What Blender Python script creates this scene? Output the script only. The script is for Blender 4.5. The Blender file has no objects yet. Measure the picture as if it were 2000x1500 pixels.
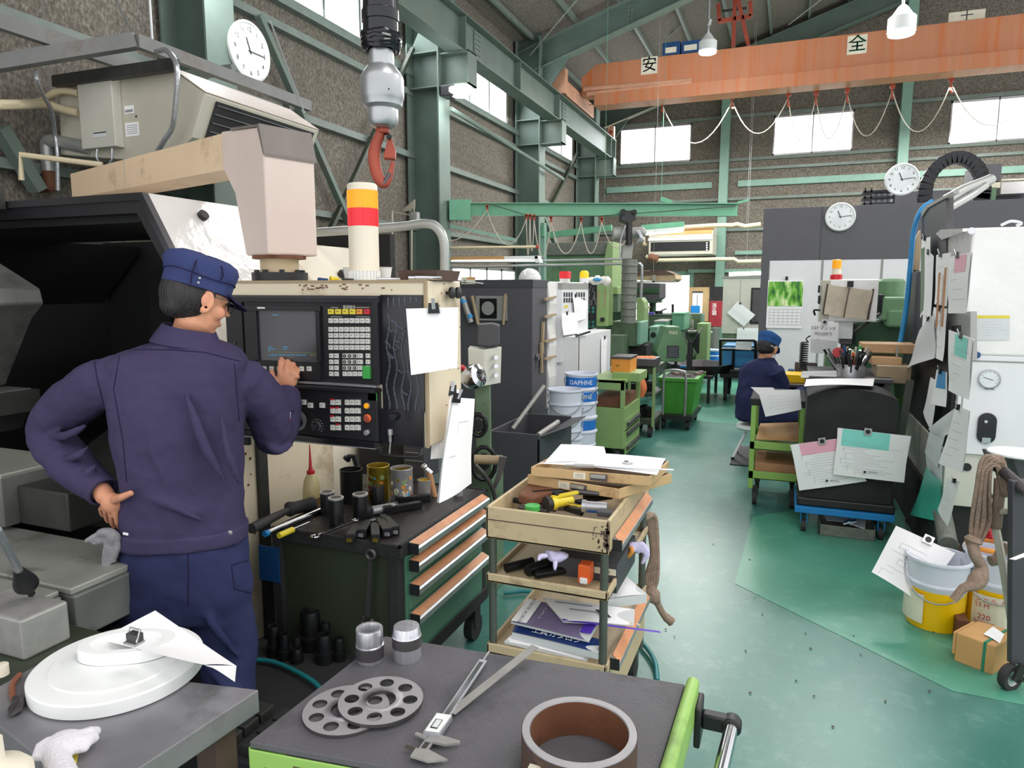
import bpy,bmesh,math,random
from mathutils import Vector,Matrix
V = Vector
random.seed(7)
C = bpy.context.scene.collection
SC = bpy.context.scene
# ---------------------------------------------------------------- camera
FPX,CXP,CYP,HC = 1370.0,1000.0,750.0,1.6
PITCH = math.atan(187.0/FPX)
YAW = math.atan(545.0/(FPX/math.cos(PITCH)))
cam = bpy.data.cameras.new('camera'); camo = bpy.data.objects.new('camera',cam); C.objects.link(camo)
cam.sensor_fit = 'HORIZONTAL'; cam.sensor_width = 36.0; cam.lens = FPX/2000*36.0
cam.clip_start = 0.05; cam.clip_end = 200
camo.location = (0,0,HC)
camo.rotation_euler = (math.pi/2-PITCH,0,YAW)
SC.camera = camo
SC.view_settings.view_transform = 'Standard'; SC.view_settings.look = 'None'
SC.view_settings.gamma = 1; SC.view_settings.exposure = 0.24
SC.view_settings.use_curve_mapping = False
# ---------------------------------------------------------------- daylight
w = bpy.data.worlds.new('sky'); SC.world = w; w.use_nodes = True
bg = w.node_tree.nodes['Background']; bg.inputs[0].default_value = (0.97,0.985,1.0,1); bg.inputs[1].default_value = 1.3
def area(name,loc,rot,sx,sy,power,col=(1,1,1)):
    l = bpy.data.lights.new(name,'AREA'); l.shape = 'RECTANGLE'; l.size = sx; l.size_y = sy; l.energy = power; l.color = col
    o = bpy.data.objects.new(name,l); C.objects.link(o); o.location = loc; o.rotation_euler = rot; return o
for i,(x,y,p) in enumerate([(0.9,1.2,55),(3.0,4.5,80),(-1.2,6.4,40),(0.8,9.6,125),(-1.6,14.0,250),(3.0,15.2,270)]):
    area('ceiling_lamp_light',(x,y,5.0),(0,0,0),1.6,1.6,p,(1.0,0.985,0.96))
area('window_daylight',(-4.8,7.2,4.95),(0,math.radians(-60),0),0.8,3.2,45,(.93,.97,1))
area('window_daylight',(-4.8,11.2,4.95),(0,math.radians(-60),0),0.8,2.6,40,(.93,.97,1))
for wx in (-3.3,0.3,3.85):
    area('window_daylight',(wx,17.7,5.1),(math.radians(-60),0,0),1.6,0.9,45,(.93,.97,1))
# ---------------------------------------------------------------- pixel to point on a real plane
cp,sp_,cy_,sy_ = math.cos(PITCH),math.sin(PITCH),math.cos(YAW),math.sin(YAW)
CF = V((-sy_*cp,cy_*cp,-sp_)); CR = V((cy_,sy_,0)); CU = CR.cross(CF)
FH = V((-sy_,cy_,0))
CAM = V((0,0,HC))
def ray(x,y): return CF + CR*((x-CXP)/FPX) + CU*((CYP-y)/FPX)
def PY(x,y,Y): d = ray(x,y); return CAM + d*(Y/d.y)
def PX(x,y,X): d = ray(x,y); return CAM + d*(X/d.x)
def PZ(x,y,Z=0.0): d = ray(x,y); return CAM + d*((Z-HC)/d.z)
def PD(x,y,D): d = ray(x,y); return CAM + d*(D/d.dot(FH))
# ---------------------------------------------------------------- materials
MATS = {}
def mat(name,col,rough=.5,metal=0.0,var=.12,scale=6.0,bump=0.0,bscale=60.0,dirt=None,dirt_amt=0.0,dscale=3.0,emit=0.0,spec=.5,stretch=None,alpha=None,trans=0.0):
    if name in MATS: return MATS[name]
    m = bpy.data.materials.new(name); m.use_nodes = True; nt = m.node_tree; N = nt.nodes; L = nt.links
    b = N['Principled BSDF']; b.inputs['Roughness'].default_value = rough; b.inputs['Metallic'].default_value = metal
    b.inputs['Specular IOR Level'].default_value = spec
    tc = N.new('ShaderNodeTexCoord'); vec = tc.outputs['Object']
    if stretch:
        mp = N.new('ShaderNodeMapping'); mp.inputs['Scale'].default_value = stretch; L.new(vec,mp.inputs['Vector']); vec = mp.outputs['Vector']
    nz = N.new('ShaderNodeTexNoise'); nz.inputs['Scale'].default_value = scale; nz.inputs['Detail'].default_value = 6; L.new(vec,nz.inputs['Vector'])
    rp = N.new('ShaderNodeValToRGB'); L.new(nz.outputs['Fac'],rp.inputs['Fac'])
    lo = [max(0,c*(1-var)) for c in col]+[1]; hi = [min(1,c*(1+var)) for c in col]+[1]
    rp.color_ramp.elements[0].position = .3; rp.color_ramp.elements[1].position = .7
    rp.color_ramp.elements[0].color = lo; rp.color_ramp.elements[1].color = hi
    out = rp.outputs['Color']
    if dirt:
        n2 = N.new('ShaderNodeTexNoise'); n2.inputs['Scale'].default_value = dscale; n2.inputs['Detail'].default_value = 8; n2.inputs['Roughness'].default_value = .7; L.new(vec,n2.inputs['Vector'])
        r2 = N.new('ShaderNodeValToRGB'); r2.color_ramp.elements[0].position = .62-dirt_amt*.3; r2.color_ramp.elements[1].position = .80-dirt_amt*.2
        L.new(n2.outputs['Fac'],r2.inputs['Fac'])
        mx = N.new('ShaderNodeMix'); mx.data_type = 'RGBA'; L.new(r2.outputs['Color'],mx.inputs[0]); L.new(out,mx.inputs[6]); mx.inputs[7].default_value = list(dirt)+[1]
        out = mx.outputs[2]
    L.new(out,b.inputs['Base Color'])
    if bump > 0:
        n3 = N.new('ShaderNodeTexNoise'); n3.inputs['Scale'].default_value = bscale; n3.inputs['Detail'].default_value = 4; L.new(vec,n3.inputs['Vector'])
        bp = N.new('ShaderNodeBump'); bp.inputs['Strength'].default_value = bump; bp.inputs['Distance'].default_value = .01; L.new(n3.outputs['Fac'],bp.inputs['Height']); L.new(bp.outputs['Normal'],b.inputs['Normal'])
    if emit > 0:
        L.new(out,b.inputs['Emission Color']); b.inputs['Emission Strength'].default_value = emit
    if trans > 0:
        b.inputs['Transmission Weight'].default_value = trans
    if alpha is not None: b.inputs['Alpha'].default_value = alpha
    m.diffuse_color = list(col)+[1]
    MATS[name] = m; return m
def G(r,g,b_):  # sRGB 0-255 to linear
    f = lambda c: (c/255/12.92) if c <= 10 else ((c/255+.055)/1.055)**2.4
    return (f(r),f(g),f(b_))
mat('steel_green',G(104,120,110),.6,var=.12,scale=3,dirt=G(108,98,84),dirt_amt=.15)
mat('steel_green_dark',G(84,102,93),.55,var=.12,scale=3)
mat('pale_green',G(126,162,146),.5,var=.08)
mat('jib_green',G(98,158,126),.4,var=.06)
mat('girt',G(115,126,118),.6,var=.12)
mat('grey_frame',G(125,126,124),.6,var=.15,dirt=G(110,95,85),dirt_amt=.2)
mat('orange_crane',G(196,130,94),.5,var=.06,scale=1.2,dirt=G(205,106,40),dirt_amt=.42,dscale=1.6,stretch=(5,1,.25))
mat('orange_pale',G(214,160,130),.5)
mat('red_oxide',G(160,70,50),.6,var=.2)
mat('ac_beige',G(196,192,176),.5,var=.04)
mat('ac_grey',G(150,151,146),.5,var=.06)
mat('ac_brown',G(168,150,134),.5,var=.06)
mat('black',(.012,.012,.014),.45,var=.2)
mat('black_gloss',(.012,.012,.016),.15,var=.2)
mat('black_matte',(.02,.02,.021),.8,var=.3,bump=.2)
mat('dark_grey',G(72,72,76),.5,var=.06)
mat('charcoal',G(88,87,92),.5,var=.04)
mat('black_iron',G(40,41,43),.38,.6,var=.25,scale=20,bump=.1)
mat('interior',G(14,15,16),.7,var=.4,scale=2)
mat('cab_top',G(46,42,42),.5,.3,var=.25,scale=9,dirt=G(70,62,58),dirt_amt=.3,dscale=9)
mat('cream',G(226,212,186),.45,var=.04,dirt=G(140,115,85),dirt_amt=.25,dscale=3)
mat('cream_clean',G(232,222,203),.4,var=.03)
mat('cream_arm',G(222,196,164),.5,var=.05,scale=2,dirt=G(150,120,90),dirt_amt=.12)
mat('pink_cream',G(214,196,186),.45,var=.03)
mat('brown_cap',G(120,110,105),.5)
mat('white_paint',G(232,232,234),.35,var=.02)
mat('white_wrap',G(238,236,234),.16,var=.03,bump=.6,bscale=9,spec=.8)
mat('offwhite',G(205,204,192),.45,var=.04)
mat('paper',G(250,249,250),.8,var=.01)
mat('paper_grey',G(215,217,218),.8,var=.03)
mat('old_paper',G(205,192,172),.7,var=.06,dirt=G(140,125,105),dirt_amt=.2,dscale=8)
mat('ink',G(150,152,158),.7)
mat('ink_dark',G(50,52,60),.7)
mat('pink',G(245,180,198),.5,var=.03)
mat('aqua',G(140,228,216),.5,var=.03)
mat('teal_sheet',G(60,175,155),.4,var=.08)
mat('navy',G(66,60,88),.92,var=.16,scale=4,bump=.8,bscale=9,spec=.12)
mat('navy_seam',G(44,38,66),.95,spec=.1)
mat('navy_blue',G(48,52,86),.92,var=.2,scale=5,bump=.8,bscale=8,spec=.15)
mat('navy_cap',G(58,66,108),.9,var=.10,scale=12,bump=.2,bscale=60,spec=.15)
mat('blue_cap',G(52,92,150),.9,var=.1,scale=12,bump=.2,spec=.15)
mat('skin',G(215,150,118),.5,var=.06,scale=20,bump=.08,bscale=200)
mat('hair',G(38,34,36),.55,var=.5,scale=120,bump=.5,bscale=160,stretch=(1,1,.12))
mat('chrome',G(205,206,210),.14,1.0,var=.05)
mat('steel',G(188,188,194),.32,.6,var=.10,scale=14)
mat('steel_dull',G(166,164,160),.5,.4,var=.12,scale=25,bump=.05)
mat('plate_steel',G(168,165,168),.45,.35,var=.05,scale=30)
mat('turned_steel',G(206,206,212),.25,.75,var=.18,scale=14,stretch=(14,14,.1))
mat('gunmetal',G(96,92,94),.45,.7,var=.12)
mat('grey_castiron',G(118,120,116),.5,.4,var=.2,scale=5,dirt=G(60,62,55),dirt_amt=.3)
mat('way_grey',G(158,158,150),.45,.35,var=.16,scale=7,dirt=G(70,70,62),dirt_amt=.25,dscale=6)
mat('dark_castiron',G(62,63,60),.5,.4,var=.3,scale=8)
mat('dark_green',G(52,60,46),.5,var=.2,scale=4)
mat('cab_green',G(84,128,106),.45,var=.06)
mat('machine_green',G(98,134,98),.45,var=.10,scale=4,dirt=G(60,80,58),dirt_amt=.2)
mat('machine_green_dull',G(96,118,92),.5,var=.14,scale=4,dirt=G(60,66,52),dirt_amt=.3)
mat('machine_green_light',G(140,165,112),.45,var=.08)
mat('machine_green_dark',G(44,78,52),.5,var=.15)
mat('mint',G(120,165,145),.45,var=.08)
mat('cart_green',G(150,192,96),.4,var=.07,dirt=G(90,110,60),dirt_amt=.12)
mat('bright_green',G(70,150,52),.4,var=.08)
mat('trolley_green',G(142,172,108),.45,var=.06)
mat('mat_rubber',G(92,90,94),.6,var=.10,scale=5,dirt=G(66,64,68),dirt_amt=.3,dscale=5,bump=.15,bscale=160)
mat('table_steel',G(142,140,144),.4,.35,var=.16,scale=7,dirt=G(76,72,68),dirt_amt=.35,dscale=3)
mat('beige_dirty',G(200,180,144),.5,var=.10,scale=5,dirt=G(95,72,46),dirt_amt=.30,dscale=5,bump=.05)
mat('beige_tray',G(200,168,122),.5,var=.10,scale=6,dirt=G(130,95,60),dirt_amt=.25,dscale=6)
mat('pole_grey',G(92,98,90),.4,.4,var=.15)
mat('orange_strip',G(214,148,104),.5,var=.12,scale=18)
mat('alu',G(178,180,182),.35,.7,var=.10,scale=12)
mat('pail_white',G(222,226,238),.3,var=.03)
mat('pail_blue',G(40,120,205),.35,var=.03)
mat('pail_yellow',G(245,196,0),.35,var=.03)
mat('amber',G(255,165,30),.25,var=.06,emit=.25)
mat('red_lens',G(225,45,55),.25,var=.06,emit=.2)
mat('yellow_lens',G(250,205,30),.3,emit=.15)
mat('bright_panel',(1,1,1),.6,emit=2.6)
mat('lamp_glow',(1,1,1),.4,emit=14)
mat('tube_glow',(1,1,1),.4,emit=3)
mat('blue_paint',G(30,130,200),.4,var=.12)
mat('blue_dark',G(24,70,120),.5,var=.15)
mat('blue_bin',G(60,150,210),.45,var=.05)
mat('blue_hose',G(50,150,215),.4)
mat('teal_hose',G(30,120,125),.4)
mat('cardboard',G(204,158,100),.75,var=.08)
mat('wood',G(178,130,92),.65,var=.18,scale=5,stretch=(1,8,1))
mat('wood_light',G(205,165,122),.6,var=.12,scale=5,stretch=(1,8,1))
mat('rope',G(150,128,112),.9,var=.18,scale=40,bump=.6,bscale=120)
mat('rust',G(118,74,50),.7,var=.25,scale=9,dirt=G(60,42,34),dirt_amt=.35,dscale=9)
mat('rust_dark',G(84,64,56),.6,var=.2,scale=9)
mat('brass',G(190,165,60),.3,.8,var=.12)
mat('tan_tape',G(168,148,118),.6)
mat('wire_beige',G(176,168,152),.5)
mat('pipe_beige',G(220,205,172),.5,var=.05)
mat('pipe_grey',G(170,172,168),.35,.4,var=.08)
mat('silver_hose',G(178,180,184),.25,.6,var=.2,scale=60)
mat('duct',G(110,114,106),.55,.2,var=.18,scale=30,bump=.4)
mat('red_sign',G(150,40,50),.5)
mat('white_glove',G(226,222,228),.85,var=.08,bump=.4,bscale=160)
mat('grey_glove',G(150,148,152),.85,var=.2,scale=20,bump=.5,bscale=160)
mat('lilac_glove',G(212,204,238),.8,var=.05,bump=.3,bscale=160)
mat('orange_plastic',G(235,100,40),.4)
mat('orange_rag',G(245,140,90),.8,var=.1)
mat('yellow_plastic',G(238,214,60),.35)
mat('green_plastic',G(70,170,80),.4)
mat('brown_handle',G(140,88,66),.4)
mat('bottle_clear',G(222,206,150),.3,var=.05,trans=.25)
mat('bottle_oil',G(150,110,70),.3,trans=.2)
mat('red_plastic',G(190,35,45),.35)
mat('white_plastic',G(236,238,236),.4,var=.02)
mat('nylon_white',G(244,245,243),.45,var=.01)
mat('clock_face',G(235,238,240),.4)
mat('key_white',G(216,214,208),.5,var=.05)
mat('key_yellow',G(228,208,70),.5,var=.03)
mat('key_orange',G(232,150,60),.5)
mat('key_red',G(205,50,60),.5)
mat('screen_glass',G(78,76,80),.18,var=.25,scale=2.5)
mat('screen_cyan',G(70,150,190),.5,emit=.3)
mat('screen_green',G(110,130,60),.5,emit=.2)
mat('glue_mark',G(78,82,92),.35)
mat('purple',G(95,62,190),.4)
mat('book_navy',G(28,52,110),.4)
mat('book_violet',G(128,116,150),.4)
mat('label_cream',G(228,222,200),.6)
mat('label_red',G(210,60,70),.6)
mat('sign_green',G(40,130,100),.6)
mat('sign_grey',G(70,84,82),.6)
mat('rubber',G(48,47,48),.7,var=.2)
mat('knob_teal',G(40,120,110),.4)
mat('sparkle',G(225,222,215),.1,var=.02,spec=1)

def wall_material(name,axis):
    m = bpy.data.materials.new(name); m.use_nodes = True; N = m.node_tree.nodes; L = m.node_tree.links
    b = N['Principled BSDF']; b.inputs['Roughness'].default_value = .85; b.inputs['Specular IOR Level'].default_value = .2
    tc = N.new('ShaderNodeTexCoord'); sep = N.new('ShaderNodeSeparateXYZ'); L.new(tc.outputs['Object'],sep.inputs[0])
    n1 = N.new('ShaderNodeTexNoise'); n1.inputs['Scale'].default_value = 46; n1.inputs['Detail'].default_value = 9; n1.inputs['Roughness'].default_value = .75
    mp = N.new('ShaderNodeMapping'); mp.inputs['Scale'].default_value = (1,1,.6); L.new(tc.outputs['Object'],mp.inputs[0]); L.new(mp.outputs[0],n1.inputs['Vector'])
    r = N.new('ShaderNodeValToRGB'); e = r.color_ramp.elements
    e[0].position = .30; e[0].color = list(G(74,70,63))+[1]; e[1].position = .70; e[1].color = list(G(170,162,150))+[1]
    k = r.color_ramp.elements.new(.5); k.color = list(G(120,113,103))+[1]
    L.new(n1.outputs['Fac'],r.inputs['Fac'])
    n2 = N.new('ShaderNodeTexNoise'); n2.inputs['Scale'].default_value = .8; L.new(tc.outputs['Object'],n2.inputs['Vector'])
    mx = N.new('ShaderNodeMix'); mx.data_type = 'RGBA'; mx.blend_type = 'MULTIPLY'; mx.inputs[0].default_value = .5
    L.new(r.outputs['Color'],mx.inputs[6]); L.new(n2.outputs['Fac'],mx.inputs[7])
    mx2 = N.new('ShaderNodeMix'); mx2.data_type = 'RGBA'; mx2.inputs[0].default_value = .55; L.new(mx.outputs[2],mx2.inputs[6]); L.new(r.outputs['Color'],mx2.inputs[7])
    # vertical board joints
    md = N.new('ShaderNodeMath'); md.operation = 'PINGPONG'; md.inputs[1].default_value = .455; L.new(sep.outputs[axis],md.inputs[0])
    lt = N.new('ShaderNodeMath'); lt.operation = 'LESS_THAN'; lt.inputs[1].default_value = .010; L.new(md.outputs[0],lt.inputs[0])
    mj = N.new('ShaderNodeMix'); mj.data_type = 'RGBA'; L.new(lt.outputs[0],mj.inputs[0]); L.new(mx2.outputs[2],mj.inputs[6]); mj.inputs[7].default_value = list(G(112,112,104))+[1]
    L.new(mj.outputs[2],b.inputs['Base Color'])
    bp = N.new('ShaderNodeBump'); bp.inputs['Strength'].default_value = .5; bp.inputs['Distance'].default_value = .01; L.new(n1.outputs['Fac'],bp.inputs['Height']); L.new(bp.outputs[0],b.inputs['Normal'])
    MATS[name] = m
wall_material('board_y',1); wall_material('board_x',0)
def floor_material(name,c0,c1,c2):
    m = bpy.data.materials.new(name); m.use_nodes = True; N = m.node_tree.nodes; L = m.node_tree.links
    b = N['Principled BSDF']; b.inputs['Specular IOR Level'].default_value = .5
    tc = N.new('ShaderNodeTexCoord')
    n1 = N.new('ShaderNodeTexNoise'); n1.inputs['Scale'].default_value = 1.1; n1.inputs['Detail'].default_value = 6; L.new(tc.outputs['Object'],n1.inputs['Vector'])
    r = N.new('ShaderNodeValToRGB'); r.color_ramp.elements[0].position = .35; r.color_ramp.elements[1].position = .68
    r.color_ramp.elements[0].color = list(c0)+[1]; r.color_ramp.elements[1].color = list(c1)+[1]; L.new(n1.outputs['Fac'],r.inputs['Fac'])
    n2 = N.new('ShaderNodeTexNoise'); n2.inputs['Scale'].default_value = 9; n2.inputs['Detail'].default_value = 10; n2.inputs['Roughness'].default_value = .72; L.new(tc.outputs['Object'],n2.inputs['Vector'])
    r2 = N.new('ShaderNodeValToRGB'); r2.color_ramp.elements[0].position = .52; r2.color_ramp.elements[1].position = .8; L.new(n2.outputs['Fac'],r2.inputs['Fac'])
    mx = N.new('ShaderNodeMix'); mx.data_type = 'RGBA'; L.new(r2.outputs['Color'],mx.inputs[0]); L.new(r.outputs['Color'],mx.inputs[6]); mx.inputs[7].default_value = list(c2)+[1]
    L.new(mx.outputs[2],b.inputs['Base Color'])
    mr = N.new('ShaderNodeMapRange'); mr.inputs[3].default_value = .22; mr.inputs[4].default_value = .42; L.new(n1.outputs['Fac'],mr.inputs[0]); L.new(mr.outputs[0],b.inputs['Roughness'])
    bp = N.new('ShaderNodeBump'); bp.inputs['Strength'].default_value = .12; bp.inputs['Distance'].default_value = .01; L.new(n2.outputs['Fac'],bp.inputs['Height']); L.new(bp.outputs[0],b.inputs['Normal'])
    MATS[name] = m
floor_material('floor_paint',G(50,110,99),G(78,132,120),G(106,148,138))
floor_material('floor_paint_light',G(70,144,119),G(92,162,138),G(116,172,152))
# ---------------------------------------------------------------- mesh helpers
def U(name): return MB().use(name)
class MB:
    def __init__(s): s.v = []; s.f = []; s.m = []; s.sm = []; s.mats = []; s.cur = 0; s.T = None; s.smooth = False
    def use(s,name):
        if name not in s.mats: s.mats.append(name)
        s.cur = s.mats.index(name); return s
    def add(s,vs,fs,smooth=None):
        if not s.mats: s.mats.append('black')
        o = len(s.v)
        if s.T is not None: vs = [s.T @ V(v) for v in vs]
        s.v += [tuple(v) for v in vs]
        for f in fs: s.f.append(tuple(i+o for i in f)); s.m.append(s.cur); s.sm.append(s.smooth if smooth is None else smooth)
        return s
    def hexa(s,p):  # 8 corners: bottom ring 0-3, top ring 4-7
        return s.add(p,[(0,3,2,1),(4,5,6,7),(0,1,5,4),(1,2,6,5),(2,3,7,6),(3,0,4,7)])
    def box(s,x0,y0,z0,x1,y1,z1):
        x0,x1 = min(x0,x1),max(x0,x1); y0,y1 = min(y0,y1),max(y0,y1); z0,z1 = min(z0,z1),max(z0,z1)
        return s.hexa([(x0,y0,z0),(x1,y0,z0),(x1,y1,z0),(x0,y1,z0),(x0,y0,z1),(x1,y0,z1),(x1,y1,z1),(x0,y1,z1)])
    def bc(s,c,sx,sy,sz): return s.box(c[0]-sx/2,c[1]-sy/2,c[2]-sz/2,c[0]+sx/2,c[1]+sy/2,c[2]+sz/2)
    def beam(s,p0,p1,w_,h_,up=(0,0,1)):
        p0,p1 = V(p0),V(p1); d = (p1-p0).normalized(); up = V(up)
        if abs(d.dot(up)) > .98: up = V((0,1,0)) if abs(d.y) < .9 else V((1,0,0))
        r = d.cross(up).normalized(); u = r.cross(d).normalized(); a = r*w_/2; b = u*h_/2
        return s.hexa([p0-a-b,p0+a-b,p1+a-b,p1-a-b,p0-a+b,p0+a+b,p1+a+b,p1-a+b])
    def ibeam(s,p0,p1,w_,h_,t=.012,up=(0,0,1)):
        p0,p1 = V(p0),V(p1); d = (p1-p0).normalized(); r = d.cross(V(up)).normalized(); u = r.cross(d).normalized()
        for k in (-1,1): o = u*(k*(h_/2-t/2)); s.beam(p0+o,p1+o,w_,t,up)
        return s.beam(p0,p1,t,h_-2*t,up)
    def ring(s,c,a,b,n): return [V(c)+V(a)*math.cos(2*math.pi*i/n)+V(b)*math.sin(2*math.pi*i/n) for i in range(n)]
    def loft(s,rings,caps=True,smooth=True,closed=True):
        n = len(rings[0]); vs = [v for r in rings for v in r]; fs = []
        for k in range(len(rings)-1):
            for i in range(n if closed else n-1):
                j = (i+1) % n; fs.append((k*n+i,k*n+j,(k+1)*n+j,(k+1)*n+i))
        o = len(vs)
        s.add(vs,fs,smooth)
        if caps:
            s.add(rings[0],[tuple(range(n-1,-1,-1))],False); s.add(rings[-1],[tuple(range(n))],False)
        return s
    def basis(s,d):
        d = V(d).normalized(); a = V((0,0,1)) if abs(d.z) < .9 else V((1,0,0))
        u = a.cross(d).normalized(); return u,d.cross(u).normalized()
    def cyl(s,p0,p1,r0,r1=None,n=20,caps=True):
        r1 = r0 if r1 is None else r1; p0,p1 = V(p0),V(p1); u,v = s.basis(p1-p0)
        return s.loft([s.ring(p0,u*r0,v*r0,n),s.ring(p1,u*r1,v*r1,n)],caps)
    def lathe(s,c,prof,n=28,axis=(0,0,1),smooth=True,caps=False):  # prof: list of (r, h)
        c = V(c); ax = V(axis).normalized(); u,v = s.basis(ax)
        rings = [s.ring(c+ax*h,u*max(r,1e-4),v*max(r,1e-4),n) for r,h in prof]
        for k in range(len(rings)-1): s.loft(rings[k:k+2],False,smooth)
        return s
    def pipe(s,c0,c1,ro,ri,n=28):
        c0,c1 = V(c0),V(c1); L_ = (c1-c0).length
        return s.lathe(c0,[(ri,0),(ro,0),(ro,L_),(ri,L_),(ri,0)],n,c1-c0)
    def tube(s,pts,r,n=8,caps=True):
        pts = [V(p) for p in pts]; R_ = []; pu = None
        for i,p in enumerate(pts):
            d = (pts[min(i+1,len(pts)-1)]-pts[max(i-1,0)]).normalized()
            if pu is None: pu,pv = s.basis(d)
            else:
                pu = (pu-d*pu.dot(d)).normalized(); pv = d.cross(pu)
            rr = r[i] if isinstance(r,(list,tuple)) else r
            R_.append(s.ring(p,pu*rr,pv*rr,n))
        return s.loft(R_,caps)
    def prism(s,poly,ax,a0,a1):  # poly of 2D points in the two other axes, extruded along ax
        def P(q,a): return {'x': (a,q[0],q[1]),'y': (q[0],a,q[1]),'z': (q[0],q[1],a)}[ax]
        n = len(poly); vs = [P(q,a0) for q in poly]+[P(q,a1) for q in poly]
        return s.add(vs,[tuple(range(n)),tuple(range(2*n-1,n-1,-1))]+[(i,i+n,(i+1) % n+n,(i+1) % n) for i in range(n)])
    def slab(s,pts,off):  # planar polygon given a thickness along vector off
        pts = [V(p) for p in pts]; off = V(off); n = len(pts)
        return s.add(pts+[p+off for p in pts],[tuple(range(n)),tuple(range(2*n-1,n-1,-1))]+[(i,i+n,(i+1) % n+n,(i+1) % n) for i in range(n)])
    def ell(s,c,a,b,d,nu=16,nv=10):
        c,a,b,d = V(c),V(a),V(b),V(d); R_ = []
        for k in range(nv+1):
            t = math.pi*(k+.001)/(nv+.002); R_.append(s.ring(c+d*math.cos(t),a*math.sin(t),b*math.sin(t),nu))
        return s.loft(R_,True)
    def text(s,txt,o,r,u,size,align='CENTER',depth=.0):
        vs,fs = textmesh(txt,align); o,r,u = V(o),V(r).normalized(),V(u).normalized()
        return s.add([o+r*(v[0]*size)+u*(v[1]*size) for v in vs],fs,False)
    def build(s,name,parent=None,bevel=0.0,label=None,extra=None):
        me = bpy.data.meshes.new(name); me.from_pydata(s.v,[],s.f)
        for k in (s.mats or ['black']): me.materials.append(MATS[k])
        me.polygons.foreach_set('material_index',s.m); me.polygons.foreach_set('use_smooth',s.sm); me.update()
        bm = bmesh.new(); bm.from_mesh(me); bmesh.ops.recalc_face_normals(bm,faces=bm.faces)
        if any(s.sm):
            bmesh.ops.remove_doubles(bm,verts=bm.verts,dist=1e-5)
        bm.to_mesh(me); bm.free()
        o = bpy.data.objects.new(name,me); C.objects.link(o)
        if any(s.sm): 
            for e in me.edges: pass
            try: me.set_sharp_from_angle(angle=math.radians(38))
            except Exception: pass
        if bevel > 0:
            md = o.modifiers.new('edge','BEVEL'); md.width = bevel; md.segments = 2; md.limit_method = 'ANGLE'; md.angle_limit = math.radians(40)
        if parent is not None:
            o.parent = parent
            if parent.type == 'EMPTY': o.matrix_parent_inverse = Matrix.Translation(-parent.location)
        if label: o['label'] = label
        return o
_tm = {}
def textmesh(txt,align='CENTER'):
    if (txt,align) in _tm: return _tm[(txt,align)]
    cu = bpy.data.curves.new('t','FONT'); cu.body = txt; cu.align_x = align; cu.align_y = 'CENTER'; cu.size = 1; cu.resolution_u = 3
    o = bpy.data.objects.new('t',cu); C.objects.link(o); dg = bpy.context.evaluated_depsgraph_get(); dg.update()
    me = bpy.data.meshes.new_from_object(o.evaluated_get(dg)); vs = [tuple(v.co) for v in me.vertices]; fs = [tuple(p.vertices) for p in me.polygons]
    bpy.data.objects.remove(o); bpy.data.curves.remove(cu); bpy.data.meshes.remove(me)
    _tm[(txt,align)] = (vs,fs); return vs,fs
def thing(name,label,cat,loc,group=None):
    o = bpy.data.objects.new(name,None); C.objects.link(o); o.location = V(loc); o.empty_display_size = .05
    o['label'] = label; o['category'] = cat
    if group: o['group'] = group
    return o
def tag(o,label,cat,group=None):
    o['label'] = label; o['category'] = cat
    if group: o['group'] = group
    return o
def struct(o): o['kind'] = 'structure'; return o
def dup(root,delta=None,loc=None,rz=0,label=None):
    r = root.copy(); C.objects.link(r)
    r.location = V(loc) if loc is not None else root.location+V(delta); r.rotation_euler = (0,0,rz)
    if label: r['label'] = label
    def rec(src,dst):
        for ch in list(src.children):
            if ch.name in skip: continue
            c = ch.copy(); C.objects.link(c); c.parent = dst; rec(ch,c)
    skip = set(); rec(root,r); return r
def bpx(mb,x0,y0,x1,y1,Y,depth):
    ym,xm = (y0+y1)/2,(x0+x1)/2
    X0,X1 = PY(x0,ym,Y).x,PY(x1,ym,Y).x; z1,z0 = PY(xm,y0,Y).z,PY(xm,y1,Y).z
    mb.box(X0,Y,z0,X1,Y+depth,z1); return (X0,X1,z0,z1)
def bsx(mb,x0,y0,x1,y1,X,thick):
    ym,xm = (y0+y1)/2,(x0+x1)/2
    Y0,Y1 = PX(x0,ym,X).y,PX(x1,ym,X).y; z1,z0 = PX(xm,y0,X).z,PX(xm,y1,X).z
    mb.box(X-thick,Y0,z0,X,Y1,z1); return (Y0,Y1,z0,z1)
def catenary(a,b,sag,n=12):
    a,b = V(a),V(b); return [a.lerp(b,i/n)+V((0,0,-sag*4*(i/n)*(1-i/n))) for i in range(n+1)]
def arcpts(pts,n=6):  # Catmull-Rom through points
    pts = [V(p) for p in pts]; P_ = [pts[0]*2-pts[1]]+pts+[pts[-1]*2-pts[-2]]; out = []
    for i in range(1,len(P_)-2):
        for k in range(n):
            t = k/n; a,b,c,d = P_[i-1],P_[i],P_[i+1],P_[i+2]
            out.append(.5*((2*b)+(c-a)*t+(2*a-5*b+4*c-d)*t*t+(3*b-a-3*c+d)*t**3))
    out.append(pts[-1]); return out
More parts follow.
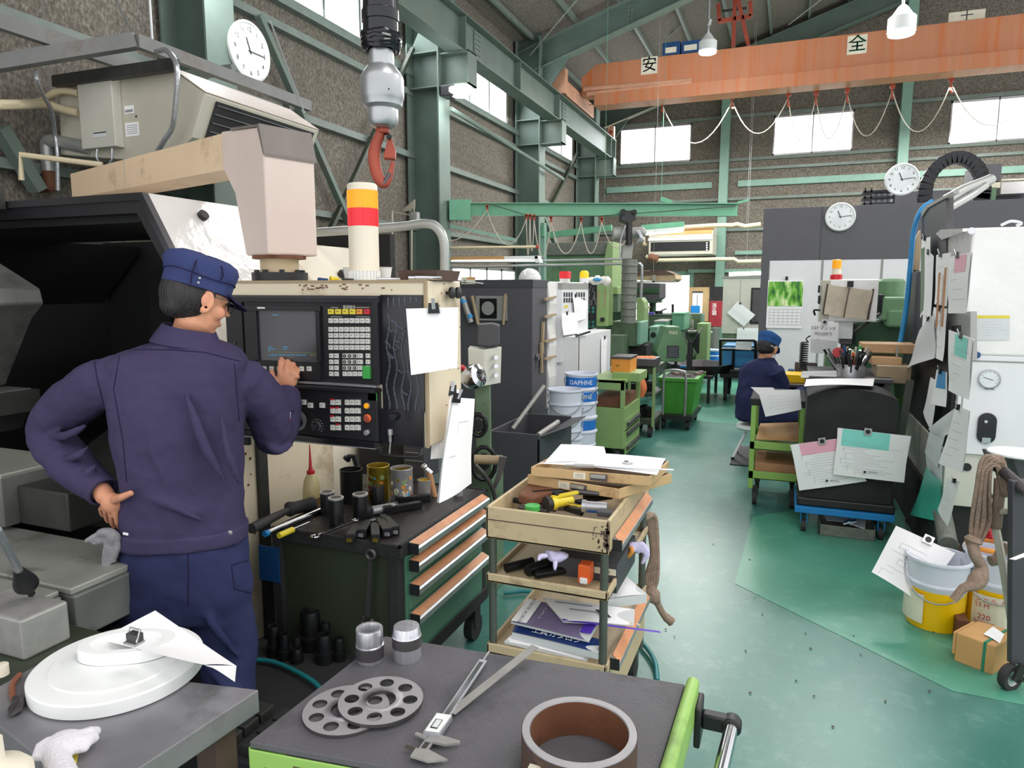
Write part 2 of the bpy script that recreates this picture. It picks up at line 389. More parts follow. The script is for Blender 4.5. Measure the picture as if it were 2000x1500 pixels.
def sheet(mb,tl,tr,br,bl,bulge=.01,nu=8,nv=10,material='paper',patch=None,lines=0,seed=0,curl=0.0):
    """curled paper between four corner points; patch=(material,u0,v0,u1,v1)"""
    tl,tr,br,bl = map(Vector,(tl,tr,br,bl)); nrm = (tr-tl).cross(bl-tl).normalized()
    if nrm.dot(CAM-tl) < 0: nrm = -nrm
    rnd = random.Random(seed); ph = rnd.random()*3
    def S(u,v,off=0):
        p = tl.lerp(tr,u).lerp(bl.lerp(br,u),v)
        h = bulge*math.sin(math.pi*u+ph*.3)*(.35+.65*v)+bulge*.5*math.sin(5*v+ph)*v+curl*v*v*v
        return p+nrm*(h+off)
    def patchgrid(u0,v0,u1,v1,a,b,off,m):
        mb.use(m); vs = [S(u0+(u1-u0)*i/a,v0+(v1-v0)*j/b,off) for j in range(b+1) for i in range(a+1)]
        mb.add(vs,[(j*(a+1)+i,j*(a+1)+i+1,(j+1)*(a+1)+i+1,(j+1)*(a+1)+i) for j in range(b) for i in range(a)],True)
    patchgrid(0,0,1,1,nu,nv,0,material)
    if patch: patchgrid(*patch[1:5],6,4,.0012,patch[0])
    for k in range(lines):
        v = .25+.68*k/max(1,lines); u0 = .08+rnd.random()*.3; u1 = min(.92,u0+.2+rnd.random()*.45)
        patchgrid(u0,v,u1,v+.004,4,1,.0015,'ink')
        if k % 3 == 0: patchgrid(u0,v,u0+.004,min(.95,v+.12),1,3,.0015,'ink')
    return nrm
def paper(label,corners,name='drawing_sheet',clip=None,cat='paper',group=None,stack=0,**kw):
    corners = [V(c) for c in corners]
    root = thing(name,label,cat,(corners[2]+corners[3])/2,group)
    mb = MB(); n = sheet(mb,*corners,**kw); mb.build('sheet',root)
    for k in range(stack):
        m2 = MB(); off = -n*(.004*(k+1)); j = (corners[1]-corners[0]).normalized()*(.006*(k+1))
        sheet(m2,*[c+off+j*(1 if i % 2 else -.5) for i,c in enumerate(corners)],bulge=kw.get('bulge',.01)*.6,seed=k+5); m2.build('sheet_behind',root)
    if clip:
        u,kind = clip; r = (corners[1]-corners[0]).normalized(); dn = (corners[3]-corners[0]).normalized(); p = corners[0].lerp(corners[1],u)
        m3 = MB()
        if kind == 'magnet':
            m3.use('alu'); s_ = .022
            q = p+n*.004; m3.slab([q-r*s_-dn*s_,q+r*s_-dn*s_,q+r*s_+dn*s_,q-r*s_+dn*s_],n*.010)
            m3.use('black'); m3.cyl(q+n*.010,q+n*.014,.014,n=14)
        elif kind == 'round':
            m3.use('rubber'); m3.cyl(p+n*.003+dn*.01,p+n*.012+dn*.01,.012,n=14)
        else:
            m3.use('black_iron'); q = p+n*.003; s_ = .016
            m3.slab([q-r*s_-dn*.016,q+r*s_-dn*.016,q+r*s_*1.2+dn*.018,q-r*s_*1.2+dn*.018],n*.010)
            m3.use('steel'); m3.beam(q-dn*.03+n*.02,q+dn*.004+n*.010,.012,.003,n)
        m3.build('clip',root)
    return root
# ================================================================ SETTING
WL,WF = -4.95,18.05   # left wall face, far wall face
m = U('floor_paint'); m.box(WL-.2,-1.5,-.1,7.5,WF+.2,0); struct(m.build('floor'))
m = U('floor_paint_light')
m.slab([(-.206,3.843,.0006),(.681,3.083,.0006),(.92,3.075,.0006),(2.6,3.0,.0006),(2.6,5.6,.0006),(.4,5.6,.0006),(.132,5.373,.0006),(-.172,5.067,.0006)],(0,0,.0012)); struct(m.build('trim_1'))
m = U('floor_paint_light'); m.box(-1.3,8.6,.0006,-.3,12.5,.0018); struct(m.build('trim_2'))
# left wall with the high window band
SILL,HEAD = 4.51,5.45
wins = [(5.5,8.35),(9.15,12.35),(13.1,16.5)]
m = U('board_y'); m.box(WL-.15,-1.5,0,WL,WF+.15,SILL); m.box(WL-.15,-1.5,HEAD,WL,WF+.15,6.2)
ys = [-1.5]+[v for wv in wins for v in wv]+[WF+.15]
for k in range(0,len(ys),2): m.box(WL-.15,ys[k],SILL,WL,ys[k+1],HEAD)
struct(m.build('wall_left'))
wn = [0]
def window(x0,y0,x1,y1,z0,z1,n_mull):
    wn[0] += 1
    fr = U('alu'); ax = 'y' if abs(x1-x0) < .01 else 'x'
    t = .05
    if ax == 'y':
        fr.box(x0-.04,y0,z0,x0+.03,y1,z0+t); fr.box(x0-.04,y0,z1-t,x0+.03,y1,z1)
        for k in range(n_mull+1):
            y = y0+(y1-y0)*k/n_mull; fr.box(x0-.04,max(y0,y-.02),z0,x0+.03,min(y1,y+.02),z1)
    else:
        fr.box(x0,y0-.03,z0,x1,y0+.04,z0+t); fr.box(x0,y0-.03,z1-t,x1,y0+.04,z1)
        for k in range(n_mull+1):
            x = x0+(x1-x0)*k/n_mull; hw = .03 if k in (0,n_mull) else .012
            fr.box(max(x0,x-hw),y0-.03,z0,min(x1,x+hw),y0+.04,z1)
    o = struct(fr.build('window_%d' % wn[0]))
    p = U('bright_panel')
    if ax == 'y': p.box(x0-.03,y0+.01,z0+.02,x0-.02,y1-.01,z1-.02)
    else: p.box(x0+.01,y0+.02,z0+.02,x1-.01,y0+.03,z1-.02)
    p.build('window_pane',o)
for a,b in wins: window(WL-.05,a,WL-.05,b,SILL,HEAD,4)
# low strip window on left wall seen over the grey cabinet
FW = [(-4.19,-2.43),(-.56,1.13),(3.0,4.75)]
FZ0,FZ1 = 4.66,5.57
m = U('board_x')
DX0,DX1,DZ = -3.75,-2.36,1.92
m.box(WL-.15,WF,0,DX0,WF+.15,FZ0); m.box(DX1,WF,0,7.5,WF+.15,FZ0); m.box(DX0,WF,DZ,DX1,WF+.15,FZ0)
xs = [WL-.15]+[v for wv in FW for v in wv]+[7.5]
for k in range(0,len(xs),2): m.box(xs[k],WF,FZ0,xs[k+1],WF+.15,FZ1)
m.box(WL-.15,WF,FZ1,7.5,WF+.15,9.6)
struct(m.build('wall_far'))
for a,b in FW: window(a,WF+.02,b,WF+.02,FZ0,FZ1,2)
# bright roller door opening in the far wall
m = U('pale_green'); m.box(DX0-.1,WF-.03,0,DX0,WF+.1,DZ+.1); m.box(DX1,WF-.03,0,DX1+.1,WF+.1,DZ+.1); m.box(DX0,WF-.03,DZ,DX1,WF+.1,DZ+.1)
o = struct(m.build('door_1')); m = U('bright_panel'); m.box(DX0,WF+.10,0,DX1,WF+.12,DZ); m.build('door_panel',o)
# low strip window on left wall over the grey cabinet
m = U('alu')
y0,y1,z0,z1 = 9.9,12.6,1.5,1.95
m.box(WL,y0,z0,WL+.05,y1,z0+.04); m.box(WL,y0,z1-.04,WL+.05,y1,z1)
for k in range(5): y = y0+(y1-y0)*k/4; m.box(WL,y-.03,z0,WL+.05,y+.03,z1)
o = struct(m.build('window_7')); m = U('bright_panel'); m.box(WL+.005,y0,z0,WL+.02,y1,z1); m.build('window_pane',o)
# roof: single slope rising to the right, on purlins
SL = .308
def roofz(x): return 6.05+SL*(x-WL)
m = U('board_x')
m.hexa([(WL-.3,-1.5,roofz(WL-.3)),(6.5,-1.5,roofz(6.5)),(6.5,WF+.2,roofz(6.5)),(WL-.3,WF+.2,roofz(WL-.3)),
        (WL-.3,-1.5,roofz(WL-.3)+.08),(6.5,-1.5,roofz(6.5)+.08),(6.5,WF+.2,roofz(6.5)+.08),(WL-.3,WF+.2,roofz(WL-.3)+.08)])
struct(m.build('ceiling'))
tn = [2]
def trim(mb):
    tn[0] += 1; return struct(mb.build('trim_%d' % tn[0]))
for k in range(10):   # purlins
    x = WL+.35+k*.78; m = U('girt'); z = roofz(x)-.045
    m.beam((x,-.5,z),(x,WF,z),.05,.09,(0,0,1)); trim(m)
for z,c,h in ((2.42,'girt',.07),(3.39,'girt',.08),(4.20,'girt',.08),(4.47,'girt',.10)):  # left wall rails
    m = U(c); m.box(WL,-.5,z-h/2,WL+.08,WF,z+h/2); m.box(WL+.08,-.5,z-h/2,WL+.09,WF,z-h/2+.02); trim(m)
m = U('dark_grey'); m.box(WL,-.5,5.45,WL+.12,WF,5.6); trim(m)
for z,c,h,xa,xb in ((6.85,'girt',.06,-1.5,7),(5.62,'girt',.07,WL,7),(4.63,'girt',.07,WL,7),(4.40,'girt',.06,WL,7),(4.07,'pale_green',.14,-4.5,-1.9),(4.07,'pale_green',.14,-1.3,7),(3.72,'girt',.06,WL,7),(3.0,'girt',.07,WL,7),(2.45,'pale_green',.09,-1.3,0.3),(2.02,'pale_green',.08,-2.4,.3),(1.5,'pale_green',.08,-2.3,.3)):
    m = U(c); m.box(xa,WF-.07,z-h/2,xb,WF,z+h/2); trim(m)
# far wall posts
for i,x in enumerate((-1.62,2.12)):
    m = U('pale_green'); m.ibeam((x,WF-.19,0),(x,WF-.19,roofz(x)-.05),.2,.2,.012,(0,1,0))
    tag(m.build('wall_post'),['pale green post on the far wall above the grey electrical boxes','pale green post on the far wall above the round clock'][i],'post','pale green posts on the far wall')
# -------- crane columns
COLY = [4.75,8.75,12.75,16.75]
clab = ['wide green steel column behind the large round clock','green steel column that carries the left end of the jib crane','green steel column left of the wide far windows, third along the left wall','green steel column in the far left corner of the hall']
for i,y in enumerate(COLY):
    root = thing('steel_column',clab[i],'column',(-4.62,y,0),'green columns along the left wall')
    m = U('steel_green_dark')
    m.box(-4.88,y-.008,0,-4.44,y+.008,6.2)
    m.use('steel_green'); m.box(-4.90,y-.16,0,-4.88,y+.16,6.1); m.box(-4.44,y-.16,0,-4.42,y+.16,6.1)
    for z in (4.22,4.66): m.box(-4.88,y-.15,z,-4.44,y+.15,z+.014)
    m.build('shaft',root)
    m = U('steel_green'); m.box(-4.42,y-.012,4.24,-4.02,y+.012,4.62); m.box(-4.42,y-.13,4.22,-4.0,y+.13,4.236); m.box(-4.42,y-.13,4.62,-4.0,y+.13,4.636)
    m.box(-4.02,y-.13,4.22,-4.0,y+.13,4.64); m.build('bracket',root)
# -------- crane girder with rail
root = thing('crane_girder','long green steel girder running along the left wall on the column brackets','girder',(-4.2,8,4.64))
m = U('steel_green'); m.ibeam((-4.2,-1,4.88),(-4.2,17.2,4.88),.24,.48,.016); m.box(-4.09,17.18,4.62,-4.31,17.2,5.1)
for y in COLY+[6.75,10.75]:
    m.box(-4.31,y-.007,4.66,-4.09,y+.007,5.1)
    if y in COLY:
        m.box(-4.19,y+.45,4.68,-4.176,y+.7,5.08)
        m.use('girt')
        for a in range(6):
            for b in (0.5,.57,.63): m.bc((-4.172,y+b,4.72+a*.064),.012,.022,.022)
        m.use('steel_green')
m.build('web',root)
m = U('dark_castiron'); m.box(-4.225,-1,5.12,-4.175,17.15,5.16); m.build('rail',root)
m = U('orange_pale'); m.box(-4.26,17.0,5.12,-4.1,17.12,5.42); m.use('red_oxide'); m.cyl((-4.18,16.99,5.28),(-4.18,17.0,5.28),.05); m.build('end_stop',root)
# -------- roof beams
def rafter(y,label,x1=6.4):
    root = thing('roof_beam',label,'beam',(-4.6,y,5.6),'green roof beams')
    d = .42
    a = V((-4.85,y,roofz(-4.85)-.09-d/2-.12)); b = V((x1,y,roofz(x1)-.09-d/2)); 
    m = U('steel_green_dark'); m.beam(a,b,.012,d,(0,0,1)); m.build('web',root)
    m = U('steel_green'); dn = V((0,0,1)); off = V((SL,0,-1)).normalized()*(d/2)
    m.beam(a+off,b+off,.22,.016); m.beam(a-off,b-off,.22,.016)
    m.use('steel_green_dark'); m.slab([(-4.85,y-.014,5.0),(-4.45,y-.014,5.0),(-3.7,y-.014,roofz(-3.7)-.42),(-4.85,y-.014,roofz(-4.85)-.2)],(0,.028,0))
    m.build('flange',root)
    p = a.lerp(b,.175); m = U('girt')
    for k in range(5):
        for j in range(2):
            q = p+V((j*.06+.03,0,-.16+k*.08)); m.bc((q.x,y-.012,q.z),.022,.02,.022)
    for k in range(7):
        q = a.lerp(b,.13+k*.013)+off; m.bc((q.x,y-.06,q.z-.01),.02,.02,.02)
    m.build('bolts',root)
rafter(12.75,'green roof beam with bolted splice rising right above the orange crane')
rafter(17.75,'green roof beam against the far gable wall behind the orange crane')
rafter(8.75,'green roof beam nearest the viewer above the frame top')
# haunch plates where roof beams meet columns: diagonal braces on the left wall
def pipe_thing(name,label,cat,pts,r,matn,group=None,n=10):
    m = U(matn); m.tube(pts,r,n); return tag(m.build(name),label,cat,group)
xw = -4.82
def XW(x,y): return PX(x,y,xw)
br = [((505,30),(690,452),'steel_green',.045,'green diagonal pipe brace on the left wall behind the red and orange signal tower'),
      ((806,95),(640,460),'dark_green',.035,'dark diagonal flat brace crossing the wall behind the crane hook'),
      ((1128,300),(1040,470),'dark_green',.045,'dark diagonal brace on the left wall between the two furthest columns'),
      ((1056,410),(1085,480),'steel_green',.05,'green diagonal brace low between the two furthest columns'),
      ((0,250),(75,372),'steel_green',.06,'green diagonal angle brace at the left edge under the air conditioner')]
for a,b,mt,r,lb in br:
    m = U(mt); m.beam(XW(*a),XW(*b),r*1.3,r*1.6,(1,0,0)); tag(m.build('diagonal_brace'),lb,'brace','diagonal braces on the left wall')
# thin roof tie rods
for a,b,lb in (((1135,-10,11.5),(1035,108,12.5),'thin pale tie rod crossing the roof left of the first roof beam'),
                 ((1330,50,15.0),(1262,108,16.5),'thin pale tie rod above the blue boxes on the crane'),
                 ((1610,-6,13.5),(1540,48,15.5),'thin pale tie rod crossing the roof right of the red hoist frame')):
    m = U('girt'); m.tube([PY(*a),PY(*b)],.012,6); tag(m.build('tie_rod'),lb,'rod','thin tie rods under the roof')
m = U('steel_green'); m.tube([PX(880,212,-4.3),PX(1100,350,-4.3),PX(1240,430,-4.0)][:2],.03,6); tag(m.build('wall_pipe'),'thin green pipe slanting along the girder beside the second and third columns','pipe')
# -------- orange overhead crane
CYR = 14.0
root = thing('bridge_crane','large orange overhead travelling crane beam with rust streaks spanning the hall','crane',(-4.2,CYR,5.16))
m = U('orange_crane')
m.prism([(-4.05,5.38),(-4.05,5.70),(-3.75,5.93),(8.4,5.93),(8.4,5.38)],'y',CYR,CYR+.42)
m.build('main_beam',root,.006)
m = U('orange_crane'); m.prism([(-3.75,5.12),(-3.75,5.36),(8.4,5.36),(8.4,5.12)],'y',CYR-.14,CYR+.3)
m.build('lower_channel',root,.006)
m = U('orange_pale'); m.tube([(-3.98,CYR-.06,5.47),(-1.9,CYR-.04,5.42)],.05,8); m.tube([(-3.9,CYR-.1,5.36),(-1.9,CYR-.1,5.37)],.045,8); m.build('tie_pipe',root)
m = U('orange_pale'); m.box(-4.33,CYR-.9,5.18,-4.08,CYR+1.1,5.44); m.box(-4.35,CYR-1.0,5.18,-4.06,CYR-.85,5.62)
m.build('end_carriage',root,.01)
m = U('dark_castiron')
for dy in (-.7,.9): m.cyl((-4.24,CYR+dy,5.24),(-4.16,CYR+dy,5.24),.08)
m.build('wheel',root)
for cx_,ch,mt,cy in ((1268,'安','sign_grey',128),(1674,'全','sign_green',87)):
    p = PY(cx_,cy,CYR-.01); s_ = .155
    m = U('label_cream'); m.box(p.x-s_,CYR-.012,p.z-s_,p.x+s_,CYR-.001,p.z+s_)
    m.use(mt); m.text(ch,(p.x,CYR-.014,p.z-.0),(1,0,0),(0,0,1),.29); m.text(ch,(p.x+.006,CYR-.014,p.z+.004),(1,0,0),(0,0,1),.29); m.build('sign_plate',root)
m = U('label_cream'); p = PY(1888,36,CYR+.2); m.box(p.x-.26,CYR+.2,p.z-.06,p.x+.26,CYR+.212,p.z+.12); m.use('ink_dark'); m.text('十',(p.x,CYR+.198,p.z+.03),(1,0,0),(0,0,1),.2); m.build('sign_plate',root)
m = U('red_oxide')
for a,b in (((1432,92),(1436,-8)),((1462,90),(1440,-8)),((1403,42),(1467,32)),((1405,42),(1403,8)),((1467,32),(1465,3))):
    m.beam(PY(a[0],a[1],CYR+.5),PY(b[0],b[1],CYR+.5),.07,.07,(0,1,0))
m.use('dark_castiron'); m.beam(PY(1410,22,CYR+.5),PY(1458,16,CYR+.5),.04,.04); m.build('hoist_frame',root)
for k,(xa,xb) in enumerate(((1294,1328),(1331,1368))):
    m = U('blue_dark'); bpx(m,xa,82-k*3,xb,106-k*3,CYR+.1,.35); m.use('label_cream'); bpx(m,xa+5,92-k*5,xb-7,103-k*5,CYR+.092,.006)
    o = m.build('control_box',root,.006)
# festoon line: trolleys and sagging cables under the crane
fest = [(1293,200),(1430,192),(1540,187),(1594,184),(1655,179),(1743,171),(1858,158),(2040,135)]
FY = CYR+.45
pts = [PY(x,y,FY) for x,y in fest]
zf = 5.0
for i,p in enumerate(pts[:-1]):
    m = U('red_oxide'); m.cyl((p.x,FY-.02,p.z+.02),(p.x,FY+.02,p.z+.02),.045); m.box(p.x-.015,FY-.01,p.z-.15,p.x+.015,FY+.01,p.z); m.tube([(p.x,FY,p.z-.15),(p.x+.03,FY,p.z-.19)],.02)
    tag(m.build('cable_trolley'),['first','second','third','fourth','fifth','sixth','seventh'][i]+' from the left of the small red cable trolleys hanging under the orange crane','trolley','red cable trolleys under the crane')
sags = [(1110,262,1293,200,.05),(1293,205,1430,197,.75),(1430,197,1540,190,.62),(1540,192,1594,189,.75),(1594,189,1655,184,.75),(1655,184,1743,176,.75),(1743,176,1858,163,.75),(1858,163,2040,145,.75)]
m = U('wire_beige')
for x0,y0,x1,y1,s_ in sags[1:]: m.tube(catenary(PY(x0,y0,FY),PY(x1,y1,FY),s_),.009,6)
m.tube([PY(1293,203,FY),PY(1180,250,FY)],.012,6)
m.use('dark_castiron'); m.tube([PY(1150,205,FY),PY(2040,130,FY)],.006,5)
tag(m.build('festoon_cable'),'pale cable hanging in loops from the red trolleys under the orange crane','cable')
# high bay lamps
def highbay(x,y,Y,r,lb):
    p = PY(x,y,Y); root = thing('high_bay_lamp',lb,'lamp',p,'round high bay lamps')
    m = U('white_plastic'); m.lathe(p,[(.03,.30),(.05,.28),(r*.75,.2),(r,.17),(r,.03)],24); m.build('housing',root)
    m = U('lamp_glow'); m.cyl(p+V((0,0,0)),p+V((0,0,.12)),r*.93,n=24); m.build('diffuser',root)
    m = U('alu'); m.tube([p+V((0,0,.3)),(p.x,p.y,roofz(p.x)-.02)],.015); m.tube([p+V((0,0,.42)),p+V((.02,0,.5))],.035); m.build('hanging_rod',root)
    l = bpy.data.lights.new('high_bay_bulb','POINT'); l.energy = 60; l.shadow_soft_size = r; lo = bpy.data.objects.new('high_bay_bulb',l); C.objects.link(lo); lo.location = p-V((0,0,.12))
highbay(1382,104,12.0,.14,'round lit lamp hanging in front of the orange crane, left one')
highbay(1760,68,9.0,.14,'round lit lamp hanging nearer, above the right part of the orange crane')
# flood lamps under the column brackets
for i,(y,lb) in enumerate(((4.75,'bright flood lamp on the column above the large clock'),(8.75,'bright flood lamp fixed below the bracket of the second column'))):
    c = V((-4.16,y-.05,4.12)); root = thing('flood_lamp',lb,'lamp',c,'flood lamps on the columns')
    m = U('black_iron'); m.box(c.x-.24,c.y-.1,c.z-.03,c.x-.04,c.y+.1,c.z+.10); m.build('housing',root,.01)
    m = U('lamp_glow'); m.lathe(c,[(.001,-.03),(.10,-.03),(.15,.02),(.15,.07),(.001,.08)],20); m.build('lens',root)
    l = bpy.data.lights.new('flood_bulb','POINT'); l.energy = 14; l.shadow_soft_size = .12; l.color = (.92,.95,1); lo = bpy.data.objects.new('flood_bulb',l); C.objects.link(lo); lo.location = c+V((.1,-.1,-.22))
# -------- clocks
def clock(c,nrm,r,lb,hm=(11,14),ncol='ink_dark',fs=.23):
    c = V(c); nrm = V(nrm).normalized(); up = V((0,0,1)); rt = up.cross(nrm).normalized()
    root = thing('wall_clock',lb,'clock',c,'round wall clocks')
    m = U('white_plastic'); m.lathe(c,[(.001,0),(r*.96,0),(r,.02),(r,.035),(r*.92,.045),(r*.9,.03)],40,nrm); m.build('rim',root)
    m = U('clock_face'); m.lathe(c,[(r*.91,.028),(.001,.0281)],40,nrm,False)
    m.use(ncol)
    for k in range(12):
        a = math.radians(30*(k+1)); q = c+nrm*.031+rt*(math.sin(a)*r*.72)+up*(math.cos(a)*r*.72); m.text(str(k+1),q,rt,up,r*fs)
    m.build('dial',root)
    def hand(ang,L,w_):
        a = math.radians(ang); d = rt*math.sin(a)+up*math.cos(a); mm = U('black'); mm.beam(c+nrm*.034-d*r*.1,c+nrm*.034+d*L*r,w_*r,.002,nrm); mm.build('hand',root)
    hand(hm[0]*30+hm[1]*.5,.45,.05); hand(hm[1]*6,.7,.035)
    return root
clock((-4.42,5.05,3.60),(1,0,0),.245,'largest wall clock, on the green column above the air conditioner',(11,15))
# ================================================================ LATHE AND PENDANT (left)
PYL = 2.05
root = thing('cnc_lathe','large cream and black turning machine with open dark work area at left','machine',(-2.6,2.2,0))
XF = -2.03
prof = [(-4.3,1.965),(-2.335,1.965),(-2.10,1.56),(XF,1.38),(XF,.70)]
def off(p,t): return [(-4.3,1.965-t),(-2.335-t*.6,1.965-t),(-2.10-t*.95,1.56-t*.1),(XF-t,1.38-t*.2),(XF-t,.70)]
m = U('white_wrap'); inn = off(prof,.05)
for i in range(len(prof)-1):
    a,b,c,d = prof[i],prof[i+1],inn[i+1],inn[i]
    m.use('white_wrap' if i in (0,1,2) else 'cream')
    m.prism([a,b,c,d],'y',PYL+.03,2.78)
m.build('door_hood',root)
m = U('charcoal'); i2 = off(prof,.028); i3 = off(prof,.075)
for i in range(len(prof)-1): m.prism([prof[i],prof[i+1],i2[i+1],i2[i]],'y',PYL,PYL+.03)
m.use('black')
for i in range(len(prof)-1): m.prism([i2[i],i2[i+1],i3[i+1],i3[i]],'y',PYL+.012,PYL+.06)
m.use('black'); m.cyl((-2.29,PYL+.25,1.895),(-2.275,PYL+.25,1.905),.022)
m.build('door_edge',root)
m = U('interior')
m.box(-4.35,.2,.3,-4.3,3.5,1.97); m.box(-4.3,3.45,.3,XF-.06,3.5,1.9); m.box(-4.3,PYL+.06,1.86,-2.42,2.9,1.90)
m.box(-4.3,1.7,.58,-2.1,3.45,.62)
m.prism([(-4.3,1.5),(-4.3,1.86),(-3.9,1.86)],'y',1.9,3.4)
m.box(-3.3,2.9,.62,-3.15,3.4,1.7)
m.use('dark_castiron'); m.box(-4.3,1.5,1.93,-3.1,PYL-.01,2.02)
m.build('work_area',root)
m = U('cream_clean'); m.box(XF-.05,2.78,.12,XF,3.5,1.40); m.prism([(XF-.9,1.82),(XF-.25,1.82),(XF,1.55),(XF,1.40),(XF-.9,1.40)],'y',2.78,3.42)
m.use('black'); m.cyl((XF-.10,3.05,1.66),(XF-.085,3.05,1.68),.03)
m.build('side_cover',root,.006)
m = U('cream'); m.box(XF-.04,PYL+.03,.12,XF,2.78,.70); m.use('dark_castiron'); m.box(XF,2.25,.12,XF+.02,2.30,1.05); m.build('lower_panel',root)
m = U('rust'); 
for k in range(60):
    m.bc((XF+.001,PYL+.06+random.random()**2*.12,.55+random.random()*.8),.003,.004+random.random()*.008,.004+random.random()*.008)
m.build('rust_spots',root)
# turret and bed castings
m = U('grey_castiron')
T = PY(20,600,1.8)
m.prism([(-2.95,1.78),(-2.86,1.72),(-2.60,1.60),(-2.585,1.54),(-2.66,1.48),(-2.86,1.20),(-3.1,1.18),(-3.1,1.78)],'y',1.52,1.80)
m.use('dark_castiron'); m.cyl((-2.69,1.50,1.54),(-2.69,1.53,1.54),.05); m.prism([(-3.1,1.10),(-2.72,1.12),(-2.78,1.02),(-3.1,1.02)],'y',1.50,1.80)
o = m.build('turret',root,.008); o.location.x -= .16; o.location.y += .12
m = U('dark_castiron'); m.box(-3.2,1.68,1.10,-2.86,1.95,1.19); m.use('grey_castiron'); m.cyl((-2.93,1.75,1.19),(-2.93,1.75,1.21),.03,n=6); m.box(-3.2,1.66,1.185,-2.88,1.93,1.195); m.build('tool_block',root,.004)
m = U('way_grey'); m.box(-3.4,1.45,.985,-2.36,1.72,1.0); m.use('grey_castiron'); m.box(-3.4,1.45,.82,-2.36,1.72,.985); m.use('dark_castiron'); m.box(-2.36,1.50,.82,-2.12,1.70,.95); m.cyl((-2.52,1.44,.92),(-2.52,1.46,.92),.016); m.build('saddle',root,.006)
m = U('dark_castiron')
m.hexa([(-3.0,1.75,.62),(-2.08,1.75,.62),(-2.08,2.9,.62),(-3.0,2.9,.62),(-3.0,1.75,.64),(-2.08,1.75,.64),(-2.08,2.9,1.2),(-3.0,2.9,1.2)]); m.build('chip_chute',root)
m = U('way_grey'); m.box(-2.9,.3,.785,-1.78,1.215,.80); m.build('way_cover',root,.004)
m = U('way_grey'); m.box(-2.9,1.225,.785,-1.75,1.50,.805); m.use('black'); m.box(-2.6,1.50,.70,-1.84,1.7,.76); m.build('way_cover',root,.004)
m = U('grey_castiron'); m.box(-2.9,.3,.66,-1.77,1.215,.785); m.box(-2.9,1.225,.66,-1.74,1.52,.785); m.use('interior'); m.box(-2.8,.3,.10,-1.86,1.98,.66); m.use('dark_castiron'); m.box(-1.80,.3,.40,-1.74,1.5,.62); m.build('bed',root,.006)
m = U('blue_dark'); m.box(-1.79,.3,.16,-1.66,1.42,.36); m.use('alu'); m.box(-1.66,.3,.355,-1.655,1.42,.365); m.build('skirting',root,.004)
# glints of chips
m = U('chrome')
for k in range(70):
    m.bc((-2.9+random.random()*.75,1.8+random.random()*.8,.68+random.random()*.25),.006,.006,.004)
o = m.build('metal_chips',root); o['kind'] = 'stuff'
# tail block with lever
root = thing('lever_block','grey steel block with a black ball-grip lever at the left edge','machine part',(-1.62,1.0,.70))
m = U('steel_dull'); m.box(-1.74,.96,.78,-1.54,1.07,.875); m.build('block',root,.006)
m = U('dark_green'); m.box(-2.0,.80,.35,-1.50,1.12,.78); m.use('blue_paint'); m.box(-1.499,.80,.66,-1.495,1.05,.71); m.build('pedestal',root,.006)
a,b = PY(48,1135,1.02),PY(-6,1035,.92)
m = U('alu'); m.cyl(a,b,.009); m.use('black'); q = a+(a-b)*.0
m.lathe(a-(a-b).normalized()*.03,[(.010,-.02),(.013,-.01),(.024,.03),(.026,.045),(.018,.06),(.008,.066),(.008,.09)],18,a-b); m.build('lever',root)
# -------- pendant
root = thing('control_pendant','cream machine control cabinet with screen, key rows and black glue-marked side panel','control panel',(-1.55,PYL+.1,1.05))
LX,RX = PY(450,700,PYL).x,PY(832,700,PYL).x
ZT,ZB = PY(760,548,PYL).z,PY(760,868,PYL).z
m = U('cream'); m.box(LX,PYL,ZB,RX,PYL+.27,ZT); m.build('cabinet',root,.006)
m = U('tan_tape'); m.box(RX-.004,PYL-.003,ZB,RX+.004,PYL+.012,ZT); m.box(LX,PYL-.002,ZT-.008,RX,PYL+.02,ZT+.002); m.build('edge_trim',root)
m = U('rust')
for k in range(26): m.bc((RX-.5+random.random()*.12*(1 if k % 2 else 3.2),PYL-.0015,ZT-.012-random.random()*.02),.003+random.random()*.012,.002,.004)
for k in range(20): m.bc((RX+.0015,PYL+.1+random.random()*.16,ZB+.1+random.random()*.5),.002,.004,.004)
m.build('stains',root)
def fb(mb,x0,y0,x1,y1,f0,f1):  # box on the pendant front between offsets toward the viewer
    a,b = PY(x0,(y0+y1)/2,PYL),PY(x1,(y0+y1)/2,PYL); z1,z0 = PY((x0+x1)/2,y0,PYL).z,PY((x0+x1)/2,y1,PYL).z
    mb.box(a.x,PYL-f1,z0,b.x,PYL-f0,z1)
m = U('black'); fb(m,453,577,746,590,0,.02); fb(m,453,590,484,866,0,.016); fb(m,735,590,746,750,0,.022); fb(m,484,590,735,745,0,.008)
m.use('alu'); fb(m,484,744,742,748,0,.028); m.use('dark_grey'); fb(m,456,579,744,581,.02,.021)
for q in ((608,581),(728,581),(466,670),(466,680)): fb(m,q[0]-1.5,q[1]-1.5,q[0]+1.5,q[1]+1.5,.02,.022)
bez = m.build('bezel',root,.003)
m = U('black')
for r_ in ((486,597,632,607),(486,607,510,705),(624,607,632,705),(486,705,632,738)): fb(m,*r_,.008,.02)
m.use('screen_glass'); fb(m,510,607,624,705,.008,.011)
m.use('screen_cyan')
random.seed(3)
for yy,xs_ in ((677,[(528,536),(557,568)]),(681,[(528,542),(557,566)]),(684,[(528,533)]),(693,[(530,546),(548,562),(564,580),(582,592),(594,602)]),(615,[(536,548)])):
    for a,b in xs_: 
        xx = a
        while xx < b-1: fb(m,xx,yy-.9,xx+1.3,yy+.9,.011,.0115); xx += 2.1
m.use('screen_green'); fb(m,528,687.6,622,688.4,.011,.0115); fb(m,608,693,621,694,.011,.0115)
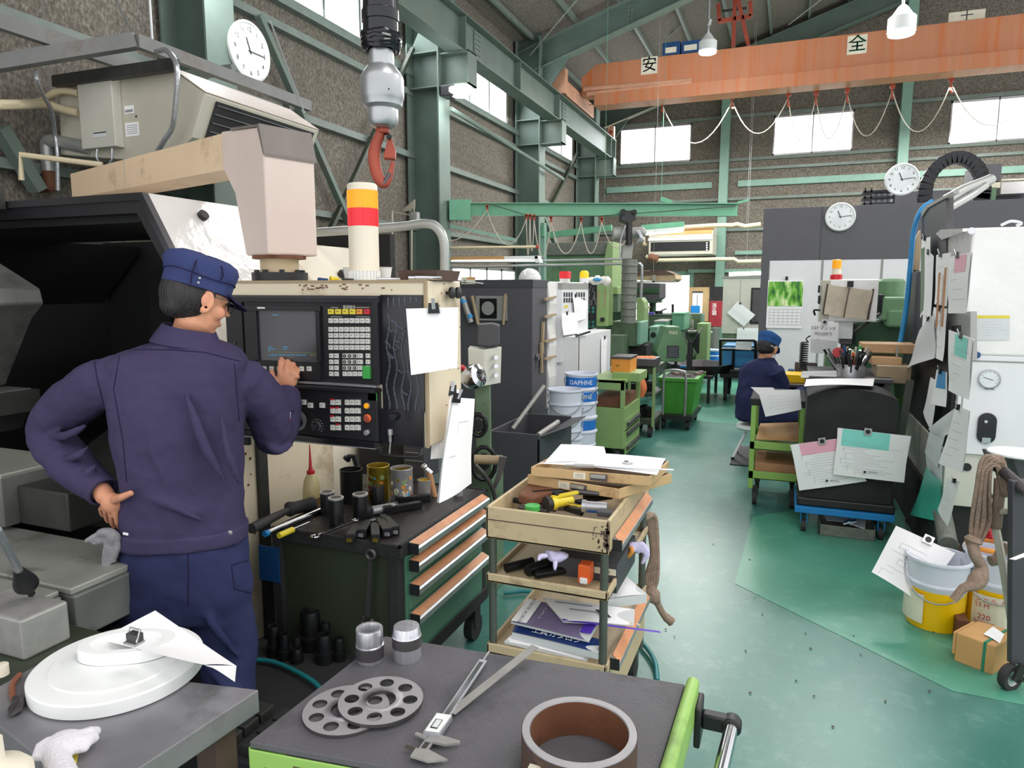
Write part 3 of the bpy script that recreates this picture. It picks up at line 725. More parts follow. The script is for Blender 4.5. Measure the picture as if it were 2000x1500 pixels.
scr = m.build('screen',root)
m = U('white_plastic'); fb(m,510,599.5,525,602.5,.02,.0205); m.build('maker_plate',scr)
# key banks
kcache = {}
def key(x0,y0,x1,y1,mt,parent,f0=.010,h=.007,mark=True,rnd=False):
    a = PY((x0+x1)/2,(y0+y1)/2,PYL); w_ = (x1-x0)/FPX*abs(2.55); hh = (y1-y0)/FPX*2.75; kk = (round(w_,3),round(hh,3),mt,rnd)
    w_ = abs(PY(x1,y0,PYL).x-PY(x0,y0,PYL).x); hh = abs(PY(x0,y1,PYL).z-PY(x0,y0,PYL).z)
    if kk not in kcache:
        mm = U(mt); mm.hexa([(-w_/2,0,-hh/2),(w_/2,0,-hh/2),(w_/2,0,hh/2),(-w_/2,0,hh/2),(-w_*.44,-h,-hh*.42),(w_*.44,-h,-hh*.42),(w_*.44,-h,hh*.42),(-w_*.44,-h,hh*.42)])
        if rnd: mm.use('black'); mm.cyl((0,-h,0),(0,-h-.0006,0),hh*.38,n=14); mm.use('key_white'); mm.bc((0,-h-.0008,0),w_*.12,.0004,hh*.4)
        elif mark: mm.use('ink_dark'); mm.bc((-w_*.05,-h-.0003,hh*.05),w_*.35,.0005,hh*.12)
        o = mm.build('key',parent); kcache[kk] = o.data
    else:
        o = bpy.data.objects.new('key',kcache[kk]); C.objects.link(o); o.parent = parent
    o.location = (a.x,PYL-f0,a.z); return o
m = U('black'); fb(m,637,597,735,738,.008,.012); m.use('key_white'); fb(m,650,600,665,600.8,.012,.0125); fb(m,700,600,725,600.8,.012,.0125); fb(m,650,618,672,618.7,.012,.0125); fb(m,700,618,726,618.7,.012,.0125)
p_ = PY(686,600,PYL); m.text('電源操作',(p_.x,PYL-.0125,p_.z),(1,0,0),(0,0,1),.013)
pad = m.build('keypad',root)
for k in range(4): key(645.5+14*k,603,657+14*k,614,'key_yellow',pad)
key(701,603,712.5,614,'key_orange',pad); key(715.5,603,727.5,614,'key_red',pad)
for k in range(8): key(646.7+10.3*k,621,655.5+10.3*k,631,'key_white',pad)
for j in range(4):
    for k in range(8): key(646.7+10.3*k,638+11.7*j,655.5+10.3*k,648+11.7*j,'key_white',pad)
for j in range(4):
    for k in range(2): key(648+10*k,689.5+11.7*j,656+10*k,699+11.7*j,'key_white',pad)
    for k in range(4): key(674+10*k,689.5+11.7*j,683+10*k,699+11.7*j,'key_white',pad,rnd=(k < 3 and j < 3))
    key(719,689.5+11.7*j,727.5,699+11.7*j,'key_white',pad)
for k in range(7): key(520+14.5*k,714,528.5+14.5*k,724,'key_white',bez,f0=.018)
# lower console
m = U('black'); fb(m,484,750,746,757,0,.05); fb(m,484,757,746,848,0,.03); m.use('black_gloss'); fb(m,490,848,746,860,0,.045); m.use('alu'); fb(m,484,858,746,860.5,0,.046)
con = m.build('console',root,.003)
for gx,n in ((657,2),(685,3)):
    for j in range(4):
        for k in range(n): key(gx+10.2*k,778+16.2*j,gx+8.8+10.2*k,788.5+16.2*j,'key_white',con,f0=.03)
for q in ((590,778),(600,778),(613,784),(636,784)): key(q[0],q[1],q[0]+9,q[1]+10,'key_white',con,f0=.03)
m = U('red_plastic')
for q in ((657,776),(657,792),(667,792),(657,808),(668,824),(590,776)): fb(m,q[0],q[1],q[0]+5,q[1]+2.5,.030,.0385)
m.build('red_marks',con)
def knob(x,y,r,mt,L=.02,parent=None,name='knob',f0=.03,rim=None):
    a = PY(x,y,PYL); a.y = PYL-f0; mm = MB()
    if rim: mm.use(rim); mm.lathe(a,[(r*1.35,0),(r*1.35,.004),(r,.006)],20,(0,-1,0))
    mm.use(mt); mm.lathe(a,[(r,0),(r,L*.8),(r*.85,L),(.001,L)],20,(0,-1,0)); return mm.build(name,parent)
knob(727.5,789.5,.0095,'amber',.012,con,'lamp_button',rim='dark_grey')
knob(727.5,814,.0105,'red_oxide',.012,con,'lamp_button',rim='orange_plastic')
knob(630,829,.013,'black_gloss',.02,con,'dial',rim='dark_grey')
knob(728,841,.010,'steel',.014,con,'key_switch',rim='black_gloss')
knob(592,818,.028,'black_gloss',.035,con,'handwheel',rim='alu')
m = U('key_white')
for k in range(12):
    a = math.radians(-130+k*24); q = PY(630,829,PYL); m.bc((q.x+math.sin(a)*.024,PYL-.0305,q.z+math.cos(a)*.024),.0015,.001,.003)
m.build('dial_scale',con)
# glue-marked black side plate
m = U('black_gloss'); fb(m,747,576,829,800,0,.006); fb(m,747,800,829,868,0,.012)
m.use('glue_mark'); random.seed(11)
def worm(pts):
    P_ = arcpts([PY(x,y,PYL-.0065) for x,y in pts],4); m.tube(P_,[.0022+.0018*abs(math.sin(i*.9)) for i in range(len(P_))],5)
for k in range(5):
    x = 757+k*14+random.random()*3; pts = [(x+math.sin(j*1.1+k)*3.2,612+(k % 3)*18+j*14) for j in range(15-(k % 3)) if 612+(k % 3)*18+j*14 < 862]; worm(pts)
for k in range(22):
    x,y = 752+random.random()*66,620+random.random()*225; worm([(x,y),(x+3+random.random()*5,y+5),(x+8+random.random()*6,y+2+random.random()*12)])
for k in range(6): worm([(758+k*11,580),(759+k*11,590+random.random()*12)])
m.build('side_plate',root)
knob(775,812,.014,'black',.02,root,'latch_knob',f0=.012)
m = U('green_plastic'); 
for a_,b_ in (((715,714),(729,738)),((728,762),(745,780))): fb(m,a_[0],a_[1],b_[0],b_[1],.028 if a_[1] > 740 else .012,.03 if a_[1] > 740 else .022)
m.build('green_tape',root)
m = U('alu'); q = PY(762,838,PYL-.02); m.tube([q,q+V((0,0,-.02))],.009); m.use('steel_dull'); m.box(q.x-.005,q.y-.002,q.z-.045,q.x+.005,q.y,q.z-.015); m.tube([q+V((0,0,-.045)),q+V((-.006,0,-.09))],.003); m.build('keys',root)
m = U('black'); m.tube(arcpts([PY(744,866,PYL),PY(744,884,PYL-.02),PY(752,889,PYL-.03),PY(812,892,PYL-.03),PY(822,884,PYL-.02),PY(823,868,PYL)],4),.006); m.build('grab_handle',root)
m = U('black'); q = V((RX,PX(872,572,RX).y,PX(872,572,RX).z)); m.lathe(q,[(.006,0),(.006,.012),(.02,.016),(.02,.026),(.001,.03)],16,(1,0,0)); m.lathe(q+V((0,.05,0)),[(.006,0),(.006,.012),(.02,.016),(.02,.026),(.001,.03)],16,(1,0,0)); m.build('clamp_screw',root)
# boom arm with pivot
root = thing('pendant_boom_arm','cream swing arm with brown end cap carrying the control cabinet from above','arm',(-2.0,2.25,ZT))
e1 = V((-.949,.316,0)); e2 = V((.316,.949,0))  # along the arm, across it
cor = PY(520,400,2.12); zt = PD(520,245,(cor-CAM).dot(FH)).z; zb = PD(520,497,(cor-CAM).dot(FH)).z
def abox(mb,a0,a1,b0,b1,z0,z1):
    O = V((cor.x,cor.y,0)); P = lambda a,b,z: O+e1*a+e2*b+V((0,0,z))
    mb.hexa([P(a0,b0,z0),P(a1,b0,z0),P(a1,b1,z0),P(a0,b1,z0),P(a0,b0,z1),P(a1,b0,z1),P(a1,b1,z1),P(a0,b1,z1)])
O = V((cor.x,cor.y,0)); P3 = lambda a,b,z: O+e1*a+e2*b+V((0,0,z))
m = U('pink_cream')
m.slab([P3(0,0,zb),P3(.16,0,zb),P3(.22,0,zt-.22),P3(.30,0,zt-.12),P3(.30,0,zt+.02),P3(.03,0,zt),P3(0,0,zt-.10)],e2*.215); m.build('riser',root,.008)
m = U('cream_arm'); m.slab([P3(.28,.02,zt-.12),P3(1.95,.02,zt-.10),P3(1.95,.02,zt+.03),P3(.28,.02,zt+.02)],e2*.17); m.use('ac_grey'); m.slab([P3(1.25,.018,zt-.105),P3(1.255,.018,zt-.105),P3(1.255,.018,zt+.028),P3(1.25,.018,zt+.028)],e2*.17); m.build('beam',root,.008)
m = U('brown_cap'); m.slab([P3(.035,-.004,zt+.004),P3(.0,-.004,zt-.10),P3(-.006,-.004,zt-.105),P3(-.006,-.004,zt-.095),P3(.02,-.004,zt+.01)],e2*.223); m.slab([P3(.03,-.004,zt),P3(.03,-.004,zt+.008),P3(.22,-.004,zt+.022),P3(.22,-.004,zt+.012)],e2*.223); m.build('end_cap',root)
m = U('rust'); c = P3(.09,.1,zb); m.cyl(c,c-V((0,0,.012)),.10); m.use('beige_dirty'); m.cyl(c-V((0,0,.012)),(c.x,c.y,ZT+.035),.072); m.use('black'); m.cyl((c.x,c.y,ZT),(c.x,c.y,ZT+.035),.105,n=28)
for k in range(8): m.cyl((c.x+.085*math.cos(k*.785),c.y+.085*math.sin(k*.785),ZT+.035),(c.x+.085*math.cos(k*.785),c.y+.085*math.sin(k*.785),ZT+.045),.01,n=6)
m.build('pivot',root)
# signal tower
c = PY(712,531,PYL+.12); c.z = ZT; d_ = (c-CAM).dot(FH); rr = 28.5*d_/FPX
zy = lambda y: PD(712,y,d_).z
root = thing('signal_tower','white signal light tower with amber and red lenses on top of the control cabinet','signal light',c)
m = U('white_plastic'); 
for k in range(26):
    a = 2*math.pi*k/26; m.bc((c.x+rr*.97*math.cos(a),c.y+rr*.97*math.sin(a),c.z+.02),.006,.006,.03)
m.cyl(c,(c.x,c.y,c.z+.04),rr*.93); m.build('base',root)
m = U('cream_clean'); m.cyl((c.x,c.y,c.z+.035),(c.x,c.y,zy(443)),rr,n=32); m.build('tube',root)
for nm,mt,a,b in (('red_lens','red_lens',443,408),('amber_lens','amber',408,373)):
    m = U(mt); m.cyl((c.x,c.y,zy(a)),(c.x,c.y,zy(b)),rr*.985,n=36)
    for k in range(36):
        an = 2*math.pi*k/36; m.bc((c.x+rr*math.cos(an)*.985,c.y+rr*math.sin(an)*.985,(zy(a)+zy(b))/2),.003,.003,abs(zy(a)-zy(b))*.96)
    m.build(nm,root)
m = U('cream_clean'); m.lathe((c.x,c.y,zy(373)),[(rr,0),(rr,.018),(rr*.9,.024),(.001,.026)],32); m.build('cap',root)
# little things lying on the cabinet
def onpen(x,dy=.0): p = PY(x,540,PYL+.06+dy); p.z = ZT; return p
p = onpen(840,.06); root = thing('metal_dish','shallow brown metal dish on the right end of the control cabinet','dish',p)
m = U('rust_dark'); w_ = .07
m.hexa([(p.x-w_*1.15,p.y-.06,ZT),(p.x+w_*.8,p.y-.06,ZT),(p.x+w_*.8,p.y+.10,ZT),(p.x-w_*1.15,p.y+.10,ZT),(p.x-w_*1.25,p.y-.07,ZT+.035),(p.x+w_*.9,p.y-.07,ZT+.035),(p.x+w_*.9,p.y+.11,ZT+.035),(p.x-w_*1.25,p.y+.11,ZT+.035)]); m.build('dish_body',root)
items = [('file_tool','flat steel file lying right of the signal tower','file','steel',[(735,.0),(790,.06)],.006),('screwdriver','small yellow handled screwdriver lying left of the signal tower','screwdriver','yellow_plastic',[(645,.0),(662,.03)],.008),
         ('marker_pen','blue and red marker pen lying beside the boom pivot','pen','blue_dark',[(622,.02),(640,.02)],.006),('drill_bit','dark drill bit on the front edge of the control cabinet','drill bit','black_iron',[(668,-.03),(690,.0)],.005),('torch_nozzle','chrome air nozzle lying at the right front corner of the control cabinet','nozzle','chrome',[(800,-.02),(862,-.01)],.009)]
for nm,lb,ct,mt,pp,r in items:
    a,b = onpen(*pp[0]),onpen(*pp[1]); a.z += r; b.z += r; m = U(mt); m.tube([a,a.lerp(b,.5),b],[r,r*.9,r*.6]); m.cyl(a,a.lerp(b,.2),r*1.2); tag(m.build(nm),lb,ct)
for x,lb in ((686,'clear plastic cup with a red base left of the signal tower'),(750,'clear plastic cup right of the signal tower')):
    p = onpen(x,.16); root = thing('plastic_cup',lb,'cup',p); m = U('paper_grey'); m.lathe(p,[(.022,0),(.03,.05),(.033,.052),(.028,.05),(.02,.004)],20); m.build('cup_wall',root)
    m = U('red_plastic' if x < 700 else 'steel'); m.cyl(p+V((0,0,.003)),p+V((0,0,.014)),.0195); m.build('contents',root)
# bent conduit pipe behind the cabinet
pipe_thing('conduit_pipe','thick silver conduit pipe bending down behind the control cabinet','pipe',arcpts([PY(600,455,3.0),PY(690,449,3.0),PY(780,443,3.0),PY(835,437,3.0),PY(858,450,3.0),PY(868,480,3.0),PY(869,540,3.0),PY(870,640,3.0)],5),.022,'pipe_grey',n=14)
# papers on the pendant
dc = V((RX,PYL,0)).dot(FH)
paper('single white sheet clipped to the right corner of the control cabinet',[PD(793,603,dc-.03),PD(896,600,dc-.01),PD(893,718,dc-.02),PD(803,732,dc-.04)],bulge=.012,clip=(.52,'clip'),seed=2)
paper('inner sheaf of white sheets clipped low on the side of the control cabinet',[PD(851,770,2.46),PD(893,760,2.5),PD(884,893,2.45),PD(841,897,2.38)],bulge=.01,clip=(.7,'clip'),stack=2,seed=4,lines=4)
paper('outer long white sheet hanging lowest from the side of the control cabinet',[PD(884,776,2.36),PD(928,779,2.48),PD(922,944,2.46),PD(851,982,2.26)],bulge=.012,clip=(.1,'clip'),stack=1,seed=6,lines=2)
# -------- crane hook in the foreground
dH = 1.9; q0 = PD(745,100,dH); s_ = dH/FPX; root = thing('crane_hook','steel hoist swivel with a worn red hook hanging in front of the window','hook',(q0.x,q0.y,PD(745,365,dH).z))
zz = lambda y: PD(745,y,dH).z
def lath(prof,mt,nm,ox=0): 
    m = U(mt); c = V((q0.x+ox,q0.y,0)); m.lathe(c,[(r*s_,zz(y)) for r,y in prof],36); return m.build(nm,root)
lath([(1,70),(33,70),(33,45),(35,44),(35,24),(33,22),(32,-2),(34,-4),(34,-60),(32,-62),(32,-700)],'black_gloss','grip_tube')
m = U('black_gloss')
for y,R_ in ((72,33),(80,33),(88,32),(95,30)):
    c = V((q0.x,q0.y,zz(y))); m.tube([c+V((math.cos(a*.4488)*R_*s_,math.sin(a*.4488)*R_*s_,.003*math.sin(a*2+y))) for a in range(15)],6*s_,8,False)
m.build('bellows',root)
lath([(1,100),(23,100),(23,128),(27,131),(39,150),(40,156),(40,192),(38,196),(36,208),(33,211),(28,214),(28.5,216),(28.5,238),(24,246),(17,250),(1,250)],'alu','swivel_body')
m = U('black'); m.cyl(PD(759,174,dH-.045),PD(759,174,dH-.05),.0025); m.build('set_screw',root)
m = U('red_oxide')
hk = arcpts([PD(x,y,dH) for x,y in ((743,252),(741,266),(735,280),(731,300),(732,322),(737,342),(745,356),(753,358),(760,346),(765,330),(767,316))],4)
n = len(hk); m.tube(hk,[s_*(8+5*math.sin(math.pi*min(1,i/n*1.15))-4*(i/n)) for i in range(n)],12); m.lathe(V((q0.x,q0.y,zz(262))),[(8*s_,0),(12*s_,.004),(12*s_,.010),(9*s_,.016)],20)
o = m.build('hook_body',root); m = U('gunmetal'); m.tube([p+V((.0,-.0045,0)) for p in hk[4:-6]],[s_*(4+3*math.sin(math.pi*i/(n-10))) for i in range(n-10)],8); m.build('worn_face',o)
m = U('red_oxide'); m.slab([PD(758,268,dH-.01),PD(763,266,dH-.01),PD(772,292,dH-.01),PD(771,310,dH-.01),PD(748,308,dH-.01),PD(752,290,dH-.01)],CF*.02); m.use('black_iron'); m.cyl(PD(760,267,dH-.02),PD(760,267,dH+.02),.007); m.build('safety_latch',root,.002)
# -------- ceiling-hung air conditioner at upper left
YA0,YA1 = 3.5,4.62
def Q(x,y): p = PY(x,y,YA0); return (p.x,p.z)
root = thing('air_conditioner','large beige ceiling hung air conditioner at upper left with dark slanted outlet','air conditioner',(-4.0,4.0,2.4),'air conditioners')
m = U('ac_beige'); m.prism([Q(115,150),Q(335,134),Q(402,182),Q(376,268),Q(318,318),Q(118,302)],'y',YA0,YA1); m.build('body',root,.008)
a,b = V((Q(402,182)[0],0,Q(402,182)[1])),V((Q(376,268)[0],0,Q(376,268)[1])); c2 = V((Q(318,318)[0],0,Q(318,318)[1]))
nn = V((.9,0,-.43))
m = U('black_matte'); p0 = a.lerp(b,.12)+V((0,YA0+.10,0)); p1 = b.lerp(c2,.55)+V((0,YA0+.10,0)); 
m.slab([a.lerp(b,.1)+V((.004,YA0+.09,0)),b+V((.004,YA0+.09,0)),b+V((.004,YA1-.06,0)),a.lerp(b,.1)+V((.004,YA1-.06,0))],(.008,0,-.002))
m.use('dark_grey')
for k in range(4): t = .2+k*.2; q = a.lerp(b,t); m.box(q.x+.008,YA0+.1,q.z-.003,q.x+.02,YA1-.07,q.z+.003)
m.build('outlet',root)
m = U('ac_brown'); q = V((Q(335,134)[0],0,Q(335,134)[1])); m.slab([q+V((0,YA0-.005,.004)),V((a.x,YA0-.005,a.z+.004)),V((a.x,YA1,a.z+.004)),q+V((0,YA1,.004))],(0,0,.006)); m.build('top_lip',root)
m = U('offwhite'); bpx(m,154,146,221,289,YA0-.07,.07); o = m.build('electric_box',root,.006)
m = U('paper_grey'); bpx(m,182,258,207,268,YA0-.073,.002); m.use('ink_dark'); bpx(m,182,258,207,260,YA0-.075,.002); m.build('label_plate',o)
m = U('paper'); bpx(m,243,206,261,222,YA0-.003,.002); bpx(m,245,239,271,266,YA0-.003,.002); m.use('ink'); bpx(m,244,214,259,219,YA0-.005,.002)
for k in range(5): bpx(m,247,244+k*4,268,245+k*4,YA0-.005,.002)
m.use('ink_dark'); bpx(m,264,225,267,229,YA0-.003,.002); m.build('rating_label',root)
m = U('ac_grey'); bpx(m,345,262,392,275,YA0+.2,.3); m.build('drain_pan',root)
m = U('silver_hose')
m.tube(arcpts([PY(305,100,3.42),PY(325,99,3.38),PY(343,122,3.36),PY(346,160,3.36),PY(341,220,3.38),PY(336,250,3.4),PY(320,275,3.4),PY(308,296,3.42)],5),.016,8)
m.build('insulated_hose',root); m = U('silver_hose'); m.tube(arcpts([PY(70,140,3.1),PY(73,160,3.1),PY(84,185,3.2),PY(100,215,3.35),PY(107,260,3.45),PY(112,300,3.45),PY(113,372,3.45)],4),.014,8)
m.build('insulated_hose',root); m = U('silver_hose'); m.tube(arcpts([PY(190,291,3.4),PY(190,310,3.4),PY(205,325,3.4),PY(218,312,3.4),PY(219,290,3.4)],4),.007,6)
m.build('insulated_hose',root)
m = U('pipe_beige')
m.tube(arcpts([PY(-25,202,2.95),PY(40,202,3.15),PY(80,198,3.45),PY(105,182,3.45),PY(125,177,3.45),PY(155,182,3.47)],5),.024,10); m.tube(arcpts([PY(-25,206,2.95),PY(40,205,3.15),PY(90,204,3.4),PY(120,213,3.45),PY(155,221,3.47)],5),.028,10)
m.build('refrigerant_pipe',root); m = U('pipe_beige'); m.tube([PY(200,322,3.3),PY(40,302,3.05),PY(42,352,3.05)],.018,8); m.build('drain_pipe',root)
m = U('pipe_grey'); m.tube(arcpts([PY(178,290,3.5),PY(120,278,3.5),PY(96,276,3.5),PY(92,292,3.5),PY(96,335,3.5)],4),.045,12); m.use('rust'); m.cyl(PY(96,335,3.5),PY(98,372,3.5),.046); m.tube([PY(100,366,3.5),PY(-10,370,3.5)],.035,10); m.build('drain_duct',root)
root = thing('hanger_frame','grey angle iron frame carrying the upper left air conditioner','frame',(-4.0,3.6,3.2))
m = U('grey_frame')
A,B = PY(-30,128,2.92),PY(266,80,3.38); zf_ = B.z
m.beam(A,B,.07,.085); m.build('front_rail',root)
E_ = PX(665,232,B.x); m = U('grey_frame'); m.beam(B,(B.x,5.05,zf_),.05,.08); m.beam((B.x,4.75,zf_-.02),(B.x-.25,5.1,zf_-.02),.05,.05); m.build('side_rail',root)
m = U('grey_frame'); m.beam((-4.25,2.2,zf_+.0),(-4.25,5.0,zf_+.0),.05,.09); m.use('girt'); m.beam((-4.9,4.2,zf_+.06),(B.x,4.2,zf_+.06),.05,.06); m.build('side_rail',root)
m = U('dark_castiron'); m.beam(PY(108,160,3.42),PY(345,126,3.42),.05,.07); m.build('cross_bar',root)
m = U('alu')
for a_,b_ in ((PY(262,70,3.4),PY(215,-20,3.5)),(PY(595,222,4.7),PY(528,40,4.7))): m.tube([a_,b_],.006,6)
m.tube([(B.x,3.5,zf_),(B.x,3.5,roofz(B.x))],.008,6); m.build('hanging_rod',root)
# ================================================================ FOREGROUND FURNITURE
def px2m(px,d): return px*d/FPX
def stand(x0,x1,ytop,ybase,z):
    """base centre, radius and height of an upright round thing standing at height z"""
    xc = (x0+x1)/2; c = PZ(xc,ybase,z); d = (c-CAM).dot(FH); r = px2m((x1-x0)/2,d*1.03)
    h = V((c.x,c.y,0)).normalized(); c = c+h*r*.93; d = (c-CAM).dot(FH); r = px2m((x1-x0)/2,(c-CAM).dot(CF))
    return c,r,PD(xc,ytop,d).z-z
# ---- dark green tool cabinet
CX0,CX1,CY0,CY1,CZ = -1.80,-1.235,2.06,2.83,.70
root = thing('tool_cabinet','dark green steel tool cabinet with orange striped drawer handles under the control cabinet','cabinet',(-1.2,1.9,0))
m = U('dark_green'); m.box(CX0+.03,CY0+.02,.23,CX1-.012,CY1-.01,CZ-.05); m.build('body',root,.004)
m = U('black_matte'); m.box(CX0,CY0,CZ-.05,CX1,CY1,CZ-.012); m.box(CX0-.0,CY0,CZ-.012,CX1,CY0+.012,CZ); m.box(CX1-.012,CY0,CZ-.012,CX1,CY1,CZ); m.box(CX0,CY1-.012,CZ-.012,CX1,CY1,CZ); m.use('cab_top'); m.box(CX0,CY0+.012,CZ-.012,CX1-.012,CY1-.012,CZ-.004); m.build('top',root,.002)
m = U('black_matte')
for x in (CX0+.02,CX1-.03):
    for y in (CY0+.02,CY1-.03): m.box(x-.02,y-.02,.18,x+.02,y+.02,CZ-.05)
m.box(CX0,CY0,.18,CX1,CY1,.235); m.build('frame',root,.003)
m = U('cab_green'); m.box(CX1-.012,CY0+.045,.235,CX1-.006,CY1-.055,CZ-.055); m.build('drawer_surround',root)
hz = [PX(798,y,CX1+.02).z for y in (1072,1107,1155,1215)]
edges = [CZ-.07,hz[1]+.022,hz[2]+.022,hz[3]+.02,.20]
for k in range(4):
    zt_ = hz[k]+.012 if k else CZ-.065; zb_ = (hz[k+1]+.020) if k < 3 else .25
    d_ = U('cab_green'); d_.box(CX1-.006,CY0+.06,zb_+.004,CX1+.002,CY1-.07,zt_); dr = d_.build('drawer',root,.001)
    h = U('alu'); z = hz[k]; y0,y1 = CY0+.06,CY1-.065
    h.prism([(CX1+.002,z-.030),(CX1+.040,z-.030),(CX1+.040,z-.010),(CX1+.034,z-.005),(CX1+.002,z+.010)],'y',y0,y1)
    h.use('orange_strip'); h.slab([(CX1+.004,y0+.004,z+.0096),(CX1+.032,y0+.004,z-.0034),(CX1+.032,y1-.004,z-.0034),(CX1+.004,y1-.004,z+.0096)],(.0006,0,.0014))
    h.use('black'); h.box(CX1+.002,y0-.006,z-.032,CX1+.041,y0,z+.008); h.build('handle',dr)
for x,y in ((CX1-.05,CY1-.06),(CX1-.05,CY0+.06),(CX0+.06,CY0+.06),(CX0+.06,CY1-.06)):
    m = U('black_matte'); m.cyl((x-.02,y,.06),(x+.02,y,.06),.06,n=18); m.box(x-.025,y-.03,.06,x+.025,y+.03,.18); m.build('castor',root)
m = U('blue_dark'); bpx(m,506,1068,545,1135,CY0-.004,.004); m.build('blue_sheet',root)
# left handle rod of cabinet plus vise-like socket rail
def standing(name,lb,ct,x0,x1,ytop,ybase,z,mt,prof=None,group=None,hollow=False,lip=None):
    c,r,h = stand(x0,x1,ytop,ybase,z); m = U(mt)
    if prof: m.lathe(c,[(r*a,h*b) for a,b in prof],28)
    elif hollow: m.lathe(c,[(.001,.002),(r,0),(r,h),(r*.8,h),(r*.78,h*.25),(.001,h*.25)],28)
    else: m.lathe(c,[(.001,0),(r,0),(r,h*.97),(r*.95,h),(.001,h)],28)
    if lip: m.use(lip); m.lathe(c,[(r*.98,h*.93),(r*1.08,h*.94),(r*1.08,h),(r*.8,h*1.005),(r*.78,h*.94)],28)
    return tag(m.build(name),lb,ct,group),c,r,h
TZ = CZ-.004
root_,c,r,h = None,*stand(593,626,930,990,TZ)
root = thing('oil_bottle','clear plastic squeeze bottle with red nozzle holding yellow oil','bottle',c)
H_ = PD(605,868,(c-CAM).dot(FH)).z-TZ; hb = PD(605,925,(c-CAM).dot(FH)).z-TZ
m = U('bottle_clear'); m.lathe(c,[(.001,0),(r,0),(r*1.02,hb*.1),(r*.98,hb*.55),(r*.8,hb*.82),(r*.45,hb),(.001,hb)],28); m.build('body',root)
m = U('bottle_oil'); m.lathe(c,[(r*1.012,.002),(r*1.03,hb*.1),(r*1.02,hb*.25),(r*1.0,hb*.25)],28); m.build('oil',root)
m = U('red_plastic'); m.lathe(c,[(r*.45,hb),(r*.48,hb+.002),(r*.46,hb+.014),(r*.25,hb+.016),(r*.24,hb+.026),(r*.2,hb+.03),(r*.05,H_),(.001,H_)],20); m.build('nozzle',root)
def cup(nm,lb,ct,x0,x1,yt,yb,mt,inner,group=None,spots=None,z=TZ):
    c,r,h = stand(x0,x1,yt,yb,z); root = thing(nm,lb,ct,c,group)
    m = U(mt); m.lathe(c,[(.001,0),(r,0),(r,h*.97),(r*1.02,h*.985),(r,h),(r*.95,h),(r*.94,h*.9)],30); m.build('wall',root)
    m = U(inner); m.lathe(c,[(r*.94,h*.92),(r*.93,.006),(.001,.006)],30); m.build('lining',root)
    if spots:
        m = MB(); rnd = random.Random(spots)
        for k in range(34):
            a = math.radians(200+rnd.random()*160); zz_ = h*(.12+rnd.random()*.62); q = c+V((math.cos(a)*r*1.002,math.sin(a)*r*1.002,zz_)); rr_ = r*(.06+rnd.random()*.17)
            m.use(rnd.choice(['key_orange','red_oxide','machine_green_light','blue_bin','label_cream','cream','brass'])); n_ = V((math.cos(a),math.sin(a),0)); m.cyl(q-n_*.004,q+n_*.0006,rr_,n=9)
        m.build('printed_pattern',root)
    return root
cup('black_tube','large black open tube standing at the back of the tool cabinet','tube',666,709,916,985,'black_iron','black')
m = U('black_iron'); m.tube([PD(702,925,3.1),PD(692,890,3.1),PD(680,893,3.1)],.015); m.cyl(PD(680,893,3.1),PD(676,898,3.1),.018); tag(m.build('angle_wrench'),'black angled wrench sticking out of the black tube','wrench')
cup('printed_can','left gold tin can with a worn colour print','can',719,762,908,978,'brass','brass','gold tin cans on the tool cabinet',5)
cup('printed_can','right gold tin can with a worn colour print, nearer the hanging papers','can',764,807,913,983,'steel','brass','gold tin cans on the tool cabinet',9)
grp = 'black tool sleeves on the tool cabinet'
for q in (('black sleeve without a rim right of the left gold can',726,751,948,992,None),('tall black sleeve with steel rim in the middle of the cabinet top',691,719,964,1016,'steel'),
          ('rear black sleeve of the pair near the oil bottle',627,654,960,1008,'steel'),('front black sleeve of the pair near the oil bottle',644,672,971,1030,'steel'),('shortest black sleeve beside the lying silver cylinder',712,728,991,1013,None)):
    standing('tool_sleeve',q[0],'sleeve',q[1],q[2],q[3],q[4],TZ,'black_iron',lip=q[5],group=grp)
def lying(nm,lb,ct,a,b,r_px,mt,z=TZ,taper=1.0,cap=None,group=None,n=16):
    p,q = PZ(*a,z),PZ(*b,z); r = px2m(r_px,(p-CAM).dot(CF)); p.z = q.z = z+r; m = U(mt); m.cyl(p,q,r,r*taper,n)
    if cap: m.use(cap); m.cyl(q,q+(q-p).normalized()*.008,r*1.15,n=n)
    return tag(m.build(nm),lb,ct,group),p,q
lying('steel_cylinder','silver ground cylinder lying behind the black clamp bars','cylinder',(727,1006),(772,998),9,'steel',cap='gunmetal')
lying('socket_extension','short chrome socket extension lying above the wrench','extension bar',(708,1026),(740,1019),4.5,'chrome')
o,p,q = lying('steel_rod','bright steel rod with blue plastic end','rod',(524,1046),(630,1000),6,'chrome')
m = U('blue_paint'); m.cyl(p,p-(q-p).normalized()*.018,.012); m.build('blue_end',o)
root = thing('rubber_mallet','black rubber mallet lying at the left rear of the cabinet top','mallet',PZ(560,1010,TZ))
a,b = PZ(492,1052,TZ),PZ(580,1000,TZ); a.z = b.z = TZ+.026; a.z += .012; m = U('rubber'); m.tube([a,a.lerp(b,.3),b],[.019,.018,.011],12)
for k in range(6): t = .03+k*.045; m.cyl(a.lerp(b,t),a.lerp(b,t+.02),.0165,n=12)
m.build('handle',root); a,b = PZ(560,1008,TZ),PZ(604,998,TZ); a.z = b.z = TZ+.026; m = U('rubber'); m.lathe(a,[(.001,0),(.027,.002),(.031,.012),(.026,.035),(.026,.08),(.030,.105),(.027,.12),(.001,.122)],20,b-a); m.build('head',root)
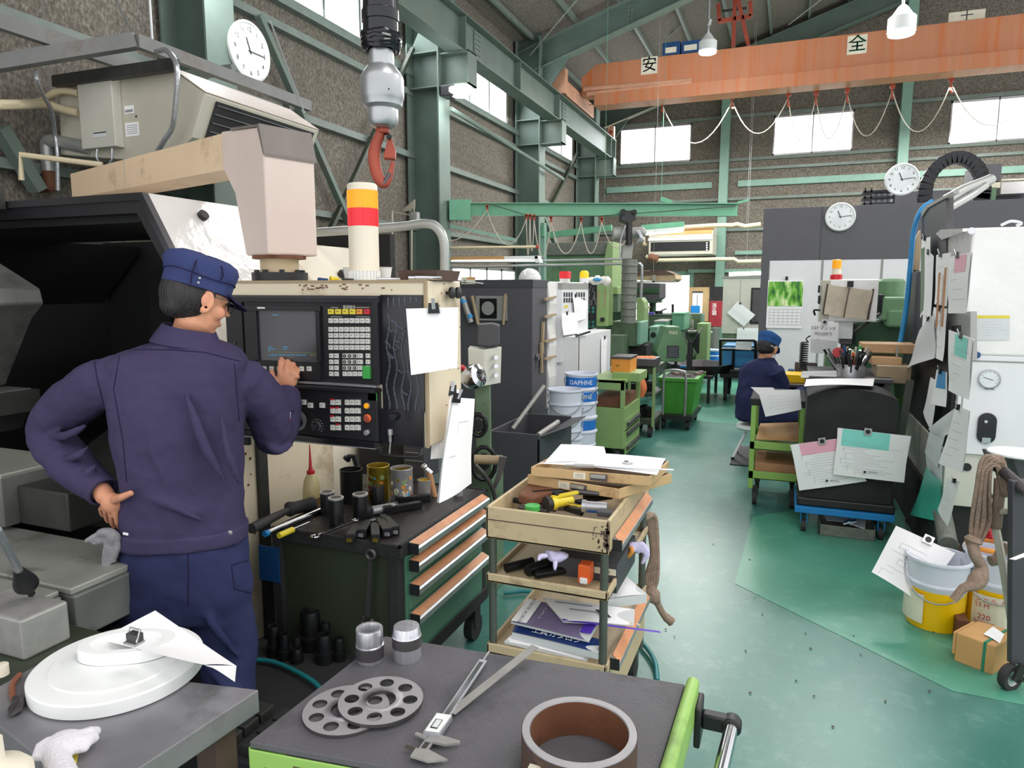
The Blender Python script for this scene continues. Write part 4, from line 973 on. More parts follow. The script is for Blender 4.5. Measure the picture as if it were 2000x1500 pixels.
def wrench(nm,lb,a,b,w_,mt='chrome',z=TZ,ring=True,up=None):
    if up is None: a,b = PZ(*a,z),PZ(*b,z); a.z = b.z = z+.006; up = V((0,0,1))
    d = (b-a).normalized(); s = up.cross(d).normalized(); m = U(mt)
    m.beam(a+d*w_,b-d*w_,w_*.65,w_*.3,up)
    P_ = []
    for k in range(13): an = math.radians(45+k*22.5); P_.append(a+d*(w_*1.0*math.cos(an))+s*(w_*1.0*math.sin(an)))
    m.tube(P_,w_*.34,8)
    m.tube([b+d*(w_*.75*math.cos(k*math.pi/8))+s*(w_*.75*math.sin(k*math.pi/8)) for k in range(17)],w_*.3,8)
    return tag(m.build(nm),lb,'wrench')
wrench('combination_wrench','chrome spanner with open jaw pointing at the left cabinet edge',(616,1050),(694,1018),.014)
wrench('ring_spanner','long black ring spanner hanging on the front side of the tool cabinet',PY(717,1215,CY0-.02),PY(724,1083,CY0-.02),.022,'gunmetal',up=V((0,-1,0)))
for nm,lb,pts,mt in (('clamp_bar','flat black clamp bar lying nearest the hanging papers',[(752,1004),(822,992)],'black_iron'),('clamp_bar','thin black clamp bar behind, touching the right gold can',[(776,984),(840,978)],'black_iron')):
    a,b = PZ(*pts[0],TZ),PZ(*pts[1],TZ); a.z = b.z = TZ+.015; m = U(mt); m.beam(a,b,.028,.028); m.beam(a-(b-a)*.05,a+(b-a)*.18,.042,.038); tag(m.build(nm,None,.002),lb,'clamp','black clamp bars')
random.seed(5)
for k,(x,y,x2,y2,tip) in enumerate(((683,1062,700,1038,1),(706,1052,716,1034,0),(734,1062,732,1040,1),(757,1050,744,1030,0),(773,1046,752,1024,0))):
    a,b = PZ(x,y,TZ),PZ(x2,y2,TZ); a.z = b.z = TZ+.018; root = thing('tool_holder',['leftmost','second','third, wider','fourth','rightmost'][k]+' of the black tool holders fanned out at the cabinet front edge','tool holder',a,'black tool holders at the cabinet front edge')
    m = U('black_iron'); m.beam(a,b,.032+.006*(k % 2),.034); m.beam(a.lerp(b,.5),b+(b-a)*.3,.026,.024); m.build('shank',root,.003)
    m = U('brass' if tip else 'steel'); m.bc(a+V((0,-.004,-.004)),.018,.008,.012); m.build('insert',root)
o,p,q = lying('screwdriver','screwdriver with clear yellow handle near the left cabinet corner','screwdriver',(545,1052),(572,1040),6,'yellow_plastic')
m = U('chrome'); m.cyl(q,q+(q-p).normalized()*.09,.004); m.build('shaft',o)
cup('steel_ring_cup','grey ring with yellow tape roll right of the gold cans','ring',816,843,936,972,'steel_dull','yellow_plastic')
root = thing('ball_peen_hammer','hammer with round chrome head leaning behind the hanging papers','hammer',PD(835,940,3.0)); m = U('chrome'); m.ell(PD(829,912,3.0),(.015,0,0),(0,.015,0),(0,0,.015)); m.cyl(PD(829,914,3.0),PD(842,925,3.0),.013); m.build('head',root); m = U('wood'); m.cyl(PD(838,920,3.0),PD(850,972,2.98),.012); m.build('handle',root)
standing('knurled_bush','small steel bush on the cabinet top right of the hanging papers','bush',887,904,951,970,TZ,'steel',group=None,hollow=True)
# black mandrels on the floor plate left of the front cart
root = thing('floor_plate','low black platform carrying black mandrels before the tool cabinet','platform',(-1.4,1.8,0)); m = U('black_matte'); m.box(-1.95,1.45,.06,-1.2,2.05,.24); m.build('deck',root,.004)
m = U('dark_castiron')
for k in range(9): x,y = -1.7+.16*(k % 3),1.5+.14*(k//3)*.5; m.bc((x,y,.257),.12,.06,.035)
m.build('steel_blocks',root,.004)
for k,(x0,x1,yt,yb) in enumerate(((585,633,1192,1275),(522,551,1222,1285),(545,568,1238,1292),(571,592,1243,1290),(624,650,1215,1274),(617,653,1238,1300),(651,676,1245,1294),(568,594,1266,1298))):
    lb = ['widest black mandrel at the back of the group on the low platform','leftmost black mandrel on the low platform, with hollow top','second black mandrel from the left on the low platform','third black mandrel from the left, thin necked','black mandrel with shiny top right of the widest one','stacked black mandrel with flange in front of the shiny topped one','rightmost black mandrel next to the front cart','short front black mandrel with flange'][k]
    standing('mandrel',lb,'mandrel',x0,x1,yt,yb,.24,'black_iron',prof=[(.01,0),(1,0),(1,.28),(1.02,.3),(1.02,.36),(.8,.38),(.8,.9),(.72,1),(.5,1),(.45,.8),(.01,.8)],group='black mandrels on the low platform')
pipe_thing('air_hose','teal air hose lying on the floor between tool cabinet and front cart','hose',arcpts([PZ(500,1288,.26),PZ(535,1293,.26),PZ(580,1312,.26),PZ(620,1338,.26),PZ(640,1370,.25)],5),.008,'teal_hose')
# ---- beige trolley
BX0,BX1,BY0,BY1 = -.915,-.492,2.08,2.76
root = thing('parts_trolley','worn beige three-tier trolley with drawer in the middle of the picture','trolley',(-.7,2.4,0))
zt = PY(1080,1020,BY0).z; zm = PY(1080,1033,BY0).z; zb = PY(1080,1070,BY0).z
def tray(z0,z1,nm,mt='beige_dirty',t=.012):
    m = U(mt); m.box(BX0,BY0,z0,BX1,BY1,z0+t); m.box(BX0,BY0,z0,BX0+t,BY1,z1); m.box(BX1-t,BY0,z0,BX1,BY1,z1); m.box(BX0,BY0,z0,BX1,BY0+t,z1); m.box(BX0,BY1-t,z0,BX1,BY1,z1); return m.build(nm,root,.004)
ztop = PY(1080,1005,BY0).z
tray(zb,ztop,'top_tray')
m = U('rust_dark'); m.box(BX0-.001,BY0-.0015,ztop-.045,BX1+.001,BY0,ztop-.042); m.build('tray_seam',root)
z2 = PY(1080,1148,BY0).z; tray(z2-.018,z2+.014,'middle_shelf')
z3 = PY(1080,1286,BY0).z; tray(z3-.03,z3+.008,'lower_shelf'); 
m = U('beige_dirty'); m.box(BX0+.004,BY0+.004,.17,BX1-.004,BY1-.004,z3-.032); m.build('lower_drawer_box',root,.004)
m = U('rust_dark'); random.seed(14)
for k in range(46):
    e = random.random()**2; m.bc((BX1-.004-.05*e,BY0-.0006,zb+.012+(ztop-zb-.02)*random.random()),.002+.009*random.random()*(1-e),.001,.003+.012*random.random())
o = m.build('grime',root); o['kind'] = 'stuff'
for z,nm in ((PX(1200,1060,BX1).z,'a'),(PX(1190,1300,BX1).z,'b')):
    m = U('alu'); m.prism([(BX1,z-.016),(BX1+.03,z-.018),(BX1+.03,z+.0),(BX1+.002,z+.026)],'y',BY0+.05,BY1-.08); m.use('orange_strip'); m.slab([(BX1+.004,BY0+.06,z+.026),(BX1+.028,BY0+.06,z+.003),(BX1+.028,BY1-.09,z+.003),(BX1+.004,BY1-.09,z+.026)],(.001,0,.0015)); m.use('black'); m.box(BX1,BY0+.046,z-.018,BX1+.031,BY0+.05,z+.02); m.build('drawer_handle',root)
m = U('pole_grey')
for x,y in ((BX0+.018,BY0+.018),(BX1-.018,BY0+.018),(BX0+.018,BY1-.018),(BX1-.018,BY1-.018)):
    p = U('pole_grey'); p.cyl((x,y,.12),(x,y,zb+.005),.0135,n=14)
    for k in range(14): p.cyl((x,y,.2+k*.04),(x,y,.203+k*.04),.0145,n=14)
    p.build('post',root)
for x,y in ((BX0+.04,BY0+.04),(BX1-.04,BY0+.04),(BX0+.04,BY1-.04),(BX1-.04,BY1-.04)):
    p = U('rubber'); p.cyl((x-.013,y,.05),(x+.013,y,.05),.05,n=18); p.use('pole_grey'); p.box(x-.018,y-.02,.06,x+.018,y+.02,.17); p.build('castor',root)
m = U('ink_dark'); m.text('18',(BX1-.03,BY0-.001,z3-.015),(1,0,0),(0,0,1),.02); m.build('number_mark',root)
m = U('dark_grey'); bpx(m,1085,1094,1205,1150,BY0+.12,.3); 
m.use('label_cream'); bpx(m,1160,1110,1203,1122,BY0+.118,.002); m.use('ink_dark'); p = PY(1182,1116,BY0+.116); m.text('B.PIN',p,(1,0,0),(0,0,1),.014); o = m.build('pin_box'); tag(o,'dark grey box with a white label on the middle shelf of the beige trolley','box')
# shallow trays on top
def shallow(lb,pts,z0,h,mt='beige_tray'):
    P_ = [V((p[0],p[1],z0)) for p in pts]; root = thing('drawer_tray',lb,'tray',sum(P_,V())/4,'tan drawer trays stacked on the beige trolley'); up = V((0,0,h))
    m = U(mt); cen = sum(P_,V())/4; I = [p+(cen-p)*.03 for p in P_]
    m.slab(P_,(0,0,.004))
    for k in range(4): a,b,c,d = P_[k],P_[(k+1) % 4],I[(k+1) % 4],I[k]; m.hexa([a,b,c,d,a+up,b+up,c+up,d+up])
    m.build('tray_body',root,.002)
    a,b = P_[3],P_[2]; r = (b-a).normalized(); n = V((r.y,-r.x,0)); L_ = (b-a).length; u = V((0,0,1))
    m = U('label_cream'); q = a+r*(L_*.42)+u*h*.5+n*.001; m.slab([q-r*.022-u*h*.32,q+r*.022-u*h*.32,q+r*.022+u*h*.32,q-r*.022+u*h*.32],n*.003)
    m.use('ink_dark'); 
    for j in range(3): m.slab([q-r*.016+u*(h*.14-j*h*.16)+n*.003,q+r*.014+u*(h*.14-j*h*.16)+n*.003,q+r*.014+u*(h*.17-j*h*.16)+n*.003,q-r*.016+u*(h*.17-j*h*.16)+n*.003],n*.0005)
    m.build('label_holder',root)
    m = U('gunmetal'); q = a+r*(L_*.58)+u*h*.5+n*.001; m.slab([q-r*.03-u*h*.34,q+r*.03-u*h*.34,q+r*.03+u*h*.34,q-r*.03+u*h*.34],n*.004); m.use('alu'); m.slab([q-r*.026+u*h*.0+n*.004,q+r*.026+u*h*.0+n*.004,q+r*.026+u*h*.3+n*.004,q-r*.026+u*h*.3+n*.004],n*.012); m.build('handle',root)
    return root
za = ztop+.003
# lower one: front corners (1026,940)->(1208,975), right (1312,930)
l_fl,l_fr,l_rr = PZ(1030,945,za),PZ(1209,975,za),PZ(1312,943,za); l_rl = l_fl+(l_rr-l_fr)*1.0
shallow('lower tan drawer tray turned askew on the beige trolley',[l_rl,l_rr,l_fr,l_fl],za,PD(1209,955,(l_fr-CAM).dot(FH)).z-za)
hl = PD(1209,953,(l_fr-CAM).dot(FH)).z; zb2 = hl+.002
u_fl,u_fr,u_rr = PZ(1037,930,zb2),PZ(1270,950,zb2),PZ(1306,918,zb2); u_rl = u_fl+(u_rr-u_fr)*1.0
hu = .035
shallow('upper tan drawer tray holding a drawing and a caliper on the beige trolley',[u_rl,u_rr,u_fr,u_fl],zb2,hu)
zs = zb2+hu+.002
paper('white drawing lying curled in the upper tan tray',[PZ(1095,868,zs+.05),PZ(1180,872,zs+.02),PZ(1190,903,zs),PZ(1062,905,zs)],bulge=.012,seed=9)
paper('large white drawing spread across the upper tan tray',[PZ(1148,884,zs+.004),PZ(1300,895,zs+.006),PZ(1283,926,zs+.004),PZ(1050,905,zs+.004)],bulge=.006,seed=3)
a,b = PZ(1105,908,zs+.01),PZ(1315,918,zs+.01); root = thing('dial_caliper','small steel caliper lying across the drawing on the upper tan tray','caliper',a)
m = U('steel'); m.beam(a,b,.012,.003); m.build('beam',root); m = U('steel_dull'); m.beam(a.lerp(b,.08),a.lerp(b,.27),.026,.007); m.beam(a.lerp(b,.0),a.lerp(b,.06)+V((-.02,-.01,0)),.007,.004); m.build('slider',root)
q = PZ(1226,905,zs+.008); m = U('chrome'); m.lathe(q,[(.001,0),(.014,0),(.014,.008),(.001,.009)],18); m.box(q.x-.02,q.y-.004,q.z,q.x+.02,q.y+.004,q.z+.006); tag(m.build('gauge_block'),'small chrome magnet clip on the drawing in the upper tan tray','clip')
# things in the top tray
zi = zb+.02
def tr(x,y): p = PZ(x,y,ztop-.012); return p
root = thing('torch','yellow hand torch in the top tray of the beige trolley','torch',tr(1085,985)); a,b = tr(1068,985),tr(1128,975); d = (b-a).normalized()
m = U('yellow_plastic'); m.lathe(a+d*.01,[(.001,0),(.022,.001),(.024,.02),(.018,.032),(.017,.09),(.012,.096),(.001,.097)],20,d); m.beam(a+d*.02+V((0,0,.022)),b+V((0,0,.026)),.016,.008); m.build('body',root)
m = U('black'); m.lathe(a-d*.004,[(.001,0),(.027,0),(.027,.016),(.022,.022)],20,d); m.cyl(a+d*.04+V((0,0,.028)),a+d*.04+V((0,0,.033)),.007); m.build('head',root)
root = thing('chuck_sleeve','silver drill chuck sleeve in the top tray of the beige trolley','sleeve',tr(1150,995)); a,b = tr(1137,988),tr(1192,992); d = (b-a).normalized(); m = U('steel'); m.lathe(a,[(.001,0),(.022,0),(.022,.014),(.018,.015),(.018,.085),(.001,.086)],22,d); m.build('sleeve_body',root); m = U('blue_dark'); m.beam(a+d*.02-V((0,.012,.012)),b-V((0,.012,.012)),.02,.006); m.build('label',root)
a,b = tr(1108,984),tr(1136,989); m = U('brass'); m.tube([a.lerp(b,k/6)+V((0,.002*math.sin(k*2.2),0)) for k in range(7)],.006,8); tag(m.build('twist_drill'),'short golden twist drill between torch and silver sleeve','drill bit')
m = U('rust'); P_ = [tr(1012,972),tr(1030,950),tr(1060,945),tr(1105,958),tr(1070,970),tr(1040,980)]; m.slab([p-V((0,0,.02)) for p in P_],(0,0,.035)); tag(m.build('leather_pad',None,.008),'brown leather cloth in the top tray of the beige trolley','cloth')
lying('black_grinder','black tool with ribbed end behind the torch in the top tray','tool',(1040,972),(1120,966),7,'black_iron',z=ztop-.02); lying('air_tool','black ribbed air tool behind the silver sleeve','air tool',(1128,966),(1170,970),5.5,'gunmetal',z=ztop+.0,taper=.8)
for k,(a_,b_) in enumerate((((1125,985),(1195,975)),((1140,975),(1200,968)),((1035,985),(1060,975)))): lying('hand_file',['front','rear','left'][k]+' dark hand tool lying in the top tray of the beige trolley','tool',a_,b_,4.5,'black_iron',z=ztop-.03,group='dark hand tools in the top tray')
q = tr(1040,990); m = U('green_plastic'); m.lathe(q,[(.001,-.01),(.026,-.01),(.026,.006),(.018,.008),(.001,.008)],20); tag(m.build('tape_roll'),'green tape roll at the left of the top tray','tape')
q = tr(1185,1003); m = U('dark_grey'); m.beam(q-V((.03,0,.0)),q+V((.03,0,.0)),.03,.02); tag(m.build('stamp_block',None,.004),'small dark block at the right corner of the top tray','block')
random.seed(31)
for k in range(9):
    a = tr(1040+random.random()*110,968+random.random()*14); an = random.random()*1.2-.6; d = V((math.cos(an),math.sin(an),0))*(.05+.04*random.random()); m = U(random.choice(['black_iron','gunmetal','steel_dull'])); a.z -= .025; m.cyl(a-d,a+d,.006+.005*random.random(),n=10); tag(m.build('small_tool'),'dark hand tool in the heap inside the top tray of the beige trolley','tool','heap of tools in the top tray')
# middle shelf contents
zq = z2-.004
for k,(a_,b_,rr) in enumerate((((988,1118),(1040,1105),9),((1030,1125),(1078,1108),11),((1045,1130),(1110,1120),8),((1095,1118),(1150,1124),6))):
    lying('boring_bar',['leftmost','second','third','rightmost'][k]+' dark round bar on the middle shelf of the beige trolley','bar',a_,b_,rr,'black_iron',z=zq,group='dark bars on the middle shelf')
m = U('orange_plastic'); bpx(m,1128,1104,1152,1140,BY0+.04,.05); m.use('white_plastic'); bpx(m,1131,1129,1147,1142,BY0+.036,.02); tag(m.build('orange_clamp',None,.005),'orange plastic clamp on the middle shelf of the beige trolley','clamp')
# gloves
def glove(nm,lb,palm,fingers,r,mt,ct='glove',group=None,cuff=None,vox=.006):
    m = U(mt)
    for c,s in palm: m.ell(c,*s)
    for f in fingers: m.tube(f,[r]*(len(f)-1)+[r*.75],8)
    if cuff: m.tube(cuff[0],cuff[1],12)
    for k,f in enumerate(fingers): m.ell(f[-1],(r*.8,0,0),(0,r*.8,0),(0,0,r*.8),8,6)
    o = m.build(nm); md = o.modifiers.new('r','REMESH'); md.mode = 'VOXEL'; md.voxel_size = vox; md.use_smooth_shade = True
    sm = o.modifiers.new('s','SMOOTH'); sm.factor = .5; sm.iterations = 2
    return tag(o,lb,ct,group)
gx = lambda x,y,d=2.42: PD(x,y,d)
glove('work_glove','lilac white glove with yellow cuff hanging out of the right side of the beige trolley',[(gx(1225,1072),((.03,0,0),(0,.02,0),(0,0,.018))),(gx(1212,1082),((.025,0,0),(0,.02,0),(0,0,.02)))],
      [[gx(1235,1064),gx(1255,1062),gx(1264,1075),gx(1266,1085)],[gx(1235,1068),gx(1256,1072),gx(1262,1085),gx(1255,1099)],[gx(1230,1062),gx(1248,1068),gx(1246,1078)]],.0105,'lilac_glove')
glove('work_glove','crumpled lilac glove on the middle shelf of the beige trolley',[(gx(1085,1090,2.2),((.03,0,0),(0,.02,0),(0,0,.014))),(gx(1095,1085,2.2),((.025,0,0),(0,.02,0),(0,0,.014)))],
      [[gx(1070,1085,2.18),gx(1055,1086,2.18),gx(1052,1092,2.16)],[gx(1085,1095,2.16),gx(1084,1110,2.14)],[gx(1100,1090,2.18),gx(1108,1085,2.2)],[gx(1080,1080,2.2),gx(1068,1078,2.22)]],.010,'lilac_glove')
m = U('key_orange'); m.tube(arcpts([gx(1232,1068,2.40),gx(1234,1078,2.39),gx(1222,1090,2.40)],4),.008); tag(m.build('glove_cuff'),'yellow elastic band lying on the lilac glove at the trolley side','band')
# bottom shelf magazines
def mag(lb,corners,mt,th=.006,marks=None,nm='catalogue',pages=True):
    c = [V(p) for p in corners]; n = (c[1]-c[0]).cross(c[3]-c[0]).normalized(); n = n if n.z > 0 else -n
    root = thing(nm,lb,'magazine',c[3],'catalogues on the bottom shelf')
    m = U('paper_grey'); m.slab(c,-n*th); m.build('pages',root)
    m = MB(); sheet(m,*[p+n*.001 for p in c],bulge=.004,material=mt,seed=len(lb))
    r = (c[1]-c[0]).normalized(); dn = (c[3]-c[0]); u = -dn.normalized(); W_ = (c[1]-c[0]).length; H_ = dn.length
    for mk in (marks or []):
        kind = mk[0]
        if kind == 't': _,t,uu,vv,s,mm,al = mk; m.use(mm); m.text(t,c[0]+r*W_*uu+dn*vv+n*.0065,r if al == 0 else -u,u if al == 0 else r,s)
        else: _,mm,u0,v0,u1,v1 = mk; m.use(mm); P_ = lambda a,b: c[0]+r*W_*a+dn*b+n*.006; m.add([P_(u0,v0),P_(u1,v0),P_(u1,v1),P_(u0,v1)],[(0,1,2,3)])
    m.build('cover',root); return root
z0 = z3+.01
mag('lowest newspaper with dark characters on the bottom shelf',[PZ(1010,1232,z0+.02),PZ(1160,1262,z0+.02),PZ(1146,1290,z0),PZ(985,1252,z0+.01)],'paper',.01,[('t','見本市カタログ',.5,.4,.03,'ink_dark',0),('b','machine_green_light',0,.0,1,.06)])
mag('thick navy spined catalogue on the bottom shelf',[PZ(1010,1212,z0+.05),PZ(1178,1250,z0+.05),PZ(1168,1275,z0+.04),PZ(1000,1235,z0+.04)],'book_navy',.025,[('t','工具カタログ',.5,.6,.03,'paper',0)])
mag('violet and white catalogue with gold inserts printed on its cover',[PZ(1030,1172,z0+.09),PZ(1180,1195,z0+.09),PZ(1150,1252,z0+.06),PZ(998,1215,z0+.065)],'book_violet',.006,[('b','paper',0,0,.2,1),('b','purple',.86,.55,1,1),('t','AC4010K AC4015K',.1,.5,.018,'ink_dark',1)]+[('b','brass',.4+.07*k,.25+.04*(k % 2),.44+.07*k,.40+.04*(k % 2)) for k in range(5)]+[('t','インサート',.3,.5,.014,'paper',1)])
mag('white leaflet with purple edge lying over the violet catalogue',[PZ(1060,1168,z0+.11),PZ(1240,1190,z0+.10),PZ(1238,1222,z0+.085),PZ(1100,1215,z0+.09)],'paper',.002,[('b','purple',.0,.92,1,1.0),('b','ink',.1,.15,.5,.2),('b','ink',.2,.4,.6,.45),('b','gunmetal',.5,.3,.6,.6),('b','old_paper',.75,.7,.78,.8),('b','old_paper',.82,.7,.85,.8)])
mag('thick white book with blue corner at the back right of the bottom shelf',[PZ(1190,1130,z0+.13),PZ(1222,1125,z0+.13),PZ(1264,1160,z0+.12),PZ(1180,1172,z0+.12)],'paper',.035,[('b','purple',.6,0,1,.2),('b','ink',.2,.4,.7,.44),('b','ink',.2,.55,.8,.59)])
# rope mop hanging behind the trolley
root = thing('rope_hank','grey brown rope hank hanging from the right side of the beige trolley','rope',PD(1262,1150,2.9))
m = U('rope')
for k in range(5): m.tube(arcpts([PD(1240+k*4,990+k*6,2.75),PD(1262+k*4,1010,2.8),PD(1275+k*2,1080,2.8),PD(1262+k*5,1130,2.8),PD(1266+k*2,1155,2.8)],5),.012,8)
m.tube(arcpts([PD(1266,1150,2.8),PD(1276,1165,2.78),PD(1284,1178,2.78),PD(1296,1200,2.78),PD(1312,1215,2.78)],5),[.022,.03,.032,.032,.034,.034,.03,.026,.022,.018,.015,.014,.014,.014,.014,.014,.016,.018,.018,.018,.02][:21],10); m.build('strands',root)
pipe_thing('air_hose','blue green air hose curling past the right castors of the beige trolley','hose',arcpts([PZ(985,1158,.02),PZ(1040,1156,.02),PZ(1180,1180,.02),PZ(1250,1250,.02),PZ(1278,1290,.02),PZ(1284,1330,.02)],6),.010,'teal_hose')
# ---- front green cart
A_,B_,C_,D_ = PZ(487,1448,.85),PZ(752,1242,.85),PZ(1342,1337,.85),PZ(1292,1500,.85)
root = thing('green_cart','bright green workshop cart with black rubber top in the foreground','cart',(-.5,1.05,0))
Dx = D_+(D_-C_)*.42; Dx.z = .85; Ax = A_
m = U('mat_rubber'); m.slab([A_,B_,C_+V((-.004,0,0)),V((Dx.x-.004,Dx.y,.85))],(0,0,-.012)); m.build('rubber_top',root,.002)
m = U('cart_green')
def wallb(p,q,t,z0,z1): d = (q-p).normalized(); n = V((d.y,-d.x,0))*t; a,b = V((p.x,p.y,z0)),V((q.x,q.y,z0)); up = V((0,0,z1-z0)); m.hexa([a,b,b+n,a+n,a+up,b+up,b+n+up,a+n+up])
wallb(Dx,C_,.022,.80,.858); m.tube([V((Dx.x+.011,Dx.y,.857)),V((C_.x+.011,C_.y,.857))],.012,10)
wallb(A_,Dx,.004,.775,.838); wallb(A_,B_,-.004,.77,.838); wallb(B_,C_,-.004,.77,.838); m.build('rim',root,.003)
m = U('cart_green')
m.hexa([(A_.x+.02,A_.y+.02,.40),(Dx.x-.02,Dx.y+.02,.40),(C_.x-.02,C_.y-.03,.40),(B_.x+.03,B_.y-.03,.40),(A_.x+.02,A_.y+.02,.42),(Dx.x-.02,Dx.y+.02,.42),(C_.x-.02,C_.y-.03,.42),(B_.x+.03,B_.y-.03,.42)]); 
for p,sx,sy in ((A_,1,1),(B_,1,-1),(C_,-1,-1),(Dx,-1,1)): m.box(p.x,p.y,.12,p.x+sx*.035,p.y+sy*.035,.80)
m.build('frame',root,.004)
for p,sx,sy in ((A_,1,1),(B_,1,-1),(C_,-1,-1),(Dx,-1,1)): m = U('rubber'); m.cyl((p.x+sx*.03,p.y+sy*.03,.055),(p.x+sx*.06,p.y+sy*.03,.055),.055); m.box(p.x+sx*.03,p.y+sy*.015,.05,p.x+sx*.05,p.y+sy*.035,.125); m.build('castor',root)
m = U('chrome'); q = A_.lerp(Dx,.05); m.ell((q.x,q.y-.006,.805),(.007,0,0),(0,.004,0),(0,0,.007)); m.build('screw',root)
m = U('rust_dark'); r = (Dx-A_).normalized(); q = A_.lerp(Dx,.30)+V((0,-.0055,0)); q.z = .806; u = V((0,0,1)); n_ = V((r.y,-r.x,0)); q = A_.lerp(Dx,.22)+n_*.005; q.z = .803
m.slab([q-r*.06-u*.02,q+r*.09-u*.02,q+r*.09+u*.02,q-r*.06+u*.02],n_*.001); m.use('label_cream'); m.text('M&U',q+n_*.0015+r*.03,r,u,.03); m.build('maker_plate',root)
hx = C_.x+.03
m = U('black'); cc = PX(1372,1400,C_.x+.035); yb_ = PX(1370,1385,C_.x+.03).y
m.box(C_.x+.020,yb_-.03,.755,C_.x+.032,yb_+.03,.835); m.box(C_.x+.032,yb_-.012,.785,C_.x+.085,yb_+.012,.815); m.cyl((C_.x+.085,yb_+.014,.8),(C_.x+.085,yb_-.014,.8),.018); 
m.build('handle_bracket',root,.004); m = U('black'); y2 = Dx.y+.06; m.box(C_.x+.0,y2-.03,.755,C_.x+.032,y2+.03,.835); m.box(C_.x+.0,y2-.012,.785,C_.x+.085,y2+.012,.815); m.build('handle_bracket',root,.004)
m = U('chrome'); m.cyl((C_.x+.085,yb_-.012,.8),(C_.x+.07,y2,.8),.0125); m.build('handle_bar',root)
# parts on the cart
for i,(x0,x1,yt,yb,lb,hol) in enumerate(((696,751,1226,1303,'turned steel cylinder with open bore on the green cart, left one',True),(767,824,1222,1298,'turned steel cylinder with solid top on the green cart, right one',False))):
    c,r,h = stand(x0,x1,yt,yb,.85); root = thing('turned_cylinder',lb,'turned part',c,'turned steel cylinders on the green cart')
    if hol:
        m = U('turned_steel'); m.lathe(c,[(.001,0),(r*.84,0),(r*.90,.004),(r*.92,h*.14),(r,h*.15)],40); m.lathe(c,[(r,h*.50),(r,h*.52),(r*.94,h*.54),(r*.95,h*.96),(r*.92,h),(r*.72,h*.995),(r*.66,h*.9),(r*.66,h*.3),(.001,h*.3)],40); m.build('bright_ends',root)
        m = U('gunmetal'); m.lathe(c,[(r,h*.15),(r,h*.5)],40); m.build('dark_band',root)
    else:
        m = U('turned_steel'); m.lathe(c,[(.001,0),(r*.93,0),(r*.96,.004),(r*.96,h*.40)],40); m.lathe(c,[(r,h*.72),(r*.96,h*.74),(r*.93,h*.76),(r*.93,h*.86),(r*.9,h*.88),(r*.88,h*.98),(r*.85,h),(.001,h)],40); m.build('bright_ends',root)
        m = U('gunmetal'); m.lathe(c,[(r*.96,h*.4),(r,h*.41),(r,h*.72)],40); m.build('dark_band',root)
from mathutils.geometry import delaunay_2d_cdt
def perforated(c,R_,th,hole_r,ring_r,n,centre_r,rot,mt):
    outer = [V((R_*math.cos(2*math.pi*i/64),R_*math.sin(2*math.pi*i/64))) for i in range(64)]; holes = []
    for k in range(n):
        a = rot+2*math.pi*k/n; h = V((ring_r*math.cos(a),ring_r*math.sin(a))); holes.append((h,hole_r,24))
    holes.append((V((0,0)),centre_r,32)); vs = list(outer); ed = [(i,(i+1) % 64) for i in range(64)]
    loops = [list(range(64))]
    for h,r,k in holes:
        o = len(vs); vs += [h+V((r*math.cos(2*math.pi*i/k),r*math.sin(2*math.pi*i/k))) for i in range(k)]; ed += [(o+i,o+(i+1) % k) for i in range(k)]; loops.append([o+i for i in range(k)])
    ov,oe,of,*_ = delaunay_2d_cdt(vs,ed,[],1,1e-6)
    F_ = []
    for f in of:
        g = sum((ov[i] for i in f),V((0,0)))/len(f)
        if all((g-h).length > r*.985 for h,r,k in holes): F_.append(f)
    m = U(mt); c = V(c)
    m.add([(c.x+v.x,c.y+v.y,c.z+th) for v in ov],F_); m.add([(c.x+v.x,c.y+v.y,c.z) for v in ov],[tuple(reversed(f)) for f in F_])
    m.use('gunmetal')
    for lp in loops:
        P_ = [vs[i] for i in lp]; k = len(P_); m.add([(c.x+p.x,c.y+p.y,c.z) for p in P_]+[(c.x+p.x,c.y+p.y,c.z+th) for p in P_],[(i,(i+1) % k,(i+1) % k+k,i+k) for i in range(k)],True)
    return m
def disc_at(x0,x1,yb,yt,z):
    a,b = PZ(x0,(yb+yt)/2,z),PZ(x1,(yb+yt)/2,z); return PZ((x0+x1)/2,(yb+yt)/2,z),(PZ((x0+x1)/2,yb,z)-PZ((x0+x1)/2,yt,z)).length/2
c2,r2 = disc_at(590,763,1427,1340,.857); c1,r1 = disc_at(656,832,1408,1322,.864)
r1 = (r1+px2m(88,(c1-CAM).dot(CF)))/2; r2 = r1
c2.z = .8505; c1.z = .8575
tag(perforated(c2,r2,.006,r2*.175,r2*.70,8,r2*.36,.1,'plate_steel').build('perforated_disc'),'lower steel disc with round holes, partly under the other','disc','perforated steel discs on the green cart')
tag(perforated(c1,r1,.006,r1*.175,r1*.70,8,r1*.36,.35,'plate_steel').build('perforated_disc'),'upper steel disc with round holes lying on top','disc','perforated steel discs on the green cart')
